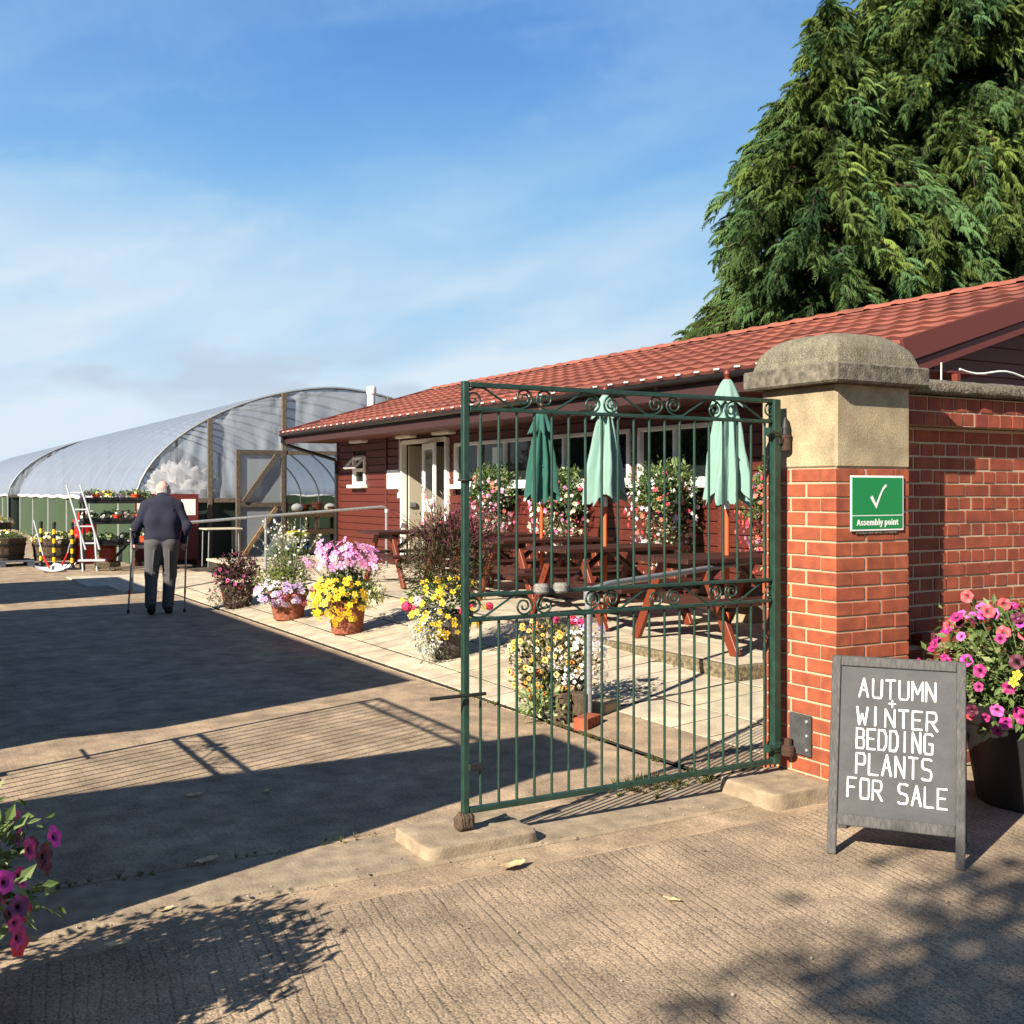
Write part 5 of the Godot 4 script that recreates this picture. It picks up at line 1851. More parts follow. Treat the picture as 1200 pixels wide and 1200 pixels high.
# ------------------------------------------------------------------ trees
func cypress(at: Vector3, height: float, label: String, sd: int, boughs: int, base_r: float, lean_pow: float) -> void:
	var r := RandomNumberGenerator.new()
	r.seed = sd
	var t := thing("conifer_tree", label, "conifer", at, 0.0, "dark conifers behind the cabin")
	var m := MB.new()
	m.tube([Vector3.ZERO, Vector3(0.05, height * 0.4, 0), Vector3(0, height * 0.75, 0.05), Vector3(0, height, 0)], [0.36, 0.26, 0.12, 0.02], 12)
	part(t, "trunk", m, M.bark)
	var lm := MB.new()
	var xf := []
	var cc := []
	var f := FastNoiseLite.new()
	f.seed = sd
	f.frequency = 0.22
	for k in boughs:
		var q := pow((k + r.randf()) / boughs, 0.9)
		var h := lerpf(1.8, height * 0.99, q)
		var az := r.randf() * TAU
		var prof := base_r * pow(1.0 - q, lean_pow) + 0.12
		var n := 1.0 + 0.75 * f.get_noise_3d(cos(az) * 3.0, h * 1.3, sin(az) * 3.0) + r.randfn(0, 0.10)
		var L := maxf(0.25, prof * n)
		var o := Vector3(cos(az), 0, sin(az))
		var rise := r.randf_range(0.05, 0.45)
		var pts := []
		for s in 7:
			var u := s / 6.0
			pts.append(Vector3(0, h, 0) + o * L * u + Vector3(0, L * (rise * u - (rise + 0.28) * u * u * u), 0))
		lm.tube(pts, [0.045, 0.04, 0.033, 0.026, 0.018, 0.012, 0.004], 5, false)
		var cnt := int(14 + L * 26.0)
		var hue := r.randf()
		var g0 := r.randf_range(0.75, 1.25)
		for s in cnt:
			var u := lerpf(0.15, 1.0, pow(r.randf(), 0.7))
			var ip := mini(5, int(u * 6.0))
			var p: Vector3 = (pts[ip] as Vector3).lerp(pts[ip + 1], u * 6.0 - ip)
			var side := o.cross(Vector3.UP) * r.randf_range(-1.0, 1.0)
			var z := (o * r.randf_range(0.4, 1.0) + side * (1.15 - 0.5 * u) + Vector3(0, r.randf_range(-0.75, 0.25), 0)).normalized()
			var sc := r.randf_range(0.20, 0.42) * (0.75 + 0.25 * (1.0 - q))
			var x := Vector3.UP.cross(z).normalized()
			if r.randf() < 0.4:
				x = x.rotated(z, r.randf_range(-0.8, 0.8))
			xf.append(Transform3D(Basis(x, z.cross(x).normalized(), z).scaled(Vector3(sc, sc, sc)), p + rdir(r) * 0.10 + Vector3(0, -r.randf() * 0.12, 0)))
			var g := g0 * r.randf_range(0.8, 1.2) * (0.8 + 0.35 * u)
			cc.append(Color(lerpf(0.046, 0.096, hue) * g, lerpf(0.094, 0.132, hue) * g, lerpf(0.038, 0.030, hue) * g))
	part(t, "limbs", lm, M.bark).set_meta("kind", "stuff")
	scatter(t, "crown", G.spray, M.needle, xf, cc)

func shade_tree() -> void:
	var r := RandomNumberGenerator.new()
	r.seed = 5
	var at := Vector3(-4.95, 0, 1.7)
	var t := thing("broadleaf_tree", "broadleaf tree behind the viewer shading the near corner of the yard", "tree", at)
	var m := MB.new()
	m.tube([Vector3.ZERO, Vector3(0.1, 2.2, 0), Vector3(0, 4.4, 0.1), Vector3(0.1, 6.2, 0)], [0.22, 0.18, 0.12, 0.04], 10)
	for k in 16:
		var a := r.randf() * TAU
		var h := r.randf_range(3.0, 5.5)
		m.tube([Vector3(0.05, h, 0.05), Vector3(cos(a) * 0.8, h + 0.5, sin(a) * 0.8), Vector3(cos(a) * 1.6, h + 0.6, sin(a) * 1.6)], [0.06, 0.04, 0.015], 6)
	part(t, "trunk", m, M.bark)
	bush(t, "crown", Vector3(0.1, 5.0, 0.1), Vector3(1.7, 1.3, 1.7), 9500, 6, 0.14, GREEN, null, -1.0, 0.2, 0.2)

# ------------------------------------------------------------------ polytunnels
const TX := 9.23
const TW := 4.45

func arch(a: float) -> Vector3:          # a from 0 (left springing) to 1 (right springing)
	var an := PI - a * PI
	var e := 2.0 / 1.75
	return Vector3(TX + TW * signf(cos(an)) * pow(absf(cos(an)), e), 1.4 + 2.52 * pow(absf(sin(an)), e), 0)

func arch_y(xx: float) -> float:
	var u := clampf(absf(xx - TX) / TW, 0.0, 1.0)
	return 1.4 + 2.52 * pow(1.0 - pow(u, 1.75), 1.0 / 1.75)

func tunnel(z0: float, z1: float, label: String, front: bool) -> void:
	var t := thing("polytunnel", label, "polytunnel", Vector3.ZERO, 0.0, "polytunnels at the end of the driveway")
	var n := int(round((z0 - z1) / 2.0))
	var step := (z0 - z1) / n
	var pts := [Vector3(TX - TW, 0, 0)]
	for k in 33:
		pts.append(arch(k / 32.0))
	pts.append(Vector3(TX + TW, 0, 0))
	var hoop := MB.new()
	hoop.tube(pts, 0.03, 8)
	var hm := hoop.mesh()
	for k in n + 1:
		part(t, "hoop", hm, M.galvanised, Vector3(0, 0, z0 - step * k))
	var film := MB.new()
	film.grid(44, n * 8, func(a, b):
		var p := arch(a)
		var ph: float = fposmod(b * n, 1.0)
		var sag: float = 0.045 * pow(absf(sin(ph * PI)), 0.8) * smoothstep(0.0, 0.2, a) * smoothstep(1.0, 0.8, a)
		var c := Vector3(TX, 1.2, 0)
		p += (c - p).normalized() * (sag - 0.035)
		p.z = lerpf(z0, z1, b)
		return p, true)
	part(t, "film_cover", film, M["film side"])
	for sd in [-1, 1]:
		var sk := MB.new()
		sk.grid(n * 6, 5, func(a, b):
			return Vector3(TX + sd * (TW + 0.02 + 0.02 * sin(a * n * TAU * 0.5 + b * 3.0)), 1.42 * b, lerpf(z0, z1, a)), sd < 0)
		part(t, "green_skirt", sk, M["skirt green"])
		var ro := MB.new()
		var rp := []
		for k in 41:
			rp.append(Vector3(TX + sd * (TW + 0.05), 1.40 + 0.02 * sin(k * 1.3), lerpf(z0, z1, k / 40.0)))
		ro.tube(rp, 0.045, 8)
		part(t, "film_roll", ro, M.paper)
	var pu := MB.new()
	for yy in [3.92]:
		pu.tube([Vector3(TX, yy - 0.05, z0), Vector3(TX, yy - 0.05, z1)], 0.025, 6)
	part(t, "ridge_tube", pu, M.galvanised)
	for e in [z0, z1]:
		if e == z1 and not front:
			pass
		var f := FastNoiseLite.new()
		f.seed = int(-e)
		f.frequency = 0.9
		var wide := MB.new()
		var cols := [[TX - TW + 0.02, 6.30], [6.30, 7.95], [7.95, 10.5], [10.5, 12.2], [12.2, TX + TW - 0.02]]
		for c in cols.size():
			var y_from: float = 2.42 if c == 2 else 1.36
			if c == 1:
				part(t, "end_film", wide, M["film end clear"] if front else M["film end"])
				wide = MB.new()
			wide.grid(24, 14, func(a, b):
				var xx: float = lerpf(cols[c][0], cols[c][1], a)
				var top: float = arch_y(xx) - 0.01
				var y: float = lerpf(minf(y_from, top), top, b)
				var pull: float = f.get_noise_2d(xx * 4.0 + (y - 2.0) * 0.8 * sin(xx * 3.0), y * 0.7)
				return Vector3(xx, y, e + pull * 0.05))
		part(t, "end_film", wide, M["film end"])
		var lo := MB.new()
		for c in [[TX - TW + 0.03, 6.27], [6.33, 7.90], [10.55, 12.17], [12.23, TX + TW - 0.03]]:
			lo.grid(14, 4, func(a, b):
				var xx: float = lerpf(c[0], c[1], a)
				return Vector3(xx, 1.36 * b, e - 0.01 + 0.02 * sin(xx * 9.0)))
		part(t, "end_skirt", lo, mat("dark netting", Color(0.10, 0.15, 0.12), 0.6))
		for xx in [6.30, 7.95, 10.5, 12.2]:
			var p := MB.new()
			p.box(Vector3(xx, arch_y(xx) / 2, e + 0.06), Vector3(0.10, arch_y(xx), 0.07), 0.005)
			part(t, "end_post", p, M["grey timber"])
		for rl in [[TX - TW, 7.95, 1.36], [7.95, 10.5, 2.42], [10.5, TX + TW, 1.36]]:
			var p := MB.new()
			p.box(Vector3((rl[0] + rl[1]) / 2, rl[2], e + 0.055), Vector3(rl[1] - rl[0] - 0.11, 0.10, 0.05), 0.005)
			part(t, "end_rail", p, M["grey timber"])
	if front:
		var d := Node3D.new()
		d.name = "open_door"
		d.position = Vector3(7.95, 0, z0 + 0.16)
		d.rotation.y = 0.10
		t.add_child(d)
		var m := MB.new()
		m.box(Vector3(-0.055, 1.24, 0), Vector3(0.10, 2.44, 0.05), 0.004)
		part(d, "stile", m, M["grey timber"])
		m = MB.new()
		m.box(Vector3(-1.10, 1.24, 0), Vector3(0.10, 2.44, 0.05), 0.004)
		part(d, "stile", m, M["grey timber"])
		for y in [2.41, 1.26, 0.07]:
			m = MB.new()
			m.box(Vector3(-0.58, y, 0.002), Vector3(0.94, 0.10, 0.045), 0.004)
			part(d, "rail", m, M["grey timber"])
		m = MB.new()
		m.beam(Vector3(-1.0, 1.32, 0.03), Vector3(-0.22, 2.36, 0.03), 0.045, 0.09, 0.003, Vector3(0, 0, 1).cross(Vector3(0.6, 0.8, 0)))
		part(d, "brace", m, M["grey timber"])
		m = MB.new()
		m.beam(Vector3(-1.0, 0.14, 0.03), Vector3(-0.22, 1.20, 0.03), 0.045, 0.09, 0.003, Vector3(0, 0, 1).cross(Vector3(0.6, 0.8, 0)))
		part(d, "brace", m, M["pale timber"])
		m = MB.new()
		m.box(Vector3(-0.58, 1.24, -0.02), Vector3(0.98, 2.36, 0.004))
		part(d, "door_film", m, M["film end"])

func added_left_hedge() -> void:  # added out of view to block sky light and darken the window reflections
	var hs := [[Vector3(-10.5, 2.4, 4.0), Vector3(2.2, 3.0, 7.0)], [Vector3(-10.8, 2.4, -8.0), Vector3(2.3, 3.1, 7.5)], [Vector3(-10.4, 2.5, -21.0), Vector3(2.2, 3.2, 8.0)], [Vector3(-9.6, 2.6, -35.0), Vector3(2.3, 3.4, 8.5)]]
	for k in 4:
		var t := thing("added_hedge", ["added unseen tall hedge left of the yard, nearest the viewer", "added unseen tall hedge behind the longer shed", "added unseen tall hedge behind the shorter shed", "added unseen tall hedge beside the polytunnels, farthest back"][k], "hedge", Vector3.ZERO, 0.0, "added hedges left of the driveway")
		bush(t, "foliage", hs[k][0], hs[k][1], 9000, 500 + k, 0.42, GREEN, null, -1.0, 0.0, 0.3)

func tunnel_contents() -> void:
	var t := thing("potting_bench", "pale timber potting bench inside the polytunnel doorway", "bench", Vector3(9.55, 0, -26.6))
	for y in [1.02, 0.60]:
		for k in 4:
			var m := MB.new()
			m.box(Vector3(0, y, -0.3 + k * 0.2), Vector3(3.0, 0.03, 0.17), 0.003)
			part(t, "bench_board", m, M["pale timber"])
		var a := MB.new()
		a.box(Vector3(0, y - 0.06, 0.40), Vector3(3.0, 0.10, 0.03), 0.003)
		part(t, "apron", a, M["pale timber"])
	for xx in [-1.4, -0.75, 0.0, 0.65, 1.4]:
		for z in [-0.32, 0.36]:
			var m := MB.new()
			m.box(Vector3(xx, 0.5, z), Vector3(0.08, 1.0, 0.06), 0.003)
			part(t, "leg", m, M["pale timber"])
	var labels := ["tall upturned clay pot on the timber potting bench", "small clay pot at the front of the timber potting bench", "wide clay pot left on the timber potting bench", "dark red pot at the left end of the potting bench", "clay pot among the stacks on the potting bench"]
	var spots := [[1.0, 0.10, 0.16, 0.26], [0.45, 0.25, 0.12, 0.14], [-0.2, 0.0, 0.15, 0.20], [-0.75, 0.12, 0.12, 0.24], [0.2, -0.15, 0.14, 0.24]]
	for k in spots.size():
		var s: Array = spots[k]
		var p := thing("clay_pot", labels[k], "pot", Vector3(9.55 + s[0], 1.037, -26.6 + s[1]), 0.0, "pots on the potting bench")
		pot(p, "pot_body", s[2] * 0.7, s[2], s[3], M.terracotta if k != 3 else mat("dark red pot", Color(0.38, 0.10, 0.08), 0.6))
	for k in 4:
		var b := MB.new()
		b.grid(20, 10, func(a, w):
			var an: float = -a * TAU
			var rr: float = sin(clampf(w, 0.001, 0.999) * PI)
			return Vector3(cos(an) * 0.15 * pow(rr, 0.5), w * 0.22, sin(an) * 0.12 * pow(rr, 0.5)), true)
		solo("white_pot_stack", ["white plastic pots stacked at the left of the potting bench", "pale pots bundled in the middle of the potting bench", "cream bundle near the cabin end of the potting bench", "white bundle at the back of the potting bench"][k], "pots", b, M.paper, Vector3(9.55 + [-1.1, -0.45, 0.75, 0.5][k], 1.037, -26.6 + [0.1, 0.2, 0.22, -0.05][k]), "white bundles on the potting bench")
	var cols := [Color(0.85, 0.80, 0.15), Color(0.75, 0.77, 0.75), Color(0.20, 0.35, 0.60)]
	for k in 3:
		var b := MB.new()
		b.grid(24, 10, func(a, w):
			var an: float = -a * TAU
			var cx := cos(an)
			var cz := sin(an)
			var kk: float = 1.0 / pow(pow(absf(cx), 5.0) + pow(absf(cz), 5.0), 0.2)
			var rr: float = pow(sin(clampf(w, 0.001, 0.999) * PI), 0.4)
			return Vector3(cx * kk * 0.36 * rr, w * 0.17, cz * kk * 0.24 * rr), true)
		solo("compost_sack", ["yellow topped compost sack on top of the stack in the tunnel doorway", "grey compost sack in the middle of the stack in the tunnel doorway", "blue compost sack at the bottom of the stack in the tunnel doorway"][k], "sack", b, mat("sack %d" % k, cols[k], 0.5), Vector3(8.55, 0.34 - 0.15 * k + 0.12, -25.0), "compost sacks in the tunnel doorway")
	# crumpled white fleece behind the end film
	var f := FastNoiseLite.new()
	f.seed = 3
	f.frequency = 2.2
	var hp := MB.new()
	hp.grid(40, 24, func(a, b):
		var an: float = -a * TAU
		var el: float = b * PI * 0.5
		var o := Vector3(cos(an) * cos(el), sin(el), sin(an) * cos(el))
		var q: float = 1.0 + 0.55 * f.get_noise_3dv(o * 1.2) + 0.25 * f.get_noise_3dv(o * 3.5)
		return Vector3(o.x * 0.80, o.y * 0.75, o.z * 0.36) * q, true)
	var fl := thing("white_fleece", "heap of crumpled white fleece on a bench behind the tunnel end film", "fleece", Vector3(6.1, 0, -25.1))
	part(fl, "heap", hp, M.fleece, Vector3(-0.15, 1.36, 0.3))
	var bb := MB.new()
	bb.box(Vector3(0, 1.33, 0), Vector3(2.2, 0.06, 0.8), 0.004)
	for xx in [-1.0, 1.0]:
		for z in [-0.34, 0.34]:
			bb.box(Vector3(xx, 0.65, z), Vector3(0.07, 1.3, 0.07))
	part(fl, "bench", bb, M["grey timber"])

# ------------------------------------------------------------------ plant sales area
func display() -> void:
	var rk := thing("display_rack", "black tiered plant rack with three shelves of bedding plants", "plant rack", Vector3(4.25, 0, -23.2))
	var m: MB
	for xx in [-0.66, 0.66]:
		for z in [-0.22, 0.22]:
			m = MB.new()
			m.box(Vector3(xx, 0.68, z), Vector3(0.04, 1.36, 0.04), 0.003)
			part(rk, "upright", m, M.black)
		m = MB.new()
		m.beam(Vector3(xx, 0.05, 0.24), Vector3(xx, 0.6, -0.2), 0.03, 0.03)
		part(rk, "brace", m, M.black)
	for y in [1.34, 0.93, 0.50]:
		m = MB.new()
		m.box(Vector3(0, y, 0), Vector3(1.40, 0.05, 0.52), 0.004)
		part(rk, "shelf", m, M.black)
	var kinds := [
		[[Color(0.05, 0.02, 0.06), Color(0.10, 0.03, 0.12)], "dark violet pansies"], [[Color(0.85, 0.62, 0.10), Color(0.88, 0.70, 0.25)], "yellow pansies"], [[Color(0.12, 0.05, 0.14), Color(0.2, 0.2, 0.1)], "deep purple violas"], [[Color(0.14, 0.18, 0.08)], "leafy green seedlings"],
		[[Color(0.8, 0.8, 0.76)], "white flowers"], [[Color(0.8, 0.78, 0.74), Color(0.5, 0.45, 0.5)], "mixed white and grey flowers"], [[Color(0.75, 0.55, 0.55), Color(0.4, 0.3, 0.3)], "dull pink flowers"], [[Color(0.85, 0.6, 0.08)], "small orange yellow flowers"],
		[[Color(0.2, 0.26, 0.1)], "plain green plants"], [[Color(0.3, 0.35, 0.15)], "pale green plants"], [[Color(0.75, 0.75, 0.7)], "tiny white flowers"]]
	var names := ["top", "middle", "bottom"]
	for k in kinds.size():
		var row: int = 0 if k < 4 else (1 if k < 8 else 2)
		var idx: int = k if k < 4 else (k - 4 if k < 8 else k - 8)
		var xx := -0.52 + idx * 0.345
		var t := thing("plant_tray", "black tray of %s on the %s shelf of the rack" % [kinds[k][1], names[row]], "plant tray", Vector3(4.25 + xx, [1.366, 0.956, 0.526][row], -23.2), 0.0, "plant trays on the rack")
		m = MB.new()
		m.box(Vector3(0, 0.035, 0), Vector3(0.33, 0.07, 0.46), 0.01)
		part(t, "tray", m, M["black pot"])
		bush(t, "foliage", Vector3(0, 0.08, 0), Vector3(0.16, 0.11, 0.22), 260, 200 + k, 0.05, GREEN + LIGHTG, null, -0.1)
		blooms(t, "blossom", G.flower, Vector3(0, 0.09, 0), Vector3(0.17, 0.11, 0.23), 40, 240 + k, 0.028, kinds[k][0], Vector3(0, 0.5, 0.6))
	var tp := [[-0.42, 1.366, 0.30, "small orange pot of yellow pansies at the front of the top shelf"], [0.32, 1.366, 0.30, "small orange pot at the right end of the top shelf"], [0.40, 0.956, 0.30, "orange pot with green sprigs on the middle shelf edge"], [-0.05, 0.956, 0.30, "little clay pot half hidden on the middle shelf"], [0.48, 0.526, 0.30, "orange pot with white flowers on the bottom shelf"]]
	for q in tp:
		var t := thing("orange_pot", q[3], "flower pot", Vector3(4.25 + q[0], q[1], -23.2 + q[2] - 0.14), 0.0, "orange pots on the rack")
		pot(t, "pot", 0.055, 0.08, 0.13, M["orange plastic"])
		bush(t, "foliage", Vector3(0, 0.16, 0), Vector3(0.09, 0.07, 0.09), 90, 300 + int(q[0] * 10), 0.04, LIGHTG, null, -0.3)
		blooms(t, "blossom", G.flower, Vector3(0, 0.17, 0), Vector3(0.09, 0.07, 0.09), 14, 320, 0.022, [Color(0.85, 0.72, 0.2) if q[1] > 1.0 else Color(0.85, 0.85, 0.8)])
	# maroon notice board
	var b := thing("notice_board", "maroon framed notice board with white sheets behind the walking man", "notice board", Vector3(5.35, 0, -23.75))
	m = MB.new()
	m.box(Vector3(0, 0.80, 0), Vector3(1.30, 1.40, 0.04), 0.004)
	part(b, "panel", m, M.maroon)
	for q in [[-0.44, 1.22, 0.34, 0.34], [-0.44, 0.86, 0.34, 0.30], [0.44, 1.22, 0.30, 0.34], [0.0, 1.20, 0.36, 0.40], [-0.44, 0.50, 0.34, 0.26]]:
		m = MB.new()
		m.box(Vector3(q[0], q[1], 0.024), Vector3(q[2], q[3], 0.006))
		part(b, "paper_sheet", m, M.paper)
	for xx in [-0.6, 0.6]:
		m = MB.new()
		m.box(Vector3(xx, 0.05, 0.0), Vector3(0.06, 0.1, 0.5), 0.003)
		part(b, "foot", m, M.maroon)
	# aluminium trestle ladder
	var l := thing("step_ladder", "aluminium trestle ladder leaning in front of the green tunnel skirt", "ladder", Vector3(3.72, 0, -22.8), -0.35)
	for s in [-0.13, 0.13]:
		m = MB.new()
		m.beam(Vector3(-0.36 + s, 1.68, 0.0), Vector3(0.02 + s, 0.42, 0.10), 0.03, 0.055, 0.004, Vector3(0, 0, 1))
		part(l, "stile", m, M.aluminium)
		m = MB.new()
		m.beam(Vector3(-0.08 + s, 0.75, 0.08), Vector3(-0.02 + s, 0.0, 0.16), 0.03, 0.05, 0.004, Vector3(0, 0, 1))
		part(l, "leg", m, M.aluminium)
	for k in 4:
		m = MB.new()
		var u := 0.12 + k * 0.26
		var c := Vector3(-0.36, 1.68, 0).lerp(Vector3(0.02, 0.42, 0.10), u)
		m.box(c, Vector3(0.25, 0.03, 0.03), 0.003)
		part(l, "rung", m, M.aluminium)
	m = MB.new()
	m.box(Vector3(0.03, 0.22, 0.2), Vector3(0.5, 0.04, 0.16), 0.004)
	part(l, "tread", m, M.aluminium)
	# watering can
	var wc := thing("watering_can", "rust red watering can with a long spout beside the ladder", "watering can", Vector3(4.1, 0.0, -23.4))
	m = MB.new()
	m.lathe([Vector2(0, 0.14), Vector2(0.16, 0.14), Vector2(0.165, 0.16), Vector2(0.165, 0.42), Vector2(0.15, 0.46), Vector2(0.09, 0.50), Vector2(0.085, 0.56), Vector2(0.10, 0.565), Vector2(0.10, 0.58), Vector2(0, 0.585)], 20)
	part(wc, "can_body", m, mat("rust red", Color(0.52, 0.16, 0.10), 0.5))
	m = MB.new()
	m.tube([Vector3(0.14, 0.22, 0), Vector3(0.34, 0.42, 0), Vector3(0.52, 0.64, 0.0)], [0.03, 0.022, 0.018], 8)
	m.lathe([Vector2(0.018, 0.63), Vector2(0.045, 0.66), Vector2(0.045, 0.675), Vector2(0, 0.68)], 10, Vector3(0.52, 0, 0))
	part(wc, "spout", m, M["dark iron"])
	m = MB.new()
	m.tube([Vector3(-0.12, 0.30, 0), Vector3(-0.24, 0.42, 0), Vector3(-0.16, 0.56, 0), Vector3(-0.06, 0.56, 0)], 0.012, 6)
	m.tube([Vector3(0.12, 0.44, 0), Vector3(0.34, 0.44, 0)], 0.010, 6)
	part(wc, "handle", m, M["dark iron"])
	m = MB.new()
	m.box(Vector3(0, 0.07, 0), Vector3(0.44, 0.14, 0.4), 0.01)
	solo("stone_block", "grey stone block under the watering can", "stone block", m, M["step edge"], Vector3(4.1, 0, -23.4))
	m = MB.new()
	m.box(Vector3(0, 0.06, 0), Vector3(1.6, 0.03, 0.22), 0.004)
	for xx in [-0.6, 0.6]:
		m.box(Vector3(xx, 0.025, 0), Vector3(0.1, 0.05, 0.2))
	solo("loose_planks", "weathered loose boards lying below the plant rack", "board", m, M["grey timber"], Vector3(4.75, 0.0, -22.55))
	var gb := thing("gas_bottle", "tall red gas bottle behind the striped posts", "gas bottle", Vector3(3.95, 0, -25.3))
	m = MB.new()
	m.lathe([Vector2(0, 0), Vector2(0.25, 0), Vector2(0.26, 0.03), Vector2(0.26, 0.82), Vector2(0.22, 0.94), Vector2(0.10, 1.0), Vector2(0, 1.0)], 22)
	part(gb, "cylinder_body", m, M["red plastic"])
	m = MB.new()
	m.lathe([Vector2(0.12, 0.98), Vector2(0.12, 1.10), Vector2(0.11, 1.10), Vector2(0.11, 0.98)], 16)
	part(gb, "collar", m, M["red plastic"])
	m = MB.new()
	m.lathe([Vector2(0, 0.99), Vector2(0.03, 0.99), Vector2(0.03, 1.07), Vector2(0, 1.07)], 10)
	part(gb, "valve", m, M.galvanised)
	# striped posts
	var pl := ["yellow and black striped post farthest left, beside the shovel", "middle yellow and black striped post between the shovels", "yellow and black striped post nearest the ladder"]
	var ps := [Vector3(2.98, 0, -24.4), Vector3(3.15, 0, -23.8), Vector3(3.42, 0, -23.3)]
	for k in 3:
		var t := thing("striped_post", pl[k], "barrier post", ps[k], 0.0, "striped barrier posts")
		m = MB.new()
		m.lathe([Vector2(0, 0), Vector2(0.15, 0), Vector2(0.15, 0.02), Vector2(0.05, 0.05), Vector2(0.04, 0.09)], 16)
		part(t, "base", m, M.black)
		for q in 9:
			m = MB.new()
			m.lathe([Vector2(0.032, 0.05 + q * 0.093), Vector2(0.032, 0.05 + (q + 1) * 0.093)], 12)
			part(t, "band", m, M.black if q % 2 == 0 else M.yellow)
		m = MB.new()
		m.lathe([Vector2(0.038, 0.88), Vector2(0.038, 0.92), Vector2(0.02, 0.945), Vector2(0, 0.95)], 12)
		part(t, "post_cap", m, M.black)
	for k in 2:
		var t := thing("snow_shovel", ["white bladed snow shovel lying against the left striped post", "white bladed snow shovel with red handle end, right of the first"][k], "shovel", [Vector3(2.93, 0, -22.9), Vector3(3.28, 0, -23.55)][k], [0.25, -0.5][k], "snow shovels on the driveway")
		m = MB.new()
		m.grid(10, 10, func(a, b):
			var u: float = a - 0.5
			return Vector3(u * 0.44, 0.02 + 0.10 * b * b * 0.75 + u * u * 0.15, 0.22 - b * 0.34))
		m.grid(10, 10, func(a, b):
			var u: float = a - 0.5
			return Vector3(u * 0.44, 0.014 + 0.10 * b * b * 0.75 + u * u * 0.15, 0.215 - b * 0.34), true)
		part(t, "blade", m, M.white)
		m = MB.new()
		m.tube([Vector3(0, 0.08, 0.05), Vector3(0, 0.30, -0.25)], 0.018, 8)
		part(t, "socket", m, M["red plastic"])
		m = MB.new()
		m.tube([Vector3(0, 0.30, -0.25), Vector3(0.0, 0.98, -0.72)], 0.016, 8)
		part(t, "shaft", m, M.galvanised)
	# half barrels
	var bl := ["half barrel planter of pansies at the left edge, on a pallet", "half barrel planter of pansies behind the striped posts", "raised half barrel of yellow pansies behind the left one"]
	var bs := [Vector3(2.35, 0.13, -25.3), Vector3(3.35, 0.10, -25.2), Vector3(2.2, 0.13, -26.6)]
	for k in 3:
		var t := thing("half_barrel", bl[k], "planter", bs[k], 0.0, "half barrel planters")
		var h := 0.46 if k < 2 else 0.75
		for q in 20:
			m = MB.new()
			var an := TAU * q / 20
			var o := Vector3(cos(an), 0, sin(an))
			m.col = Color(1, 1, 1) * (0.9 + 0.2 * fmod(q * 0.37, 1.0))
			m.beam(o * 0.38, o * 0.44 + Vector3(0, h, 0), 0.132, 0.03, 0.003, o)
			part(t, "stave", m, M["old wood"])
		for y in [0.08, 0.30]:
			m = MB.new()
			m.lathe([Vector2(0.415 + y * 0.12, y), Vector2(0.42 + y * 0.12, y + 0.04)], 24)
			part(t, "hoop", m, M["dark iron"])
		m = MB.new()
		m.lathe([Vector2(0.42, h - 0.06), Vector2(0, h - 0.05)], 20)
		part(t, "soil", m, M.soil)
		bush(t, "foliage", Vector3(0, h - 0.02, 0), Vector3(0.42, 0.13, 0.42), 600, 400 + k, 0.06, GREEN + LIGHTG, null, 0.0)
		blooms(t, "pansies", G.flower, Vector3(0, h - 0.01, 0), Vector3(0.44, 0.15, 0.44), 110, 410 + k, 0.036, [Color(0.85, 0.6, 0.05), Color(0.85, 0.83, 0.75), Color(0.85, 0.72, 0.3)], Vector3(0, 0.6, 0.5))
	var pa := thing("pallet", "bluish weathered wooden pallet under the left half barrel", "pallet", Vector3(2.3, 0, -25.2))
	for q in 6:
		m = MB.new()
		m.box(Vector3(0, 0.115, -0.5 + q * 0.2), Vector3(1.2, 0.022, 0.11), 0.003)
		part(pa, "pallet_board", m, mat("pallet blue", Color(0.30, 0.32, 0.36), 0.9))
	for xx in [-0.54, 0.0, 0.54]:
		m = MB.new()
		m.box(Vector3(xx, 0.05, 0), Vector3(0.1, 0.10, 1.1), 0.003)
		part(pa, "bearer", m, M["pallet blue"])
	# cream topped table
	var ct := thing("folding_table", "cream topped table with thin metal legs in front of the dark tunnel end", "table", Vector3(6.25, 0, -22.9))
	m = MB.new()
	m.box(Vector3(0, 0.78, 0), Vector3(0.75, 0.03, 0.6), 0.006)
	part(ct, "table_top", m, M.cream)
	for xx in [-0.32, 0.32]:
		for z in [-0.24, 0.24]:
			m = MB.new()
			m.tube([Vector3(xx, 0, z), Vector3(xx * 0.95, 0.765, z)], 0.014, 6)
			part(ct, "leg", m, M.galvanised)
	# flue beyond the cabin gable
	var fl := thing("flue_pipe", "white metal flue pipe rising behind the far gable of the cabin", "flue", Vector3(9.02, 0, -21.5))
	m = MB.new()
	m.lathe([Vector2(0.085, 0), Vector2(0.085, 3.62)], 16)
	part(fl, "pipe", m, M.white)
	m = MB.new()
	m.lathe([Vector2(0.10, 3.58), Vector2(0.105, 3.60), Vector2(0.105, 3.70), Vector2(0.09, 3.74), Vector2(0, 3.75)], 16)
	part(fl, "cowl", m, M.white)

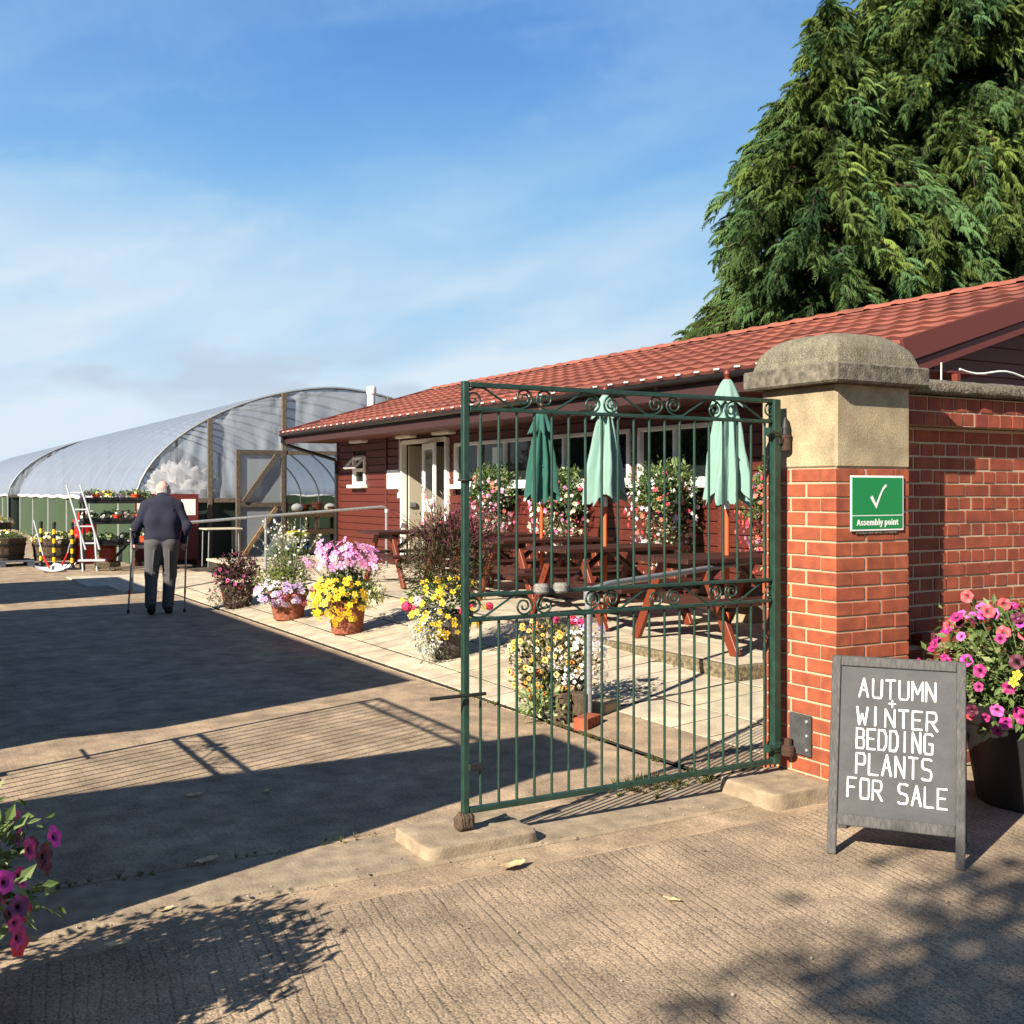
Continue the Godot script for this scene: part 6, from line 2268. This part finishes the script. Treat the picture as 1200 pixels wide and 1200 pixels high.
func small_things() -> void:
	# by the handrail post
	var m := MB.new()
	m.box(Vector3(0, 0.045, 0), Vector3(0.20, 0.088, 0.10), 0.004)
	var b := thing("perforated_brick", "red perforated brick lying at the foot of the grey rail post", "brick", Vector3(4.02, 0.006, -5.98), 0.5)
	part(b, "brick_body", m, M.brick)
	for k in 4:
		m = MB.new()
		m.box(Vector3(-0.066 + k * 0.044, 0.045, 0.0508), Vector3(0.003, 0.08, 0.002))
		part(b, "groove", m, M.soil)
	for k in 2:
		m = MB.new()
		var pr := []
		m.lathe([Vector2(0, 0), Vector2(0.07, 0), Vector2(0.072, 0.01), Vector2(0.07, 0.20), Vector2(0.066, 0.206), Vector2(0, 0.207)], 9)
		var o := solo("log_post", ["squat wooden block in front of the orange and white flowers", "second wooden block close by the grey rail post"][k], "wooden block", m, M["old wood"], Vector3(3.97 + k * 0.10, 0.01, -6.20 + k * 0.06), "wooden blocks by the rail post")
		o.rotation.y = k * 0.7
	m = MB.new()
	m.box(Vector3(0, 0.05, 0), Vector3(0.22, 0.11, 0.14), 0.015)
	var so := solo("sandstone_block", "yellowish sandstone block on the paving right of the rail post", "stone block", m, M.render, Vector3(4.34, 0.02, -6.25))
	so.rotation.y = 0.4
	m = MB.new()
	m.box(Vector3(0, 0.10, 0), Vector3(0.5, 0.22, 0.7), 0.012)
	solo("cream_block", "cream painted block against the cabin wall behind the gate hinge", "block", m, M.render, Vector3(7.75, 0.25, -8.6))
	# orange post and white cable by the gable
	var t := thing("fence_post", "short orange post with a white cable above the brick wall coping", "post", Vector3(6.62, 0, -5.2))
	m = MB.new()
	m.box(Vector3(0, 1.19, 0), Vector3(0.045, 2.38, 0.045), 0.004)
	part(t, "post", m, M["bench orange"])
	m = MB.new()
	var cp := []
	for k in 25:
		cp.append(Vector3(0.0 + k * 0.085, 2.41 - 0.02 * sin(k * 0.8) - 0.0016 * k, 0.03))
	m.tube(cp, 0.008, 5)
	m.tube([Vector3(-0.16, 1.9, 0.0), Vector3(-0.155, 2.45, 0.0)], 0.006, 5)
	part(t, "cable", m, M.white)
	# leaf litter: curled dry leaves
	var lm := MB.new()
	lm.grid(8, 6, func(a, q):
		var u: float = a * 2 - 1
		var w: float = (q - 0.5) * (1.0 - u * u) * 0.9
		return Vector3(u, 0.12 + 0.35 * w * w + 0.2 * u * u + 0.05 * sin(u * 7.0 + w * 5.0), w))
	var leaf := lm.mesh()
	var g := [[2.27, -3.93, 0.10, 0.2, "pale curled dry leaf in front of the block under the gate"], [2.62, -3.33, 0.055, 2.0, "small pale leaf scrap on the ribbed concrete, right of the block"], [2.35, -2.30, 0.065, 0.25, "flat cream leaf lying on the bare concrete in the foreground"], [1.41, -5.65, 0.075, 0.1, "pale leaf in the shade of the pillar, left of the gate"], [1.75, -5.55, 0.05, 1.0, "small pale leaf in the shade near the free end of the gate"], [1.20, -4.62, 0.09, 0.4, "dry leaf at the edge of the threshold in the left shade"], [0.72, -3.92, 0.07, 0.0, "crumpled leaf in the deep shade beside the left tub"], [0.93, -4.16, 0.05, 0.3, "small sunlit leaf between the shadows on the left"]]
	for q in g:
		var o := solo("fallen_leaf", q[4], "leaf", leaf, M["dry leaf"], Vector3(q[0], 0.012 if q[1] < -3.9 else 0.002, q[1]), "fallen leaves")
		o.scale = Vector3(q[2], q[2] * 0.8, q[2] * 0.8) * 0.78
		o.rotation.y = q[3]
	# grit on the concrete
	var gm := MB.new()
	gm.box(Vector3(0, 0.3, 0), Vector3(1, 0.8, 0.7), 0.2)
	var r := RandomNumberGenerator.new()
	r.seed = 9
	var xf := []
	var cols := []
	for k in 260:
		var p := Vector3(r.randf_range(0.4, 4.2), 0.004, r.randf_range(-2.0, -5.6))
		if r.randf() < 0.4:
			p = Vector3(r.randf_range(0.4, 4.0), 0.012, -4.13 + r.randfn(0, 0.05))
		var s := r.randf_range(0.003, 0.008)
		xf.append(Transform3D(Basis(Vector3.UP, r.randf() * TAU).scaled(Vector3(s, s, s) * (1.6 if r.randf() < 0.1 else 1.0)), p))
		var c := r.randf_range(0.1, 0.5)
		cols.append(Color(c, c * 0.85, c * 0.65))
	var gr := scatter(self, "grit", gm.mesh(), M.petal, xf, cols)
	tag(gr, "scattered grit and crumbs on the concrete", "grit", "", "stuff")

# ------------------------------------------------------------------ the walking man
class Field:
	var lo: Vector3
	var cell: float
	var nx: int
	var ny: int
	var nz: int
	var f := PackedFloat32Array()
	var tint := PackedInt32Array()

	func _init(a: Vector3, b: Vector3, c: float) -> void:
		lo = a
		cell = c
		nx = int((b.x - a.x) / c) + 2
		ny = int((b.y - a.y) / c) + 2
		nz = int((b.z - a.z) / c) + 2
		f.resize(nx * ny * nz)
		f.fill(9.0)
		tint.resize(nx * ny * nz)

	func bone(a: Vector3, b: Vector3, ra: float, rb: float, k: float, sq := Vector3.ONE, id := 0) -> void:
		# tapered capsule joined with a smooth minimum; sq squashes space round a (x, y, z)
		var m := maxf(ra, rb) + k + cell * 3.0
		var p0 := Vector3(minf(a.x, b.x), minf(a.y, b.y), minf(a.z, b.z)) - Vector3(m, m, m)
		var p1 := Vector3(maxf(a.x, b.x), maxf(a.y, b.y), maxf(a.z, b.z)) + Vector3(m, m, m)
		var i0 := maxi(0, int((p0.x - lo.x) / cell))
		var i1 := mini(nx - 1, int((p1.x - lo.x) / cell) + 1)
		var j0 := maxi(0, int((p0.y - lo.y) / cell))
		var j1 := mini(ny - 1, int((p1.y - lo.y) / cell) + 1)
		var k0 := maxi(0, int((p0.z - lo.z) / cell))
		var k1 := mini(nz - 1, int((p1.z - lo.z) / cell) + 1)
		var ba := (b - a) * sq
		var bb := maxf(ba.dot(ba), 1e-9)
		for z in range(k0, k1 + 1):
			for y in range(j0, j1 + 1):
				var row := (z * ny + y) * nx
				for x in range(i0, i1 + 1):
					var pa := (lo + Vector3(x, y, z) * cell - a) * sq
					var h := clampf(pa.dot(ba) / bb, 0.0, 1.0)
					var d := (pa - ba * h).length() - lerpf(ra, rb, h)
					var o := f[row + x]
					if d < o:
						tint[row + x] = id
					var e := maxf(k - absf(d - o), 0.0) / k
					f[row + x] = minf(d, o) - e * e * k * 0.25

	func mesh_into(m: MB, cols: Array) -> void:
		var vid := PackedInt32Array()
		vid.resize(nx * ny * nz)
		vid.fill(-1)
		var sx := 1
		var sy := nx
		var sz := nx * ny
		var co := [0, sx, sy, sx + sy, sz, sx + sz, sy + sz, sx + sy + sz]
		var cp := [Vector3(0, 0, 0), Vector3(1, 0, 0), Vector3(0, 1, 0), Vector3(1, 1, 0), Vector3(0, 0, 1), Vector3(1, 0, 1), Vector3(0, 1, 1), Vector3(1, 1, 1)]
		var ed := [[0, 1], [2, 3], [4, 5], [6, 7], [0, 2], [1, 3], [4, 6], [5, 7], [0, 4], [1, 5], [2, 6], [3, 7]]
		for z in nz - 1:
			for y in ny - 1:
				var row := (z * ny + y) * nx
				for x in nx - 1:
					var b := row + x
					var s := 0
					for q in 8:
						if f[b + co[q]] < 0.0:
							s += 1
					if s == 0 or s == 8:
						continue
					var p := Vector3.ZERO
					var c := 0
					for e in ed:
						var u := f[b + co[e[0]]]
						var w := f[b + co[e[1]]]
						if (u < 0.0) != (w < 0.0):
							p += (cp[e[0]] as Vector3).lerp(cp[e[1]], u / (u - w))
							c += 1
					p /= c
					var g := Vector3(f[b + 1] - f[b] + f[b + 1 + sy + sz] - f[b + sy + sz], f[b + sy] - f[b] + f[b + 1 + sy + sz] - f[b + 1 + sz], f[b + sz] - f[b] + f[b + 1 + sy + sz] - f[b + 1 + sy]).normalized()
					m.col = cols[tint[b]]
					vid[b] = m.put(lo + (Vector3(x, y, z) + p) * cell, g)
		for z in range(1, nz - 1):
			for y in range(1, ny - 1):
				for x in range(1, nx - 1):
					var b := (z * ny + y) * nx + x
					var u := f[b] < 0.0
					for ax in 3:
						var st: int = [sx, sy, sz][ax]
						if u == (f[b + st] < 0.0):
							continue
						var o1: int = [sy, sz, sx][ax]
						var o2: int = [sz, sx, sy][ax]
						var a0 := vid[b]
						var a1 := vid[b - o1]
						var a2 := vid[b - o1 - o2]
						var a3 := vid[b - o2]
						if a0 < 0 or a1 < 0 or a2 < 0 or a3 < 0:
							continue
						if u:
							m.i.append_array(PackedInt32Array([a0, a2, a1, a0, a3, a2]))
						else:
							m.i.append_array(PackedInt32Array([a0, a1, a2, a0, a2, a3]))

func walking_man() -> void:
	# local axes: x to the viewer's right, y up, -z the way he walks (away from the viewer)
	var t := thing("person", "stooped man in navy jacket and grey trousers walking away on two crutches", "person", Vector3(3.16, 0.006, -14.3), -0.22)
	var skin := Color(0.55, 0.30, 0.22)
	var hair := Color(0.40, 0.39, 0.375)
	var body := MB.new()
	var F := Field.new(Vector3(-0.5, 0.0, -0.4), Vector3(0.5, 1.75, 0.35), 0.016)
	var head := Vector3(0.012, 1.562, -0.115)
	var cols := [skin]
	F.bone(Vector3(0, 1.28, -0.01), Vector3(0, 0.98, 0.01), 0.09, 0.09, 0.05)
	F.bone(Vector3(0, 1.36, -0.01), Vector3(0, 1.52, -0.07), 0.062, 0.06, 0.04)
	for s in [-1, 1]:
		var sh := Vector3(s * 0.18, 1.35, 0.0)
		var el := Vector3(s * 0.295, 1.09, 0.06)
		var ha := Vector3(-0.325, 0.87, -0.06) if s < 0 else Vector3(0.265, 0.87, -0.08)
		F.bone(Vector3(s * 0.06, 1.32, 0.0), sh, 0.07, 0.06, 0.04)
		F.bone(sh, el, 0.05, 0.04, 0.03)
		F.bone(el, ha, 0.04, 0.028, 0.03)
	F.bone(Vector3(-0.1, 0.92, 0.02), Vector3(-0.115, 0.5, -0.02), 0.085, 0.055, 0.04)
	F.bone(Vector3(-0.115, 0.5, -0.02), Vector3(-0.12, 0.10, 0.13), 0.055, 0.036, 0.03)
	F.bone(Vector3(0.1, 0.92, 0.02), Vector3(0.09, 0.5, -0.06), 0.085, 0.055, 0.04)
	F.bone(Vector3(0.09, 0.5, -0.06), Vector3(0.075, 0.09, -0.04), 0.055, 0.036, 0.03)
	F.mesh_into(body, cols)
	# head on a finer grid: skull, jaw, ears, nose
	var H := Field.new(head - Vector3(0.14, 0.19, 0.18), head + Vector3(0.14, 0.16, 0.16), 0.007)
	H.bone(head + Vector3(0, 0.03, 0.015), head + Vector3(0, 0.02, -0.02), 0.080, 0.078, 0.02, Vector3(1.08, 0.95, 0.95))
	H.bone(head + Vector3(0, -0.05, -0.045), head + Vector3(0, -0.085, -0.06), 0.055, 0.042, 0.03)
	H.bone(head + Vector3(0, -0.16, 0.03), head + Vector3(0, -0.05, 0.0), 0.062, 0.060, 0.03)
	for s in [-1, 1]:
		H.bone(head + Vector3(s * 0.078, 0.01, 0.0), head + Vector3(s * 0.090, -0.03, -0.01), 0.016, 0.011, 0.008, Vector3.ONE)
		H.bone(head + Vector3(s * 0.030, 0.02, -0.093), head + Vector3(s * 0.030, 0.02, -0.095), 0.010, 0.010, 0.008)
	H.bone(head + Vector3(0, 0.01, -0.095), head + Vector3(0, -0.025, -0.118), 0.010, 0.013, 0.01)
	H.bone(head + Vector3(-0.02, -0.058, -0.092), head + Vector3(0.02, -0.058, -0.092), 0.008, 0.008, 0.008)
	H.mesh_into(body, [Color(0.60, 0.33, 0.25)])
	# hands closed round the crutch handles, five fingers each
	for s in [-1, 1]:
		var ha := Vector3(-0.325, 0.87, -0.06) if s < 0 else Vector3(0.265, 0.87, -0.08)
		var D := Field.new(ha + Vector3(-0.09, -0.12, -0.11), ha + Vector3(0.09, 0.09, 0.09), 0.005)
		D.bone(ha + Vector3(0, 0.05, 0.02), ha + Vector3(0, -0.02, -0.005), 0.027, 0.030, 0.02, Vector3(1.25, 1, 0.9))
		for q in 4:
			var z := 0.022 - q * 0.019
			var k := ha + Vector3(s * 0.024, -0.020, z - 0.012)
			var k2 := k + Vector3(-s * 0.004, -0.034 + absf(q - 1.3) * 0.004, -0.003)
			var k3 := k2 + Vector3(-s * 0.028, -0.012, 0)
			D.bone(k, k2, 0.0095, 0.0085, 0.006)
			D.bone(k2, k3, 0.0085, 0.0075, 0.006)
			D.bone(k3, k3 + Vector3(-s * 0.014, 0.014, 0), 0.0075, 0.0065, 0.004)
		D.bone(ha + Vector3(-s * 0.014, -0.005, -0.028), ha + Vector3(-s * 0.034, -0.034, -0.042), 0.011, 0.009, 0.008)
		D.bone(ha + Vector3(-s * 0.034, -0.034, -0.042), ha + Vector3(-s * 0.024, -0.056, -0.030), 0.009, 0.008, 0.006)
		D.mesh_into(body, [Color(0.60, 0.32, 0.24)])
	part(t, "body", body, M.skin)
	# hair: a grey fringe round the back and sides, the crown bare
	var hm := MB.new()
	var K := Field.new(head - Vector3(0.14, 0.14, 0.14), head + Vector3(0.14, 0.13, 0.16), 0.007)
	for q in 15:
		var an := lerpf(-0.25, PI + 0.25, q / 14.0)
		var o := Vector3(cos(an) * 0.073, 0, sin(an) * 0.080 + 0.008)
		var top := 0.040 + 0.026 * absf(cos(an)) - 0.02 * maxf(0.0, -sin(an))
		K.bone(head + o * 1.05 + Vector3(0, -0.065, 0), head + o * 1.03 + Vector3(0, top + 0.006 * sin(q * 5.0), 0), 0.011, 0.008, 0.010)
	K.mesh_into(hm, [hair])
	part(t, "hair", hm, M.cloth)
	# jacket
	var jm := MB.new()
	var J := Field.new(Vector3(-0.5, 0.78, -0.35), Vector3(0.5, 1.56, 0.34), 0.013)
	for s in [-1, 1]:
		var sh := Vector3(s * 0.185, 1.36, -0.005)
		var el := Vector3(s * 0.300, 1.09, 0.06)
		var wr := Vector3(-0.325, 0.925, -0.045) if s < 0 else Vector3(0.270, 0.925, -0.06)
		J.bone(Vector3(s * 0.085, 1.37, -0.01), Vector3(s * 0.092, 1.18, 0.03), 0.110, 0.120, 0.05)
		J.bone(Vector3(s * 0.092, 1.18, 0.03), Vector3(s * 0.090, 0.985, 0.03), 0.120, 0.120, 0.05)
		J.bone(Vector3(s * 0.04, 1.40, -0.02), sh, 0.080, 0.072, 0.045)
		J.bone(sh, el, 0.072, 0.056, 0.035)
		J.bone(el, wr, 0.057, 0.044, 0.03)
		J.bone(el + Vector3(s * 0.01, 0.03, 0.01), el + Vector3(-s * 0.02, 0.05, -0.03), 0.056, 0.048, 0.03)
		J.bone(wr + Vector3(0, 0.012, 0), wr, 0.051, 0.052, 0.012)
		J.bone(Vector3(s * 0.092, 0.965, 0.03), Vector3(s * 0.090, 0.94, 0.03), 0.124, 0.120, 0.02)
	J.bone(Vector3(0, 1.36, -0.01), Vector3(0, 1.0, 0.03), 0.125, 0.130, 0.05)
	J.bone(Vector3(0, 1.44, -0.03), Vector3(0, 1.475, -0.055), 0.082, 0.074, 0.02)
	# soft folds across the back
	for q in [[Vector3(-0.13, 1.30, 0.125), Vector3(0.12, 1.05, 0.143)], [Vector3(0.13, 1.31, 0.115), Vector3(0.02, 1.20, 0.135)], [Vector3(-0.12, 1.10, 0.140), Vector3(0.05, 0.99, 0.140)]]:
		J.bone(q[0] - Vector3(0, 0, 0.012), q[1] - Vector3(0, 0, 0.012), 0.010, 0.006, 0.02)
	J.mesh_into(jm, [Color(0.022, 0.022, 0.040)])
	part(t, "jacket", jm, M.cloth)
	# trousers
	var tm := MB.new()
	var P := Field.new(Vector3(-0.34, 0.04, -0.30), Vector3(0.34, 1.08, 0.34), 0.013)
	P.bone(Vector3(-0.07, 0.96, 0.02), Vector3(0.07, 0.96, 0.02), 0.125, 0.125, 0.05)
	P.bone(Vector3(-0.095, 0.90, 0.04), Vector3(-0.125, 0.50, -0.035), 0.120, 0.082, 0.035)
	P.bone(Vector3(-0.125, 0.50, -0.035), Vector3(-0.135, 0.135, 0.115), 0.080, 0.070, 0.03)
	P.bone(Vector3(0.095, 0.90, 0.04), Vector3(0.095, 0.50, -0.05), 0.120, 0.083, 0.035)
	P.bone(Vector3(0.095, 0.50, -0.05), Vector3(0.070, 0.105, -0.035), 0.081, 0.071, 0.03)
	for q in [[Vector3(-0.09, 0.80, 0.155), Vector3(-0.12, 0.45, 0.075)], [Vector3(0.09, 0.80, 0.155), Vector3(0.09, 0.42, 0.040)], [Vector3(-0.18, 0.54, 0.05), Vector3(-0.07, 0.50, 0.07)], [Vector3(-0.17, 0.22, 0.17), Vector3(-0.08, 0.20, 0.175)], [Vector3(0.03, 0.20, 0.03), Vector3(0.13, 0.17, 0.035)], [Vector3(0.02, 0.50, 0.03), Vector3(0.14, 0.53, 0.03)]]:
		P.bone(q[0] - Vector3(0, 0, 0.01), q[1] - Vector3(0, 0, 0.01), 0.008, 0.006, 0.02)
	P.mesh_into(tm, [Color(0.10, 0.097, 0.095)])
	part(t, "trousers", tm, M.cloth)
	for s in [0, 1]:
		var sm := MB.new()
		var heel := Vector3(-0.125, 0.085, 0.155) if s == 0 else Vector3(0.078, 0.045, 0.0)
		var toe := Vector3(-0.130, 0.035, -0.075) if s == 0 else Vector3(0.085, 0.035, -0.235)
		var S := Field.new(Vector3(minf(heel.x, toe.x) - 0.09, -0.02, toe.z - 0.08), Vector3(maxf(heel.x, toe.x) + 0.09, 0.20, heel.z + 0.08), 0.008)
		S.bone(heel + Vector3(0, 0.01, 0), heel.lerp(toe, 0.65), 0.044, 0.046, 0.03)
		S.bone(heel.lerp(toe, 0.65), toe, 0.046, 0.036, 0.03)
		S.bone(heel + Vector3(0, 0.06, -0.02), heel + Vector3(0, 0.02, -0.02), 0.046, 0.046, 0.02)
		S.mesh_into(sm, [Color(0.02, 0.02, 0.022)])
		part(t, "shoe", sm, M.cloth)
	# crutches, held in the hands
	for s in [-1, 1]:
		var ha := Vector3(-0.325, 0.845, -0.06) if s < 0 else Vector3(0.265, 0.845, -0.08)
		var foot := Vector3(-0.41, 0.0, -0.22) if s < 0 else Vector3(0.275, 0.0, -0.12)
		var c := thing("crutch", "grey elbow crutch in the man's %s hand" % ("left" if s < 0 else "right"), "crutch", t.position, -0.22, "elbow crutches of the walking man")
		var g := ha + Vector3(s * 0.028, -0.018, 0.035)
		var up := (g - foot).normalized()
		var m := MB.new()
		m.tube([foot + up * 0.03, g], 0.011, 8)
		part(c, "shaft", m, M.galvanised)
		m = MB.new()
		m.tube([g, g + up * 0.08 + Vector3(s * 0.01, 0, 0.03), g + Vector3(s * 0.02, 0.23, 0.10)], 0.010, 8)
		part(c, "forearm_tube", m, M.galvanised)
		m = MB.new()
		m.tube([g + Vector3(0, 0.005, 0.01), g + Vector3(-s * 0.005, 0.005, -0.11)], 0.014, 8)
		part(c, "handle", m, M.black)
		m = MB.new()
		var cuff := []
		for q in 11:
			var an := lerpf(-0.6, PI + 0.6, q / 10.0)
			cuff.append(g + Vector3(-s * 0.035 + cos(an) * 0.062, 0.23, 0.075 + sin(an) * 0.05))
		m.tube(cuff, 0.012, 6, true, 1.0)
		part(c, "cuff", m, M.black)
		m = MB.new()
		m.tube([foot, foot + up * 0.05], [0.019, 0.014], 8)
		part(c, "ferrule", m, M.black)
		m = MB.new()
		var q0 := foot.lerp(g, 0.33)
		m.tube([q0 - up * 0.03, q0 + up * 0.03], 0.0135, 8)
		part(c, "adjuster", m, M["red plastic"])

# ------------------------------------------------------------------ build
func _ready() -> void:
	R.seed = 20
	light_and_camera()
	make_materials()
	plant_meshes()
	build_ground()
	build_cabin()
	var p := make_pillar()
	p.set_meta("label", "square red brick gate pillar with rendered neck, domed cap and green sign")
	copy_of(p, "second brick gate pillar across the opening, shading the driveway", Vector3(-0.46, 0, -3.98), 0.0)
	make_wall()
	left_side()
	var g := make_gate("green wrought iron gate leaf with scrollwork hung on the brick pillar")
	var g2 := copy_of(g, "second iron gate leaf standing open, its bars shading the concrete", Vector3(0.085, 0, -4.62), 0.0)
	g2.rotation.y = -PI / 2
	gate_hinges()
	tunnel(-24.0, -45.0, "long translucent polytunnel with green skirt and open timber door at its end", true)
	tunnel(-49.3, -73.3, "farther polytunnel beyond the gap, its pale hooped cover in line with the first", false)
	tunnel_contents()
	var tl := ["dark brown picnic table farthest from the gate, beside the handrail", "dark brown picnic table second from the cabin door", "dark brown picnic table holding the dark green parasol", "dark brown picnic table holding the middle pale green parasol", "reddish picnic table nearest the gate with the right hand pale parasol"]
	var tp := [Vector3(6.63, TERRACE, -14.15), Vector3(6.80, TERRACE, -12.60), Vector3(6.80, TERRACE, -11.05), Vector3(6.38, TERRACE, -9.12), Vector3(6.38, TERRACE, -7.32)]
	var tb := make_table(tl[0], tp[0])
	for k in range(1, 5):
		copy_of(tb, tl[k], tp[k])
	make_parasol("folded dark green parasol with a ruffled top on the third table", Vector3(6.78, TERRACE, -11.05), M["fabric dark"], 3, true)
	make_parasol("folded pale green parasol in the middle, behind the gate bars", Vector3(6.34, TERRACE, -9.12), M["fabric pale"], 4, false)
	make_parasol("tallest looking folded pale green parasol beside the brick pillar", Vector3(6.36, TERRACE, -7.32), M["fabric pale"], 7, false)
	rails()
	walking_man()
	display()
	chalkboard()
	assembly_sign()
	pot_plants()
	baskets()
	petunia_tub(Vector3(5.03, 0, -3.5), "black tub of pink and wine red petunias behind the chalkboard", 21, Vector3(-0.75, 0.25, 0.6), [PINK, PINK, MAGENTA, MAGENTA, MAGENTA, WINE, WINE, WINE, WINE, CORAL, Color(0.55, 0.03, 0.28)], 0.64, true)
	petunia_tub(Vector3(-0.085, 0, -3.36), "shaded tub of magenta and red petunias at the left edge", 22, Vector3(0.35, 0.3, 0.9), [WINE, WINE, WINE, Color(0.55, 0.03, 0.30), MAGENTA, MAGENTA, Color(0.40, 0.015, 0.03), Color(0.50, 0.04, 0.26), Color(0.12, 0.015, 0.09)], 0.52, false)
	cypress(Vector3(15.7, 0, -15.2), 10.9, "narrower dark green conifer whose thin tip leans left of the big one", 11, 380, 4.4, 1.0)
	cypress(Vector3(19.6, 0, -15.4), 14.4, "huge dark green conifer with drooping sprays behind the cabin roof", 12, 880, 5.8, 0.76)
	shade_tree()
	added_left_hedge()
	small_things()
	grass_tufts()
